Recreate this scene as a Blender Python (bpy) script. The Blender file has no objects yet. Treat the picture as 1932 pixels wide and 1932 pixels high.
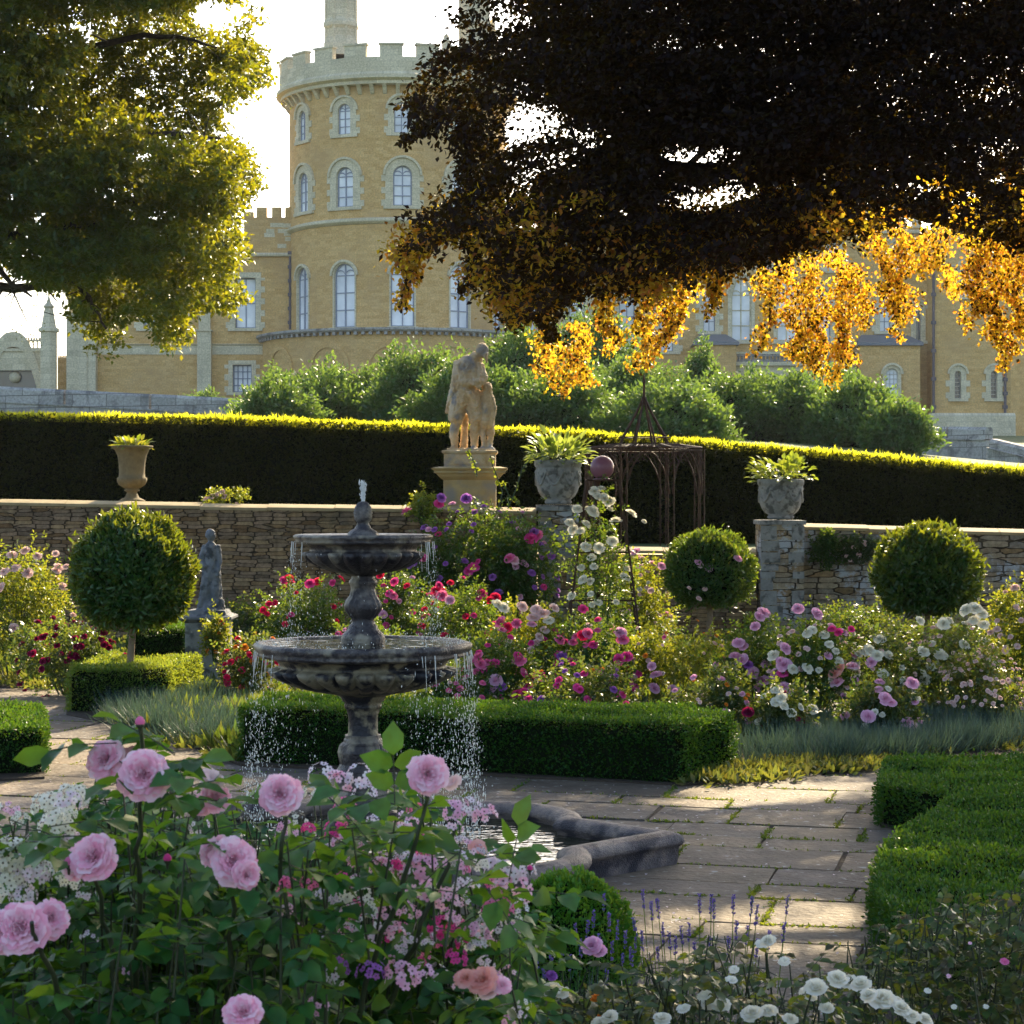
import bpy, math, random
import numpy as np
from mathutils import Vector
R = math.radians
rng = np.random.default_rng(7)
random.seed(7)
S = bpy.context.scene
COL = S.collection

# ------------------------------------------------------------ camera, sky, sun
F, HV, EYE = 4000.0, 940.0, 2.07          # focal length and horizon row in 1932-px picture units, eye height
cam = bpy.data.cameras.new('camera'); camo = bpy.data.objects.new('camera', cam); COL.objects.link(camo)
camo.location = (0, 0, EYE); camo.rotation_euler = (R(90), 0, 0)
cam.sensor_width = 36; cam.lens = F/1932*36; cam.shift_y = -(966-HV)/1932
cam.clip_start = .05; cam.clip_end = 3000
cam.dof.use_dof = True; cam.dof.focus_distance = 15; cam.dof.aperture_fstop = 22
S.camera = camo
SUN_EL, SUN_AZ = 31.0, 19.0
w = bpy.data.worlds.new('World'); S.world = w; w.use_nodes = True
nt = w.node_tree; bg = nt.nodes['Background']
sky = nt.nodes.new('ShaderNodeTexSky'); sky.sky_type = 'NISHITA'; sky.sun_disc = False
sky.sun_elevation = R(SUN_EL); sky.sun_rotation = R(SUN_AZ); sky.air_density = 1.0; sky.dust_density = 2.5; sky.ozone_density = 1.0
nt.links.new(sky.outputs[0], bg.inputs[0]); bg.inputs[1].default_value = .15
sl = bpy.data.lights.new('sun', 'SUN'); sl.energy = 5.0; sl.angle = R(.5); sl.color = (1, .83, .55)
so = bpy.data.objects.new('sun', sl); COL.objects.link(so)
sd = Vector((math.sin(R(SUN_AZ))*math.cos(R(SUN_EL)), math.cos(R(SUN_AZ))*math.cos(R(SUN_EL)), math.sin(R(SUN_EL))))
so.rotation_euler = sd.to_track_quat('Z', 'Y').to_euler(); so.location = (10, 20, 40)
S.view_settings.view_transform = 'Standard'; S.view_settings.look = 'None'; S.view_settings.gamma = 1
S.view_settings.exposure = 1.35
S.render.engine = 'CYCLES'
S.cycles.max_bounces = 8; S.cycles.diffuse_bounces = 4; S.cycles.transmission_bounces = 5; S.cycles.glossy_bounces = 3
S.cycles.volume_bounces = 0
HAZE = .00011
S.cycles.caustics_reflective = False; S.cycles.caustics_refractive = False
S.cycles.use_denoising = True
S.cycles.sample_clamp_indirect = 8

def P(u, v, Y): return np.array([(u-966)/F*Y, Y, EYE+(HV-v)/F*Y])
def G(u, v, z=0.0):
    Y = (EYE-z)*F/(v-HV); return ((u-966)/F*Y, Y)

# ------------------------------------------------------------ materials
def N(nt, t, **k):
    n = nt.nodes.new(t)
    for a, b in k.items():
        if a.startswith('i_'): n.inputs[a[2:].replace('_', ' ')].default_value = b
        else: setattr(n, a, b)
    return n
def newmat(name):
    m = bpy.data.materials.new(name); m.use_nodes = True
    n = m.node_tree; n.nodes.clear(); out = n.nodes.new('ShaderNodeOutputMaterial')
    return m, n, out
def ramp(nt, src, cols):
    r = nt.nodes.new('ShaderNodeValToRGB'); e = r.color_ramp.elements
    while len(e) < len(cols): e.new(.5)
    for i, c in enumerate(cols):
        if len(c) == 2: p, c = c
        else: p = i/(len(cols)-1)
        e[i].position = p; e[i].color = (*c, 1)
    nt.links.new(src, r.inputs[0]); return r.outputs[0]
def leafmat(name, cols, trans, mixf=.45, rough=.45, gloss=.35):
    """cols: ramp of leaf colours picked per leaf; trans: ramp of colours light takes on passing through"""
    m, n, out = newmat(name)
    g = N(n, 'ShaderNodeNewGeometry')
    c = ramp(n, g.outputs['Random Per Island'], cols)
    mul = N(n, 'ShaderNodeMath', operation='MULTIPLY'); mul.inputs[1].default_value = 7.31
    n.links.new(g.outputs['Random Per Island'], mul.inputs[0])
    fr = N(n, 'ShaderNodeMath', operation='FRACT'); n.links.new(mul.outputs[0], fr.inputs[0])
    ct = ramp(n, fr.outputs[0], trans)
    p = N(n, 'ShaderNodeBsdfPrincipled'); p.inputs['Roughness'].default_value = rough
    p.inputs['Specular IOR Level'].default_value = gloss
    if name == 'nearrose':
        tc = N(n, 'ShaderNodeTexCoord'); nz = N(n, 'ShaderNodeTexNoise'); nz.inputs['Scale'].default_value = 45; nz.inputs['Detail'].default_value = 6; n.links.new(tc.outputs['Object'], nz.inputs['Vector'])
        mr = N(n, 'ShaderNodeMapRange'); mr.inputs[1].default_value = .3; mr.inputs[2].default_value = .7; mr.inputs[3].default_value = .55; mr.inputs[4].default_value = 1.5; n.links.new(nz.outputs[0], mr.inputs[0])
        hv = N(n, 'ShaderNodeHueSaturation'); n.links.new(mr.outputs[0], hv.inputs['Value']); n.links.new(c, hv.inputs['Color']); c = hv.outputs[0]
        bp = N(n, 'ShaderNodeBump'); bp.inputs['Strength'].default_value = .5; bp.inputs['Distance'].default_value = .003; n.links.new(nz.outputs[0], bp.inputs['Height']); n.links.new(bp.outputs[0], p.inputs['Normal'])
    n.links.new(c, p.inputs['Base Color'])
    t = N(n, 'ShaderNodeBsdfTranslucent'); n.links.new(ct, t.inputs[0])
    mx = N(n, 'ShaderNodeMixShader'); mx.inputs[0].default_value = mixf
    n.links.new(p.outputs[0], mx.inputs[1]); n.links.new(t.outputs[0], mx.inputs[2])
    n.links.new(mx.outputs[0], out.inputs[0]); return m
def rockmat(name, cols, scale=3.0, rough=.85, bump=.4, detail=8, fine=40, spots=None, spotscale=9, spotamt=(.52,.62), space='Object'):
    m, n, out = newmat(name)
    tc = N(n, 'ShaderNodeTexCoord'); src = tc.outputs[space]
    a = N(n, 'ShaderNodeTexNoise'); a.inputs['Scale'].default_value = scale; a.inputs['Detail'].default_value = detail; a.inputs['Roughness'].default_value = .65
    n.links.new(src, a.inputs['Vector'])
    c = ramp(n, a.outputs[0], [(.3+.4*i/(len(cols)-1), x) for i, x in enumerate(cols)])
    if spots:
        b = N(n, 'ShaderNodeTexNoise'); b.inputs['Scale'].default_value = spotscale; b.inputs['Detail'].default_value = 6
        n.links.new(src, b.inputs['Vector'])
        k = ramp(n, b.outputs[0], [(spotamt[0], (0,0,0)), (spotamt[1], (1,1,1))])
        mx = N(n, 'ShaderNodeMix', data_type='RGBA'); n.links.new(k, mx.inputs[0]); n.links.new(c, mx.inputs[6]); mx.inputs[7].default_value = (*spots, 1)
        c = mx.outputs[2]
    f = N(n, 'ShaderNodeTexNoise'); f.inputs['Scale'].default_value = fine; f.inputs['Detail'].default_value = 5; n.links.new(src, f.inputs['Vector'])
    bp = N(n, 'ShaderNodeBump'); bp.inputs['Strength'].default_value = bump; bp.inputs['Distance'].default_value = .02; n.links.new(f.outputs[0], bp.inputs['Height'])
    p = N(n, 'ShaderNodeBsdfPrincipled'); p.inputs['Roughness'].default_value = rough; p.inputs['Specular IOR Level'].default_value = .3
    n.links.new(c, p.inputs['Base Color']); n.links.new(bp.outputs[0], p.inputs['Normal']); n.links.new(p.outputs[0], out.inputs[0]); return m
def blockmat(name, c1, c2, mortar, bw, bh, ms=.02, bump=.5, stain=None, stainscale=.5, stainpos=(.5,.62), vary=None, wob=0.0, dist=.02):
    """coursed stone in UV metres"""
    m, n, out = newmat(name)
    tc = N(n, 'ShaderNodeTexCoord')
    src = tc.outputs['UV']
    if wob:
        nz = N(n, 'ShaderNodeTexNoise'); nz.inputs['Scale'].default_value = 1.6; nz.inputs['Detail'].default_value = 4; n.links.new(src, nz.inputs['Vector'])
        sb = N(n, 'ShaderNodeVectorMath', operation='SUBTRACT'); n.links.new(nz.outputs['Color'], sb.inputs[0]); sb.inputs[1].default_value = (.5,.5,.5)
        sc = N(n, 'ShaderNodeVectorMath', operation='SCALE'); n.links.new(sb.outputs[0], sc.inputs[0]); sc.inputs['Scale'].default_value = wob
        ad = N(n, 'ShaderNodeVectorMath', operation='ADD'); n.links.new(src, ad.inputs[0]); n.links.new(sc.outputs[0], ad.inputs[1]); src = ad.outputs[0]
    b = N(n, 'ShaderNodeTexBrick'); b.inputs['Scale'].default_value = 1; b.inputs['Brick Width'].default_value = bw; b.inputs['Row Height'].default_value = bh
    b.inputs['Mortar Size'].default_value = ms; b.inputs['Mortar Smooth'].default_value = .3; b.inputs['Bias'].default_value = 0
    b.inputs['Color1'].default_value = (0,0,0,1); b.inputs['Color2'].default_value = (1,1,1,1); b.inputs['Mortar'].default_value = (.5,.5,.5,1)
    n.links.new(src, b.inputs['Vector'])
    cols = vary or [c1, c2]
    c = ramp(n, b.outputs['Color'], cols)
    nz2 = N(n, 'ShaderNodeTexNoise'); nz2.inputs['Scale'].default_value = 9; nz2.inputs['Detail'].default_value = 8; nz2.inputs['Roughness'].default_value = .7
    n.links.new(tc.outputs['UV'], nz2.inputs['Vector'])
    hv = N(n, 'ShaderNodeHueSaturation'); k = N(n, 'ShaderNodeMapRange'); k.inputs[1].default_value = .3; k.inputs[2].default_value = .7; k.inputs[3].default_value = .62; k.inputs[4].default_value = 1.35
    n.links.new(nz2.outputs[0], k.inputs[0]); n.links.new(k.outputs[0], hv.inputs['Value']); n.links.new(c, hv.inputs['Color']); c = hv.outputs[0]
    if stain:
        s = N(n, 'ShaderNodeTexNoise'); s.inputs['Scale'].default_value = stainscale; s.inputs['Detail'].default_value = 10; s.inputs['Roughness'].default_value = .7
        n.links.new(tc.outputs['UV'], s.inputs['Vector']); k2 = ramp(n, s.outputs[0], [(stainpos[0], (0,0,0)), (stainpos[1], (1,1,1))])
        mx = N(n, 'ShaderNodeMix', data_type='RGBA'); n.links.new(k2, mx.inputs[0]); n.links.new(c, mx.inputs[6]); mx.inputs[7].default_value = (*stain, 1); c = mx.outputs[2]
    mx = N(n, 'ShaderNodeMix', data_type='RGBA'); n.links.new(b.outputs['Fac'], mx.inputs[0]); n.links.new(c, mx.inputs[6]); mx.inputs[7].default_value = (*mortar, 1)
    inv = N(n, 'ShaderNodeMath', operation='SUBTRACT'); inv.inputs[0].default_value = 1; n.links.new(b.outputs['Fac'], inv.inputs[1])
    ad = N(n, 'ShaderNodeMath', operation='MULTIPLY_ADD'); n.links.new(nz2.outputs[0], ad.inputs[0]); ad.inputs[1].default_value = .5; n.links.new(inv.outputs[0], ad.inputs[2])
    bp = N(n, 'ShaderNodeBump'); bp.inputs['Strength'].default_value = bump; bp.inputs['Distance'].default_value = dist; n.links.new(ad.outputs[0], bp.inputs['Height'])
    p = N(n, 'ShaderNodeBsdfPrincipled'); p.inputs['Roughness'].default_value = .9; p.inputs['Specular IOR Level'].default_value = .2
    n.links.new(mx.outputs[2], p.inputs['Base Color']); n.links.new(bp.outputs[0], p.inputs['Normal']); n.links.new(p.outputs[0], out.inputs[0]); return m
def drymat(name, vary, patch=None, pscale=1.2, ppos=(.52,.6), sx=3.4, sz=13.5):
    m, n, out = newmat(name); tc = N(n, 'ShaderNodeTexCoord'); nz = N(n, 'ShaderNodeTexNoise'); nz.inputs['Scale'].default_value = 2.2; nz.inputs['Detail'].default_value = 3; n.links.new(tc.outputs['UV'], nz.inputs['Vector'])
    sb = N(n, 'ShaderNodeVectorMath', operation='MULTIPLY_ADD'); n.links.new(nz.outputs['Color'], sb.inputs[0]); sb.inputs[1].default_value = (.06,.035,0); n.links.new(tc.outputs['UV'], sb.inputs[2])
    mp = N(n, 'ShaderNodeMapping'); mp.inputs['Scale'].default_value = (sx, sz, 1); n.links.new(sb.outputs[0], mp.inputs[0])
    v = N(n, 'ShaderNodeTexVoronoi', feature='F1', distance='CHEBYCHEV', voronoi_dimensions='2D'); v.inputs['Scale'].default_value = 1; v.inputs['Randomness'].default_value = .62; n.links.new(mp.outputs[0], v.inputs['Vector'])
    e = N(n, 'ShaderNodeTexVoronoi', feature='F2', distance='CHEBYCHEV', voronoi_dimensions='2D'); e.inputs['Scale'].default_value = 1; e.inputs['Randomness'].default_value = .62; n.links.new(mp.outputs[0], e.inputs['Vector'])
    df = N(n, 'ShaderNodeMath', operation='SUBTRACT'); n.links.new(e.outputs['Distance'], df.inputs[0]); n.links.new(v.outputs['Distance'], df.inputs[1])
    sep = N(n, 'ShaderNodeSeparateColor'); n.links.new(v.outputs['Color'], sep.inputs[0]); c = ramp(n, sep.outputs[0], vary)
    g = N(n, 'ShaderNodeTexNoise'); g.inputs['Scale'].default_value = 14; g.inputs['Detail'].default_value = 8; g.inputs['Roughness'].default_value = .7; n.links.new(tc.outputs['UV'], g.inputs['Vector'])
    mr = N(n, 'ShaderNodeMapRange'); mr.inputs[1].default_value = .3; mr.inputs[2].default_value = .7; mr.inputs[3].default_value = .55; mr.inputs[4].default_value = 1.4; n.links.new(g.outputs[0], mr.inputs[0])
    h = N(n, 'ShaderNodeHueSaturation'); n.links.new(mr.outputs[0], h.inputs['Value']); n.links.new(c, h.inputs['Color']); c = h.outputs[0]
    if patch:
        s_ = N(n, 'ShaderNodeTexNoise'); s_.inputs['Scale'].default_value = pscale; s_.inputs['Detail'].default_value = 10; s_.inputs['Roughness'].default_value = .75; n.links.new(tc.outputs['UV'], s_.inputs['Vector'])
        k2 = ramp(n, s_.outputs[0], [(ppos[0], (0,0,0)), (ppos[1], (1,1,1))]); mx = N(n, 'ShaderNodeMix', data_type='RGBA'); n.links.new(k2, mx.inputs[0]); n.links.new(c, mx.inputs[6]); mx.inputs[7].default_value = (*patch, 1); c = mx.outputs[2]
    k = ramp(n, df.outputs[0], [(.02, (0,0,0)), (.10, (1,1,1))]); mx = N(n, 'ShaderNodeMix', data_type='RGBA'); n.links.new(k, mx.inputs[0]); mx.inputs[6].default_value = (.05,.038,.024,1); n.links.new(c, mx.inputs[7])
    ad = N(n, 'ShaderNodeMath', operation='MULTIPLY_ADD'); n.links.new(g.outputs[0], ad.inputs[0]); ad.inputs[1].default_value = .6; n.links.new(k, ad.inputs[2])
    bp = N(n, 'ShaderNodeBump'); bp.inputs['Strength'].default_value = 1; bp.inputs['Distance'].default_value = .025; n.links.new(ad.outputs[0], bp.inputs['Height'])
    p = N(n, 'ShaderNodeBsdfPrincipled'); p.inputs['Roughness'].default_value = .9; p.inputs['Specular IOR Level'].default_value = .2
    n.links.new(mx.outputs[2], p.inputs['Base Color']); n.links.new(bp.outputs[0], p.inputs['Normal']); n.links.new(p.outputs[0], out.inputs[0]); return m
def petalmat(name, inner, outer, trans, mixf=.4):
    m, n, out = newmat(name)
    g = N(n, 'ShaderNodeNewGeometry'); c = ramp(n, g.outputs['Random Per Island'], [inner, outer])
    p = N(n, 'ShaderNodeBsdfPrincipled'); p.inputs['Roughness'].default_value = .6; p.inputs['Specular IOR Level'].default_value = .15
    n.links.new(c, p.inputs['Base Color'])
    t = N(n, 'ShaderNodeBsdfTranslucent'); t.inputs[0].default_value = (*trans, 1)
    mx = N(n, 'ShaderNodeMixShader'); mx.inputs[0].default_value = mixf
    n.links.new(p.outputs[0], mx.inputs[1]); n.links.new(t.outputs[0], mx.inputs[2]); n.links.new(mx.outputs[0], out.inputs[0]); return m
def plain(name, col, rough=.6, metal=0.0, spec=.4, bump=0, scale=30):
    m, n, out = newmat(name)
    p = N(n, 'ShaderNodeBsdfPrincipled'); p.inputs['Roughness'].default_value = rough; p.inputs['Metallic'].default_value = metal; p.inputs['Specular IOR Level'].default_value = spec
    a = N(n, 'ShaderNodeTexNoise'); a.inputs['Scale'].default_value = scale; a.inputs['Detail'].default_value = 4
    tc = N(n, 'ShaderNodeTexCoord'); n.links.new(tc.outputs['Object'], a.inputs['Vector'])
    c = ramp(n, a.outputs[0], [(.3, tuple(x*.7 for x in col)), (.7, tuple(min(1, x*1.25) for x in col))]); n.links.new(c, p.inputs['Base Color'])
    if bump:
        bp = N(n, 'ShaderNodeBump'); bp.inputs['Strength'].default_value = bump; bp.inputs['Distance'].default_value = .01; n.links.new(a.outputs[0], bp.inputs['Height']); n.links.new(bp.outputs[0], p.inputs['Normal'])
    n.links.new(p.outputs[0], out.inputs[0]); return m

M = {}
M['ironstone'] = blockmat('ironstone', None, None, (.54,.34,.13), .55, .22, .010, .15, vary=[(.54,.335,.125), (.60,.38,.15), (.66,.44,.19), (.57,.36,.14)], stain=(.47,.31,.15), stainscale=.22, stainpos=(.48,.70))
M['palestone'] = blockmat('palestone', (.56,.49,.33), (.68,.60,.42), (.46,.40,.28), .9, .4, .012, .2, stain=(.34,.31,.23), stainscale=.6, stainpos=(.55,.75))
M['greystone'] = blockmat('greystone', (.30,.29,.27), (.42,.40,.37), (.16,.15,.14), 1.6, .55, .02, .6, stain=(.16,.155,.15), stainscale=1.1, stainpos=(.5,.62))
M['drystone'] = drymat('drystone', [(.16,.095,.045), (.26,.165,.08), (.34,.23,.12), (.14,.10,.065), (.30,.20,.12), (.21,.15,.095)], (.10,.085,.055), .9, (.54,.68), 4.2, 18.5)
M['drystone_lichen'] = drymat('drystone_lichen', [(.17,.12,.06), (.34,.23,.12), (.26,.23,.18), (.38,.30,.19), (.20,.18,.15)], (.42,.44,.46), 1.7, (.51,.57), 3.0, 12)
M['coping'] = rockmat('coping', [(.30,.23,.12), (.46,.36,.20)], 4, bump=.3)
M['paving'] = None
M['soil'] = rockmat('soil', [(.035,.025,.017), (.07,.05,.035)], 6, bump=1, fine=30, space='Object')
M['lawn'] = rockmat('lawn', [(.035,.065,.015), (.06,.09,.025)], .8, bump=.6, fine=60)
M['fountain'] = rockmat('fountain', [(.012,.010,.014), (.05,.043,.043), (.22,.19,.16)], 8, rough=.35, bump=.5, fine=60, spots=(.26,.225,.165), spotscale=5, spotamt=(.52,.60))
M['fountain_light'] = rockmat('fountain_light', [(.09,.078,.052), (.24,.205,.135), (.34,.29,.19)], 5, rough=.42, bump=.4, fine=60, spots=(.022,.021,.026), spotscale=7, spotamt=(.49,.56))
M['poolrim'] = rockmat('poolrim', [(.06,.05,.055), (.17,.135,.125), (.34,.26,.20)], 8, rough=.5, bump=.6, fine=120, spots=(.04,.035,.042), spotscale=6, spotamt=(.50,.60))
M['statue'] = rockmat('statue', [(.42,.28,.14), (.60,.45,.26), (.66,.55,.40)], 5, bump=.6, fine=30, spots=(.30,.28,.26), spotscale=4, spotamt=(.54,.66))
M['pedestal'] = rockmat('pedestal', [(.34,.24,.11), (.52,.40,.20)], 3, bump=.3, spots=(.30,.27,.22), spotscale=2.5)
M['greystatue'] = rockmat('greystatue', [(.12,.13,.15), (.24,.25,.26)], 9, bump=.7, fine=40, spots=(.06,.065,.07), spotscale=8)
M['urngrey'] = rockmat('urngrey', [(.20,.20,.19), (.36,.36,.33)], 6, bump=.7, fine=40, spots=(.12,.12,.11), spotscale=9)
M['urnbuff'] = rockmat('urnbuff', [(.13,.10,.05), (.26,.20,.10)], 8, bump=.6)
M['rust'] = rockmat('rust', [(.022,.012,.008), (.085,.042,.022)], 12, rough=.7, bump=.5)
M['bark'] = rockmat('bark', [(.035,.028,.022), (.09,.07,.055)], 10, bump=1)
M['barkpale'] = rockmat('barkpale', [(.16,.11,.07), (.26,.19,.12)], 10, bump=1)
M['ball'] = rockmat('ball', [(.20,.08,.11), (.25,.11,.14)], 3, rough=.3, bump=.1)
M['lead'] = plain('lead', (.16,.17,.19), .5)
M['pipe'] = plain('pipe', (.10,.085,.10), .5)
M['glass'] = plain('glass', (.80,.83,.90), .25, spec=.6, scale=.5)
M['darkglass'] = plain('darkglass', (.05,.055,.07), .1, spec=.8, scale=.6)
M['frame'] = plain('frame', (.27,.30,.37), .5)
M['whiteframe'] = plain('whiteframe', (.55,.55,.52), .5)
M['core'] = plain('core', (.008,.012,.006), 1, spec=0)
# foliage
LEAF = {
 'beech': leafmat('beech', [(.006,.005,.007), (.011,.007,.009), (.010,.009,.008)], [(.60,.26,.015), (.70,.42,.02), (.65,.45,.03)], .07, .55, .1),  # shaded copy of the beech leaf: crown shade put into the colour
 'beech_sunlit': leafmat('beech_sunlit', [(.03,.018,.018), (.05,.028,.02), (.04,.03,.02)], [(.95,.52,.02), (.98,.72,.03), (.92,.32,.03), (.98,.80,.05)], .6),  # lit copy of the same leaf: backlit glow put into colour and translucency
 'oak': leafmat('oak', [(.005,.030,.007), (.010,.046,.010), (.007,.036,.010)], [(.98,.86,.012), (.60,.68,.02), (.98,.82,.03)], .22, .42, .32),
 'yew': leafmat('yew', [(.006,.012,.004), (.011,.020,.005), (.008,.014,.006)], [(.40,.45,.03), (.5,.5,.03)], .12, .6, .1),
 'yew_sunlit': leafmat('yew_sunlit', [(.09,.13,.02), (.16,.20,.03)], [(.85,.85,.03), (.80,.75,.03)], .6),  # lit copy of yew: sun on the hedge top put into the colour
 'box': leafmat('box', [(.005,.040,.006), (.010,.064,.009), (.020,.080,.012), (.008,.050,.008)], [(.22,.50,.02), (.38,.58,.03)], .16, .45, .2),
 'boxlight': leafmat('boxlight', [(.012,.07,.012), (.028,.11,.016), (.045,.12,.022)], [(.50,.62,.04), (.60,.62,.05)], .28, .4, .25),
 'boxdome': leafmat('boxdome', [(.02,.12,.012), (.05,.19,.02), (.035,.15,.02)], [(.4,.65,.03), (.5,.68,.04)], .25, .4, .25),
 'bay': leafmat('bay', [(.006,.045,.010), (.012,.07,.014), (.009,.055,.014)], [(.45,.58,.02), (.62,.62,.03)], .18, .34, .4),
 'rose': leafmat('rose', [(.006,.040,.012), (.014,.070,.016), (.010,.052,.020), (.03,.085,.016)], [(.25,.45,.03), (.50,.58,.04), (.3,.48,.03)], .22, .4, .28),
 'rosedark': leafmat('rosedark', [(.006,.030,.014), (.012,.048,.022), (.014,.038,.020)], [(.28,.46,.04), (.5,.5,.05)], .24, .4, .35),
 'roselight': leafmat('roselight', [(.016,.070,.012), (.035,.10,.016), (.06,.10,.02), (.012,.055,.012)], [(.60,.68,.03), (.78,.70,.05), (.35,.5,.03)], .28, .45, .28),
 'nearrose': leafmat('nearrose', [(.008,.055,.018), (.014,.085,.026), (.022,.11,.026), (.05,.13,.02), (.010,.06,.034)], [(.26,.50,.02), (.40,.60,.03)], .30, .45, .24),
 'laurel': leafmat('laurel', [(.028,.080,.030), (.05,.125,.040), (.038,.10,.048), (.062,.125,.045)], [(.30,.50,.06), (.40,.55,.06)], .25, .45, .25),
 'lavleaf': leafmat('lavleaf', [(.018,.05,.046), (.035,.075,.072), (.022,.055,.030), (.05,.08,.085)], [(.12,.22,.14), (.15,.22,.10)], .18),
 'lime': leafmat('lime', [(.04,.09,.018), (.09,.13,.025), (.035,.075,.018), (.08,.07,.025)], [(.45,.50,.05), (.50,.42,.06)], .28),
 'redleaf': leafmat('redleaf', [(.010,.045,.016), (.016,.055,.018), (.05,.03,.016), (.014,.06,.018), (.018,.065,.02), (.012,.045,.014)], [(.30,.45,.04), (.45,.40,.04)], .28, .4, .35),
 'hosta': leafmat('hosta', [(.06,.16,.04), (.22,.28,.10), (.04,.12,.03), (.05,.14,.035)], [(.5,.62,.06), (.6,.65,.1)], .3),
}
PET = {
 'pink': petalmat('petal_pink', (.92,.40,.54), (.97,.78,.83), (.97,.62,.70), .38),
 'pinkdeep': petalmat('petal_pinkdeep', (.80,.14,.36), (.86,.32,.52), (.9,.2,.35)),
 'pale': petalmat('petal_pale', (.84,.60,.58), (.88,.74,.70), (.95,.7,.6)),
 'mauve': petalmat('petal_mauve', (.82,.42,.60), (.90,.62,.76), (.9,.5,.65)),
 'purple': petalmat('petal_purple', (.32,.10,.42), (.50,.22,.60), (.5,.2,.6)),
 'magenta': petalmat('petal_magenta', (.72,.04,.26), (.82,.12,.42), (.9,.1,.3)),
 'crimson': petalmat('petal_crimson', (.62,.012,.08), (.78,.03,.15), (.95,.05,.12)),
 'burgundy': petalmat('petal_burgundy', (.12,.006,.04), (.25,.015,.07), (.5,.02,.1)),
 'white': petalmat('petal_white', (.84,.80,.62), (.88,.85,.76), (.9,.85,.7)),
 'peach': petalmat('petal_peach', (.85,.38,.34), (.88,.55,.5), (.95,.5,.3)),
 'orange': petalmat('petal_orange', (.80,.20,.03), (.85,.38,.04), (.95,.4,.05)),
 'whitepink': petalmat('petal_whitepink', (.86,.62,.74), (.84,.84,.82), (.85,.75,.75)),
 'lavender': petalmat('petal_lavender', (.10,.08,.30), (.20,.15,.42), (.3,.2,.55)),
}
M['stem'] = plain('stem', (.05,.08,.025), .5)
M['stemred'] = plain('stemred', (.035,.045,.018), .5)
M['eye'] = plain('eye', (.10,.07,.02), .7)

# ------------------------------------------------------------ mesh builder
class MB:
    def __init__(s): s.v = []; s.f = []; s.t = []; s.uv = []; s.n = 0
    def add(s, verts, faces, uv=None):
        """verts (n,3); faces (m,k) array or list of tuples; uv (m*k,2) or None"""
        verts = np.asarray(verts, dtype=np.float64).reshape(-1, 3)
        if isinstance(faces, np.ndarray):
            fl = (faces + s.n).ravel(); tot = np.full(len(faces), faces.shape[1])
        else:
            fl = np.array([i+s.n for f in faces for i in f], dtype=np.int64); tot = np.array([len(f) for f in faces])
        s.v.append(verts); s.f.append(fl); s.t.append(tot); s.n += len(verts)
        s.uv.append(None if uv is None else np.asarray(uv, dtype=np.float64).reshape(-1, 2))
    def mesh(s, name, smooth=False, forceuv=False):
        me = bpy.data.meshes.new(name)
        if not s.v: return me
        V = np.concatenate(s.v); L = np.concatenate(s.f).astype(np.int32); T = np.concatenate(s.t).astype(np.int32)
        me.vertices.add(len(V)); me.vertices.foreach_set('co', V.astype(np.float32).ravel())
        me.loops.add(len(L)); me.loops.foreach_set('vertex_index', L)
        me.polygons.add(len(T)); st = np.zeros(len(T), np.int32); st[1:] = np.cumsum(T)[:-1]
        me.polygons.foreach_set('loop_start', st); me.polygons.foreach_set('loop_total', T)
        me.polygons.foreach_set('use_smooth', np.full(len(T), bool(smooth)))
        me.update(calc_edges=True)
        if forceuv or any(u is not None for u in s.uv):
            lay = me.uv_layers.new(name='UVMap'); arr = []
            for i, u in enumerate(s.uv):
                if u is not None: arr.append(u); continue
                # box projection
                vs = s.v[i]; off = sum(len(x) for x in s.v[:i]); k = s.f[i]-off; p = vs[k]
                tt = s.t[i]; idx = np.repeat(np.arange(len(tt)), tt)
                starts = np.zeros(len(tt), int); starts[1:] = np.cumsum(tt)[:-1]
                a = p[starts]; b = p[starts+1]; c = p[starts+2]; nn = np.abs(np.cross(b-a, c-a)); ax = nn.argmax(1)[idx]
                uu = np.where(ax == 0, p[:, 1], p[:, 0]); vv = np.where(ax == 2, p[:, 1], p[:, 2]); arr.append(np.stack([uu, vv], 1))
            lay.data.foreach_set('uv', np.concatenate(arr).astype(np.float32).ravel())
        return me
def put(name, mb, mat, parent=None, smooth=False, loc=None):
    if mat is not None and (mat.name in LEAF or mat.name.startswith('petal')): smooth = True
    me = mb.mesh(name, smooth, mat is not None and mat.name in ('palestone', 'greystone', 'ironstone', 'drystone', 'drystone_lichen')) if isinstance(mb, MB) else mb
    if mat is not None and not me.materials: me.materials.append(mat)
    o = bpy.data.objects.new(name, me); COL.objects.link(o)
    if parent is not None: o.parent = parent
    if loc is not None: o.location = loc
    return o
def tag(o, label=None, cat=None, group=None, kind=None):
    if label: o['label'] = label
    if cat: o['category'] = cat
    if group: o['group'] = group
    if kind: o['kind'] = kind
    return o
def thing(name, label, cat, loc=(0, 0, 0), group=None):
    o = bpy.data.objects.new(name, None); COL.objects.link(o); o.location = loc; o.empty_display_size = .1
    return tag(o, label, cat, group)

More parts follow.
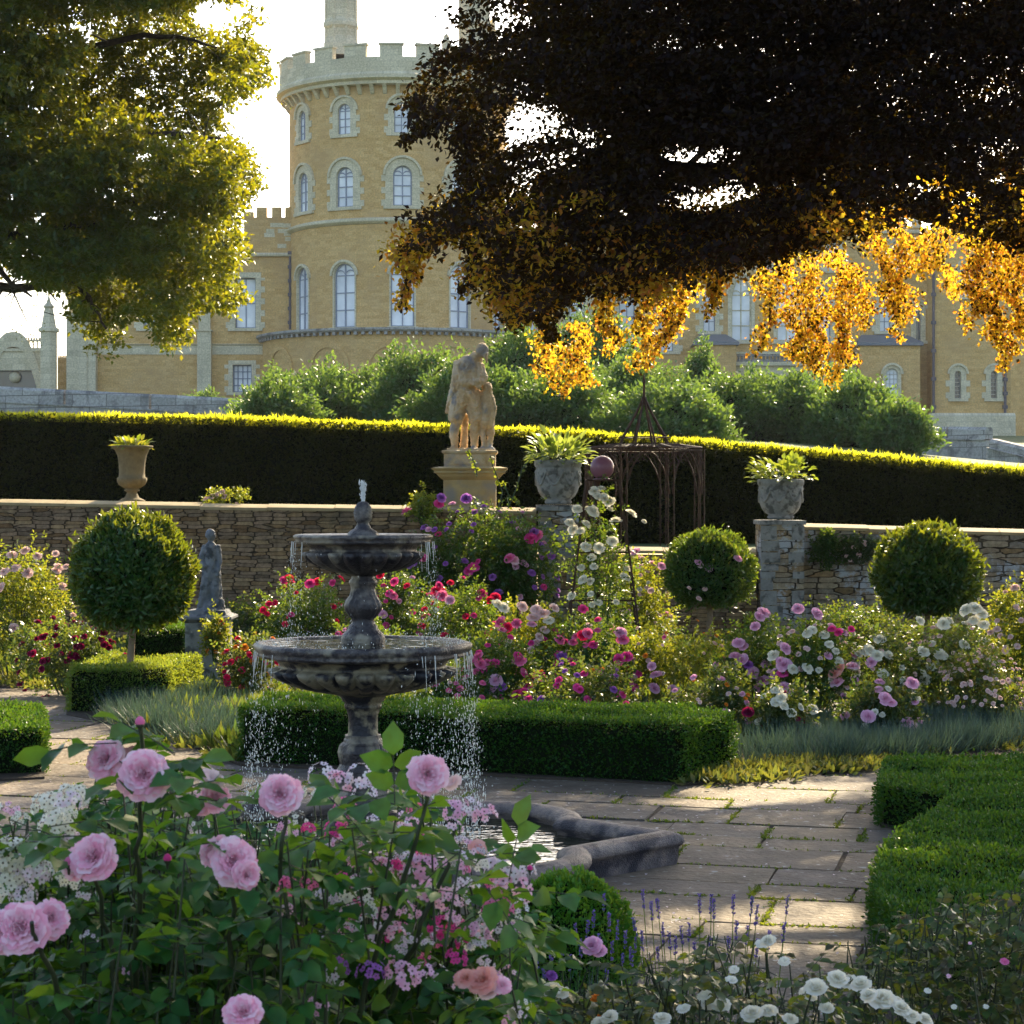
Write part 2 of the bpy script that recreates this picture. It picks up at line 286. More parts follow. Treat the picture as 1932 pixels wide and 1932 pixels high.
def rotz(a):
    c, s = math.cos(a), math.sin(a); return np.array([[c, -s, 0], [s, c, 0], [0, 0, 1]])
def box(mb, x0, x1, y0, y1, z0, z1, uvbox=False, jit=0, rot=0, at=None):
    v = np.array([[x, y, z] for z in (z0, z1) for y in (y0, y1) for x in (x0, x1)], float)
    if jit: v += rng.normal(0, jit, v.shape)
    if rot: v = v @ rotz(rot).T
    if at is not None: v += np.array(at)
    f = np.array([[0,2,3,1],[4,5,7,6],[0,1,5,4],[2,6,7,3],[0,4,6,2],[1,3,7,5]])
    uv = None
    if uvbox:
        base = np.array([[x, y, z] for z in (z0, z1) for y in (y0, y1) for x in (x0, x1)], float)
        uv = []
        for k, fc in enumerate(f):
            for i in fc:
                p = base[i]; uv.append((p[0], p[1]) if k < 2 else (p[0], p[2]) if k < 4 else (p[1], p[2]))
    mb.add(v, f, uv)
def lathe(mb, prof, seg=48, mod=None, at=(0, 0, 0), rot=0, cap=True):
    n = len(prof); a = np.arange(seg)/seg*2*np.pi+rot; V = []
    for i, (r, z) in enumerate(prof):
        rr = np.full(seg, r, float)
        if mod is not None: rr = rr*mod(a, i, z, r)
        V.append(np.stack([rr*np.cos(a)+at[0], rr*np.sin(a)+at[1], np.full(seg, z)+at[2]], 1))
    F_ = []
    j = np.arange(seg); k = (j+1) % seg
    for i in range(n-1): F_.append(np.stack([i*seg+j, i*seg+k, (i+1)*seg+k, (i+1)*seg+j], 1))
    mb.add(np.concatenate(V), np.concatenate(F_))
    if cap:
        mb.add(V[0][::-1], [tuple(range(seg))]); mb.add(V[-1], [tuple(range(seg))])
def tube(mb, pts, rad, seg=6, cap=True):
    pts = np.asarray(pts, float); n = len(pts)
    rad = np.full(n, rad, float) if np.isscalar(rad) else np.asarray(rad, float)
    t = np.gradient(pts, axis=0); t /= (np.linalg.norm(t, axis=1)[:, None]+1e-9)
    ref = np.array([0, 0, 1.]) if abs(t[0][2]) < .9 else np.array([1., 0, 0]); V = []
    a = np.arange(seg)/seg*2*np.pi
    for i in range(n):
        u = np.cross(t[i], ref); 
        if np.linalg.norm(u) < .05: ref = np.array([1., .3, 0]); u = np.cross(t[i], ref)
        u /= np.linalg.norm(u); w_ = np.cross(t[i], u)
        V.append(pts[i]+rad[i]*(np.cos(a)[:, None]*u+np.sin(a)[:, None]*w_))
    j = np.arange(seg); k = (j+1) % seg
    F_ = np.concatenate([np.stack([i*seg+j, i*seg+k, (i+1)*seg+k, (i+1)*seg+j], 1) for i in range(n-1)])
    mb.add(np.concatenate(V), F_)
    if cap: mb.add(V[0][::-1], [tuple(range(seg))]); mb.add(V[-1], [tuple(range(seg))])
def sphere(mb, c, r, seg=10, rings=6, sc=(1, 1, 1)):
    prof = [(max(1e-3, math.sin(math.pi*i/rings))*r, -math.cos(math.pi*i/rings)*r) for i in range(rings+1)]
    m2 = MB(); lathe(m2, prof, seg, cap=False)
    mb.add(m2.v[0]*np.array(sc)+np.array(c), m2.f[0].reshape(-1, 4))

def unit(v): return v/(np.linalg.norm(v, axis=-1, keepdims=True)+1e-9)
def leaves(mb, pts, dirs, nrm, length, width, shape='d', curl=.25):
    """one leaf per point: dirs = long axis, nrm = approximate face normal"""
    n = len(pts); d = unit(dirs); s_ = unit(np.cross(d, nrm)); nn = np.cross(s_, d)
    L = (length if not np.isscalar(length) else np.full(n, length))[:, None]; W = (width if not np.isscalar(width) else np.full(n, width))[:, None]
    if shape == 'd':
        v = np.stack([pts, pts+d*L*.5+s_*W*.5+nn*W*curl, pts+d*L, pts+d*L*.5-s_*W*.5+nn*W*curl], 1)
        f = np.arange(n*4).reshape(n, 4); mb.add(v.reshape(-1, 3), f)
    elif shape == 't':
        v = np.stack([pts-s_*W*.5, pts+s_*W*.5, pts+d*L], 1); mb.add(v.reshape(-1, 3), np.arange(n*3).reshape(n, 3))
    else:
        droop = -nn*L*.12
        v = np.stack([pts, pts+d*L*.5, pts+d*L+droop*1.5,
             pts+d*L*.25+s_*W*.42+nn*W*curl, pts+d*L*.62+s_*W*.45+nn*W*curl+droop*.5,
             pts+d*L*.25-s_*W*.42+nn*W*curl, pts+d*L*.62-s_*W*.45+nn*W*curl+droop*.5], 1)
        base = np.array([[0,3,1],[3,4,1],[4,2,1],[0,1,5],[5,1,6],[6,1,2]])
        f = (np.arange(n)[:, None, None]*7+base[None]).reshape(-1, 3); mb.add(v.reshape(-1, 3), f)
def rdir(n): return unit(rng.normal(size=(n, 3)))

# ------------------------------------------------------------ terrain
def terr(x, y):
    x = np.asarray(x, float); y = np.asarray(y, float)
    z62 = np.interp(x, [-20, 5, 11, 14, 25], [4.1, 3.9, 3.5, 3.15, 2.6]); z95 = np.interp(x, [-20, 5, 14, 25], [5.1, 4.7, 3.6, 3.2])
    z140 = np.interp(x, [-20, 0, 20], [8.6, 8.0, 6.2]); z30 = 1.3+0*x
    Y_ = [30.3, 38, 62, 95, 140, 165]; Z_ = [z30, z30, z62, z95, z140, z140+.5]; out = np.full(np.broadcast(x, y).shape, 0.0)
    out = np.where(y <= 30.3, 1.3, 0)
    for i in range(5):
        k = (y-Y_[i])/(Y_[i+1]-Y_[i]); out = np.where((y > Y_[i]) & (y <= Y_[i+1]), Z_[i]+(Z_[i+1]-Z_[i])*k, out)
    return np.where(y > 165, Z_[5], out)
mb = MB()   # garden level: soil under slabs and beds
xs = np.linspace(-60, 60, 25); ys = np.array([-30, 0, 10, 20, 30.3])
X, Y = np.meshgrid(xs, ys); V = np.stack([X.ravel(), Y.ravel(), np.full(X.size, -.012)], 1); nx = len(xs)
f = np.array([[i*nx+j, i*nx+j+1, (i+1)*nx+j+1, (i+1)*nx+j] for i in range(len(ys)-1) for j in range(nx-1)]); mb.add(V, f)
tag(put('garden_ground', mb, M['soil']), kind='structure')
mb = MB()
xs = np.concatenate([[-390, -150], np.linspace(-60, 60, 49), [150, 390]]); ys = np.concatenate([[30.25], np.linspace(31, 160, 70), [250, 390]])
X, Y = np.meshgrid(xs, ys); Z = terr(X, np.maximum(Y, 31)); nx = len(xs)
f = np.array([[i*nx+j, i*nx+j+1, (i+1)*nx+j+1, (i+1)*nx+j] for i in range(len(ys)-1) for j in range(nx-1)])
mb.add(np.stack([X.ravel(), Y.ravel(), Z.ravel()], 1), f)
tag(put('hill_lawn', mb, M['lawn'], smooth=True), kind='structure')

# paving slabs, each its own island so that the stone varies from slab to slab
def pavemat():
    m, n, out = newmat('flagstone'); g = N(n, 'ShaderNodeNewGeometry'); tc = N(n, 'ShaderNodeTexCoord')
    c = ramp(n, g.outputs['Random Per Island'], [(.125,.095,.068), (.20,.15,.10), (.145,.12,.10), (.22,.165,.105)])
    a = N(n, 'ShaderNodeTexNoise'); a.inputs['Scale'].default_value = 3.5; a.inputs['Detail'].default_value = 10; a.inputs['Roughness'].default_value = .75; n.links.new(tc.outputs['Object'], a.inputs['Vector'])
    mr = N(n, 'ShaderNodeMapRange'); mr.inputs[1].default_value = .3; mr.inputs[2].default_value = .7; mr.inputs[3].default_value = .42; mr.inputs[4].default_value = 1.4; n.links.new(a.outputs[0], mr.inputs[0])
    h = N(n, 'ShaderNodeHueSaturation'); n.links.new(mr.outputs[0], h.inputs['Value']); n.links.new(c, h.inputs['Color'])
    l = N(n, 'ShaderNodeTexNoise'); l.inputs['Scale'].default_value = 14; l.inputs['Detail'].default_value = 3; n.links.new(tc.outputs['Object'], l.inputs['Vector'])
    k = ramp(n, l.outputs[0], [(.64, (0,0,0)), (.69, (1,1,1))]); mx = N(n, 'ShaderNodeMix', data_type='RGBA'); n.links.new(k, mx.inputs[0]); n.links.new(h.outputs[0], mx.inputs[6]); mx.inputs[7].default_value = (.34,.34,.31,1)
    l2 = N(n, 'ShaderNodeTexNoise'); l2.inputs['Scale'].default_value = 25; l2.inputs['Detail'].default_value = 8; n.links.new(tc.outputs['Object'], l2.inputs['Vector'])
    bp = N(n, 'ShaderNodeBump'); bp.inputs['Strength'].default_value = .9; bp.inputs['Distance'].default_value = .018; n.links.new(l2.outputs[0], bp.inputs['Height'])
    p = N(n, 'ShaderNodeBsdfPrincipled'); p.inputs['Roughness'].default_value = .78; p.inputs['Specular IOR Level'].default_value = .35
    n.links.new(mx.outputs[2], p.inputs['Base Color']); n.links.new(bp.outputs[0], p.inputs['Normal']); n.links.new(p.outputs[0], out.inputs[0]); return m
M['paving'] = pavemat()
mb = MB(); rot = rotz(R(-14)); y = 1.0; SLABS = []
while y < 26:
    h = random.choice([.4, .5, .65, .8]); x = -14+random.random()
    while x < 14:
        l = random.uniform(.5, 1.35); g = random.choice([.006, .009, .013]); t = rng.normal(0, .003)
        v = np.array([[x+g, y+g, t], [x+l-g, y+g, t], [x+l-g, y+h-g, t], [x+g, y+h-g, t]]); v[:, :2] += rng.normal(0, .006, (4, 2)); v[:, 1] += .05*np.sin(v[:, 0]*1.3); v[:, 2] += rng.normal(0, .0004, 4)
        b = v.copy(); b[:, 2] = -.014
        vv = np.concatenate([v, b]) @ rot.T
        if 9 < vv[0, 1] < 20 and abs(vv[0, 0]) < 7: SLABS += [(vv[0]-[g, g, 0], vv[1]-[-g, g, 0]), (vv[0]-[g, g, 0], vv[3]-[g, -g, 0])]
        if vv[:, 1].max() < 30: mb.add(vv, np.array([[0,1,2,3], [0,4,5,1], [1,5,6,2], [2,6,7,3], [3,7,4,0]]))
        x += l
    y += h
tag(put('flagstone_paving', mb, M['paving']), kind='structure')
# moss and short grass growing in some of the joints
mb = MB(); P_ = []
for _ in range(1500):
    i = random.randrange(len(SLABS)); a, b = SLABS[i]
    if random.random() < .5 and i % 3: continue
    k = rng.uniform(0, 1, 40)[:, None]; P_.append(a+(b-a)*(k*random.uniform(.3, 1)) + rng.normal(0, .011, (40, 3))*[1, 1, 0])
pp = np.concatenate(P_); pp[:, 2] = -.010; n = len(pp)
leaves(mb, pp, np.array([0, 0, 1.])+rng.normal(0, .8, (n, 3))*[1, 1, .2], rdir(n), rng.uniform(.012, .035, n), rng.uniform(.008, .018, n))
tag(put('joint_moss', mb, LEAF['boxlight']), 'green moss growing in the paving joints', 'moss', kind='stuff')

def bed(poly, name='flower_bed', z=.015):
    mb = MB(); pts = [G(u, v) for u, v in poly]
    top = [(x, y, z) for x, y in pts]; bot = [(x, y, -.03) for x, y in pts]; n = len(pts)
    mb.add(top+bot, [tuple(range(n))]+[(i, (i+1) % n, (i+1) % n+n, i+n) for i in range(n)])
    return tag(put(name, mb, M['soil']), kind='structure')
bed([(455,1445),(880,1462),(1290,1484),(1400,1472),(1650,1444),(1932,1424),(2300,1400),(2300,1217),(-300,1217),(-300,1298),(125,1298),(125,1350),(300,1385)])
bed([(1660,1560),(1755,1582),(1662,1650),(1665,1830),(1500,2000),(2500,2000),(2500,1440),(1670,1500)], z=.018)
bed([(-300,1700),(700,1740),(1010,1760),(1180,1850),(1330,1932),(1400,2300),(-300,2300)], z=.018)
bed([(-300,1350),(0,1375),(84,1400),(84,1470),(-300,1490)], z=.018)

# ------------------------------------------------------------ garden walls
def top_strip(mb, x0, x1, y, z0, z1, w=.34, n=9):
    """weathered coping stones: front slope, small joints"""
    xs = np.linspace(x0, x1, n+1)
    for i in range(n):
        a, b = xs[i]+.004, xs[i+1]-.004; za, zb = np.interp([a, b], [x0, x1], [z0, z1]); dz = rng.normal(0, .006)
        prof = [(-w/2-.04, -.045), (-w/2-.045, -.005), (-w/2+.0, .008), (0, .045), (w/2, .03), (w/2, -.045)]
        V = [(xx, y+py, zz+pz+dz) for xx, zz in ((a, za), (b, zb)) for py, pz in prof]; k = len(prof)
        mb.add(V, [(i_, (i_+1) % k, (i_+1) % k+k, i_+k) for i_ in range(k)]+[tuple(range(k))[::-1], tuple(range(k, 2*k))])
def gwall(label, x0, x1, y, zb, z0, z1, mat, group='dry stone garden walls', th=.4, n=9):
    t = thing('garden_wall', label, 'wall', (0, 0, 0), group)
    mb = MB(); V = []; nn = int((x1-x0)/.12); mm = 26
    xs = np.linspace(x0, x1, nn+1)
    for k in range(mm+1):
        for x in xs:
            zt = np.interp(x, [x0, x1], [z0, z1]); V.append((x, y-th/2+rng.normal(0, .006), zb+(zt-.045-zb)*k/mm))
    V = np.array(V); f = np.array([[k*(nn+1)+i, k*(nn+1)+i+1, (k+1)*(nn+1)+i+1, (k+1)*(nn+1)+i] for k in range(mm) for i in range(nn)])
    mb.add(V, f, np.stack([V[f.ravel(), 0], V[f.ravel(), 2]], 1))
    box(mb, x0, x1, y-th/2+.03, y+th/2, zb, min(z0, z1)-.05, uvbox=True)
    put('wall_face', mb, mat, t)
    mb = MB(); top_strip(mb, x0, x1, y, z0, z1, n=n); put('coping', mb, M['coping'], t)
    return t
YW = 30.0
x = lambda u, Y=YW: (u-966)/F*Y
z = lambda v, Y=YW: EYE+(HV-v)/F*Y
gwall('long brown dry stone wall with pale coping behind the ball tree on the left', x(-250), x(1012), YW, -.03, z(944), z(964), M['drystone'], n=10)
gwall('low stone wall with sunlit coping between the two grey urns', x(1075), x(1426), YW+.1, -.03, z(1038), z(1042), M['drystone'], n=4)
gwall('lichen patched stone wall with pale coping behind the ball tree on the right', x(1512), x(2250), YW, -.03, z(994), z(1012), M['drystone_lichen'], n=6)
# pillars with urns
def pier(name, label, u0, u1, vt, mat, yoff=-.1):
    t = thing(name, label, 'pier', (0, 0, 0), 'stone piers carrying urns')
    X0, X1 = x(u0), x(u1); mb = MB(); zt = z(vt); nz = 20
    box(mb, X0, X1, YW-.35+yoff, YW+.3, -.03, zt-.06, uvbox=True)
    # quoins standing proud
    put('shaft', mb, mat, t)
    mb = MB(); k = 0; zz = .05
    while zz < zt-.2:
        h = random.choice([.11, .16, .21]); l = random.uniform(.14, .3)
        box(mb, X0-.008 if k % 2 else X0-.006, X0+l, YW-.36+yoff, YW-.36+yoff+.09, zz, zz+h-.012, uvbox=True, jit=.003)
        if k % 2: box(mb, X1-l*.8, X1+.008, YW-.36+yoff, YW-.36+yoff+.09, zz, zz+h-.012, uvbox=True, jit=.003)
        zz += h; k += 1
    put('quoins', mb, M['urngrey'], t)
    mb = MB(); box(mb, X0-.03, (X0+X1)/2-.004, YW-.39+yoff, YW+.32, zt-.06, zt); box(mb, (X0+X1)/2+.004, X1+.03, YW-.39+yoff, YW+.32, zt-.062, zt-.003)
    put('cap', mb, M['urngrey'], t); return t
pier('stone_pier', 'pale stone pier at the left end of the right hand wall under an urn', 1430, 1508, 981, M['drystone_lichen'])
pier('stone_pier', 'stone pier beside the climbing roses under the larger grey urn', 1016, 1090, 955, M['drystone_lichen'])

def urn_garland(label, u, vb, vt, vr, Y):
    """wide tapering pot with swags"""
    X0 = x(u, Y); zb = z(vb, Y); h = z(vt, Y)-zb; r = vr/F*Y
    t = thing('garden_urn', label, 'urn', (X0, Y, zb), 'grey stone urns with carved swags')
    prof = [(.50,0),(.56,.02),(.57,.06),(.52,.10),(.70,.17),(.82,.28),(.90,.42),(.93,.60),(.94,.80),(.93,.83),(.97,.85),(1.0,.90),(1.0,.98),(.96,1.0),(.88,1.0),(.86,.93)]
    mb = MB(); lathe(mb, [(a*r, b*h) for a, b in prof], 64, mod=lambda a, i, zz, rr: 1+.012*np.sin(9*a+i), cap=False)
    lathe(mb, [(.001, .93*h), (.86*r, .93*h)], 64, cap=False); put('bowl', mb, M['urngrey'], t, True)
    mb = MB()
    for k in range(8):
        a0 = k*math.pi/4+.2; pts = []
        for q in np.linspace(0, 1, 11):
            a = a0+q*math.pi/4; zz = h*(.74-.30*math.sin(q*math.pi)); rr = np.interp(zz/h, [0,.1,.17,.28,.42,.60,.8,1], [.5,.52,.70,.82,.90,.93,.94,1])*r+.004
            pts.append((rr*math.cos(a), rr*math.sin(a), zz))
        tube(mb, pts, [r*(.03+.035*math.sin(q*math.pi)) for q in np.linspace(0, 1, 11)], 6)
        rr = .90*r; sphere(mb, (rr*math.cos(a0), rr*math.sin(a0), .72*h), r*.11, 8, 6)
        a1 = a0+math.pi/8; rr = .88*r
        for j in range(4):
            aa = a1+random.uniform(-.16, .16); zz = h*random.uniform(.55, .8); sphere(mb, (.895*r*math.cos(aa), .895*r*math.sin(aa), zz), r*random.uniform(.05, .09), 7, 5)
    put('swags', mb, M['urngrey'], t, True)
    return t, (X0, Y, zb+h*.93, r)
_, U1 = urn_garland('larger grey swagged urn beside the statue, planted with a striped hosta', 1053, 951, 868, 45, YW-.08)
_, U2 = urn_garland('grey swagged urn on the right hand pier with yellow leaves spilling out', 1473, 979, 904, 44, YW-.08)
mb = MB(); X0 = U1[0]; lathe(mb, [(.30, 0), (.31, .03), (.26, .06), (.25, .12), (.31, .155), (.32, .17), (.2, .17)], 32, at=(X0, YW-.08, z(975)))
o = put('urn_plinth', mb, M['urngrey'], smooth=False); tag(o, 'round grey stone plinth between the larger urn and its pier', 'plinth')
# classical campana urn on the left wall
Yb = YW+.6; X0 = x(249, Yb); zb = z(946, Yb); h = z(841, Yb)-zb; r = 40/F*Yb
t = thing('garden_urn', 'buff footed urn on the left wall with a small yellow plant', 'urn', (X0, Yb, zb))
mb = MB(); prof = [(.62,0),(.62,.02),(.5,.04),(.34,.07),(.26,.13),(.24,.17),(.36,.19),(.36,.205),(.28,.22),(.42,.25),(.60,.30),(.68,.37),(.68,.42),(.62,.44),(.60,.52),(.62,.68),(.68,.82),(.80,.92),(.98,.97),(1.0,.985),(.98,1.0),(.8,.98),(.7,.9)]
lathe(mb, [(a*r, b*h) for a, b in prof], 48, mod=lambda a, i, zz, rr: 1+(.05*np.abs(np.sin(8*a)) if 9 <= i <= 12 else 0*a), cap=False); lathe(mb, [(.001, .93*h), (.78*r, .93*h)], 48, cap=False)
lathe(mb, [(.62*r, -.4), (.62*r, 0)], 4, rot=math.pi/4)
put('bowl', mb, M['urnbuff'], t, True)
U0 = (X0, Yb, zb+h*.93, r*.75)

# ------------------------------------------------------------ plants in the urns
def urnplant(name, label, U, n, L, W, mat, spread, hang=.2, dirx=0, group=None):
    X0, Y0, Z0, r = U; mb = MB(); a = rng.uniform(0, 2*np.pi, n); rad = r*.7*np.sqrt(rng.uniform(0, 1, n)); el = rng.uniform(-hang, 1.3, n)
    p = np.stack([X0+rad*np.cos(a), Y0+rad*np.sin(a), np.full(n, Z0)+rng.uniform(.0, .22, n)*spread*2], 1)
    d = np.stack([np.cos(a)*np.cos(el)+dirx, np.sin(a)*np.cos(el), np.sin(el)], 1); p2 = p+unit(d)*spread*rng.uniform(.1, .8, n)[:, None]
    leaves(mb, p2, d, np.cross(d, np.cross([0, 0, 1.], d))+rng.normal(0, .2, (n, 3)), rng.uniform(.7, 1.2, n)*L, rng.uniform(.8, 1.2, n)*W, 'n', .2)
    o = thing(name, label, 'plant', (X0, Y0, Z0), group); c = put('foliage', mb, mat, o); c.matrix_parent_inverse.identity(); c.location = (-X0, -Y0, -Z0)
    mb = MB()
    for k in range(12): tube(mb, [(X0+rng.normal(0, r*.2), Y0+rng.normal(0, r*.2), Z0-.02), (X0+rng.normal(0, r*.5), Y0+rng.normal(0, r*.3), Z0+spread*.9)], .006, 4)
    c = put('stem', mb, M['stem'], o); c.location = (-X0, -Y0, -Z0); return o
urnplant('hosta', 'green and cream hosta spreading over the rim of the larger grey urn', U1, 230, .17, .075, LEAF['hosta'], .36)
urnplant('trailing_plant', 'yellow leaved plant leaning left out of the right hand urn', U2, 300, .10, .07, LEAF['boxlight'], .33, dirx=-.35)
urnplant('small_plant', 'small bright yellow plant in the buff urn on the left wall', U0, 90, .13, .06, LEAF['roselight'], .13)

# ------------------------------------------------------------ clipped yew hedge with sunlit top
YH = 36.0
def hz(u): return np.interp(u, [-300, 0, 400, 840, 1240, 1600, 1932, 2300], [v for v in (770, 783, 790, 806, 828, 858, 889, 925)])
t = thing('yew_hedge', 'tall dark clipped yew hedge with bright sunlit top behind the stone walls', 'hedge')
nx = 260; us = np.linspace(-300, 2300, nx); Xs = x(us, YH); Zs = z(hz(us), YH)
mb = MB(); V = []
for X_, Z_ in zip(Xs, Zs): V += [(X_, YH+.06, 1.2), (X_, YH+.06, Z_-.1), (X_, YH+1.5, Z_-.1), (X_, YH+1.5, 1.2)]
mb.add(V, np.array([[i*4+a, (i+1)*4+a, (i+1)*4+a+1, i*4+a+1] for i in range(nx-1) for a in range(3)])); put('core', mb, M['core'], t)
mb = MB(); n = 90000; xx = rng.uniform(Xs[0], Xs[-1], n); zt = np.interp(xx, Xs, Zs); zz = 1.2+(zt-1.2)*rng.uniform(0, 1, n)**.9
yy = YH+rng.normal(0, .05, n)+.05*np.sin(xx*2.1+zz*1.3)+.04*np.sin(xx*5.3-zz*3)
d = np.stack([rng.normal(0, .6, n), -np.abs(rng.normal(.6, .3, n)), rng.normal(.1, .6, n)], 1)
leaves(mb, np.stack([xx, yy, zz], 1), d, rdir(n), rng.uniform(.06, .12, n), rng.uniform(.025, .045, n)); put('foliage', mb, LEAF['yew'], t)
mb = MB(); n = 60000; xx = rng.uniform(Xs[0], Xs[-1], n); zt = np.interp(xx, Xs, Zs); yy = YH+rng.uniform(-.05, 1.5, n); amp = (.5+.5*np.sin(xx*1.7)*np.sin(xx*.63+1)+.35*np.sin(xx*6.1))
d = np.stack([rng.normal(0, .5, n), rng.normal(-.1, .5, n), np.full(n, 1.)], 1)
leaves(mb, np.stack([xx, yy, zt-.10+rng.uniform(0, .10, n)], 1), d, rdir(n), rng.uniform(.05, .12, n)*(1+.9*np.clip(amp, 0, 1)*rng.uniform(0, 1, n)**3), rng.uniform(.02, .04, n)); put('sunlit_shoots', mb, LEAF['yew_sunlit'], t)  # upright shoots along the top, coloured bright to look sunlit

# ------------------------------------------------------------ box hedges
def boxhedge(label, poly, h, mat=LEAF['box'], dens=5200, leaf=.026, name='box_hedge', group='low clipped box hedges', bulge=.03):
    """poly: ground outline in metres, counter clockwise seen from above"""
    t = thing(name, label, 'hedge', (0, 0, 0), group); poly = [np.array(p) for p in poly]; n = len(poly)
    c = sum(poly)/n; mb = MB(); ins = [p+(c-p)/np.linalg.norm(c-p)*.05 for p in poly]
    mb.add([(p[0], p[1], 0) for p in ins]+[(p[0], p[1], h-.05) for p in ins], [tuple(range(n, 2*n))]+[(i, (i+1) % n, (i+1) % n+n, i+n) for i in range(n)])
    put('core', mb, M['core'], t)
    PP, DD = [], []
    def nz(p): return .010*np.sin(p[:, 0]*7+p[:, 2]*7+1.3*np.sin(p[:, 1]*4))+.009*np.sin(p[:, 1]*9+p[:, 0]*6+1.5*np.sin(p[:, 0]*3))+.010*np.sin(p[:, 2]*17-p[:, 1]*6)
    for i in range(n):
        a, b = poly[i], poly[(i+1) % n]; e = b-a; L = np.linalg.norm(e); nn = np.array([e[1], -e[0], 0])/L; k = int(L*h*dens)
        q = rng.uniform(0, 1, k); zz = rng.uniform(0, 1, k)**.85*h
        p = np.stack([a[0]+e[0]*q, a[1]+e[1]*q, zz], 1); rnd = np.clip((zz-h+.07)/.07, 0, 1)**2*.045
        p += nn*(nz(p)-rnd+rng.normal(-.012, .018, k))[:, None]; PP.append(p); DD.append(nn+rng.normal(0, .6, (k, 3))+[0, 0, .35])
    lo = np.min(poly, 0); hi = np.max(poly, 0); k = int((hi-lo).prod()*dens); p = np.stack([rng.uniform(lo[0], hi[0], k), rng.uniform(lo[1], hi[1], k), np.full(k, h)], 1)
    ins_ = np.zeros(k, bool)
    for i in range(n):
        a, b = poly[i], poly[(i+1) % n]; cnd = (a[1] > p[:, 1]) != (b[1] > p[:, 1])
        with np.errstate(divide='ignore', invalid='ignore'): xi = (b[0]-a[0])*(p[:, 1]-a[1])/(b[1]-a[1])+a[0]
        ins_ ^= cnd & (p[:, 0] < xi)
    p = p[ins_]; k = len(p); p[:, 2] += nz(p*[1, 1, 0])+rng.normal(-.01, .014, k); PP.append(p); DD.append(np.array([0, 0, 1.])+rng.normal(0, .5, (k, 3)))
    # stray shoots
    s_ = rng.integers(0, k, max(30, k//60)); PP.append(p[s_]+np.abs(rng.normal(0, .03, (len(s_), 1)))*[0, 0, 1]); DD.append(np.array([0, 0, 1.])+rng.normal(0, .3, (len(s_), 3)))
    PP = np.concatenate(PP); DD = np.concatenate(DD); k = len(PP); mb = MB()
    leaves(mb, PP, DD, unit(DD)+rng.normal(0, .9, (k, 3)), rng.uniform(.7, 1.3, k)*leaf, rng.uniform(.45, .7, k)*leaf); put('foliage', mb, mat, t); return t
def gp(*uv): return [G(u, v) for u, v in uv]
g0 = gp((447, 1442), (880, 1460), (1285, 1482)); 
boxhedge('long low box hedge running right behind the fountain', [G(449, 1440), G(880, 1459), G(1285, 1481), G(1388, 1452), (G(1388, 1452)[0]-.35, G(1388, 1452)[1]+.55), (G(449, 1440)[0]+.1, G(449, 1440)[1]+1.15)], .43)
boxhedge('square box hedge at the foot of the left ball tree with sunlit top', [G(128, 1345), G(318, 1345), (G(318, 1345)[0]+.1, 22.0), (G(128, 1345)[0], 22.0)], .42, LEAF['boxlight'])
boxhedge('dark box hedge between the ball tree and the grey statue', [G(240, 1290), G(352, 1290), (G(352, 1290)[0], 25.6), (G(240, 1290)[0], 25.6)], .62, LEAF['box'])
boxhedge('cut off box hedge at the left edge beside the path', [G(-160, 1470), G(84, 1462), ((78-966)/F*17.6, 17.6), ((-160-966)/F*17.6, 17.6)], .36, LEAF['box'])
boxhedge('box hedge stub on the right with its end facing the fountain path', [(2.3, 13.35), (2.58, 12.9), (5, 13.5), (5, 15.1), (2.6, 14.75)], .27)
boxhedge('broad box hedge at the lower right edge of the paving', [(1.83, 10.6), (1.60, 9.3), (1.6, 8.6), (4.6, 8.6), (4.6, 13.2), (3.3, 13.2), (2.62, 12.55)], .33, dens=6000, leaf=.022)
# rounded box dome in front of the pool
def dome(name, label, cat, X0, Y0, r, h, mat, n, leaf, base=0.0, group=None, width=.6, shape='d'):
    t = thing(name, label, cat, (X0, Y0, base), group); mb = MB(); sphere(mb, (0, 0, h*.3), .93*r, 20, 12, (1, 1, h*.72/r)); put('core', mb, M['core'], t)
    d = rdir(n); d[:, 2] = np.abs(d[:, 2])*1.05-.25; d = unit(d); ph = np.arctan2(d[:, 1], d[:, 0])
    k = 1+.05*np.sin(ph*5+d[:, 2]*4)+.04*np.sin(ph*9-d[:, 2]*7)+rng.normal(0, .025, n)
    p = np.stack([d[:, 0]*r*k, d[:, 1]*r*k, h*.3+d[:, 2]*h*.7*k], 1); dd = d+rng.normal(0, .6, (n, 3))+[0, 0, .4]; mb = MB()
    leaves(mb, p, dd, d+rng.normal(0, .8, (n, 3)), rng.uniform(.7, 1.3, n)*leaf, rng.uniform(.8, 1.2, n)*leaf*width, shape); put('foliage', mb, mat, t); return t
dome('box_dome', 'bright green rounded box bush in front of the pool beside the lavender', 'bush', x(1072, 8.9), 8.9, .27, z(1655, 8.9), LEAF['boxdome'], 12000, .022)

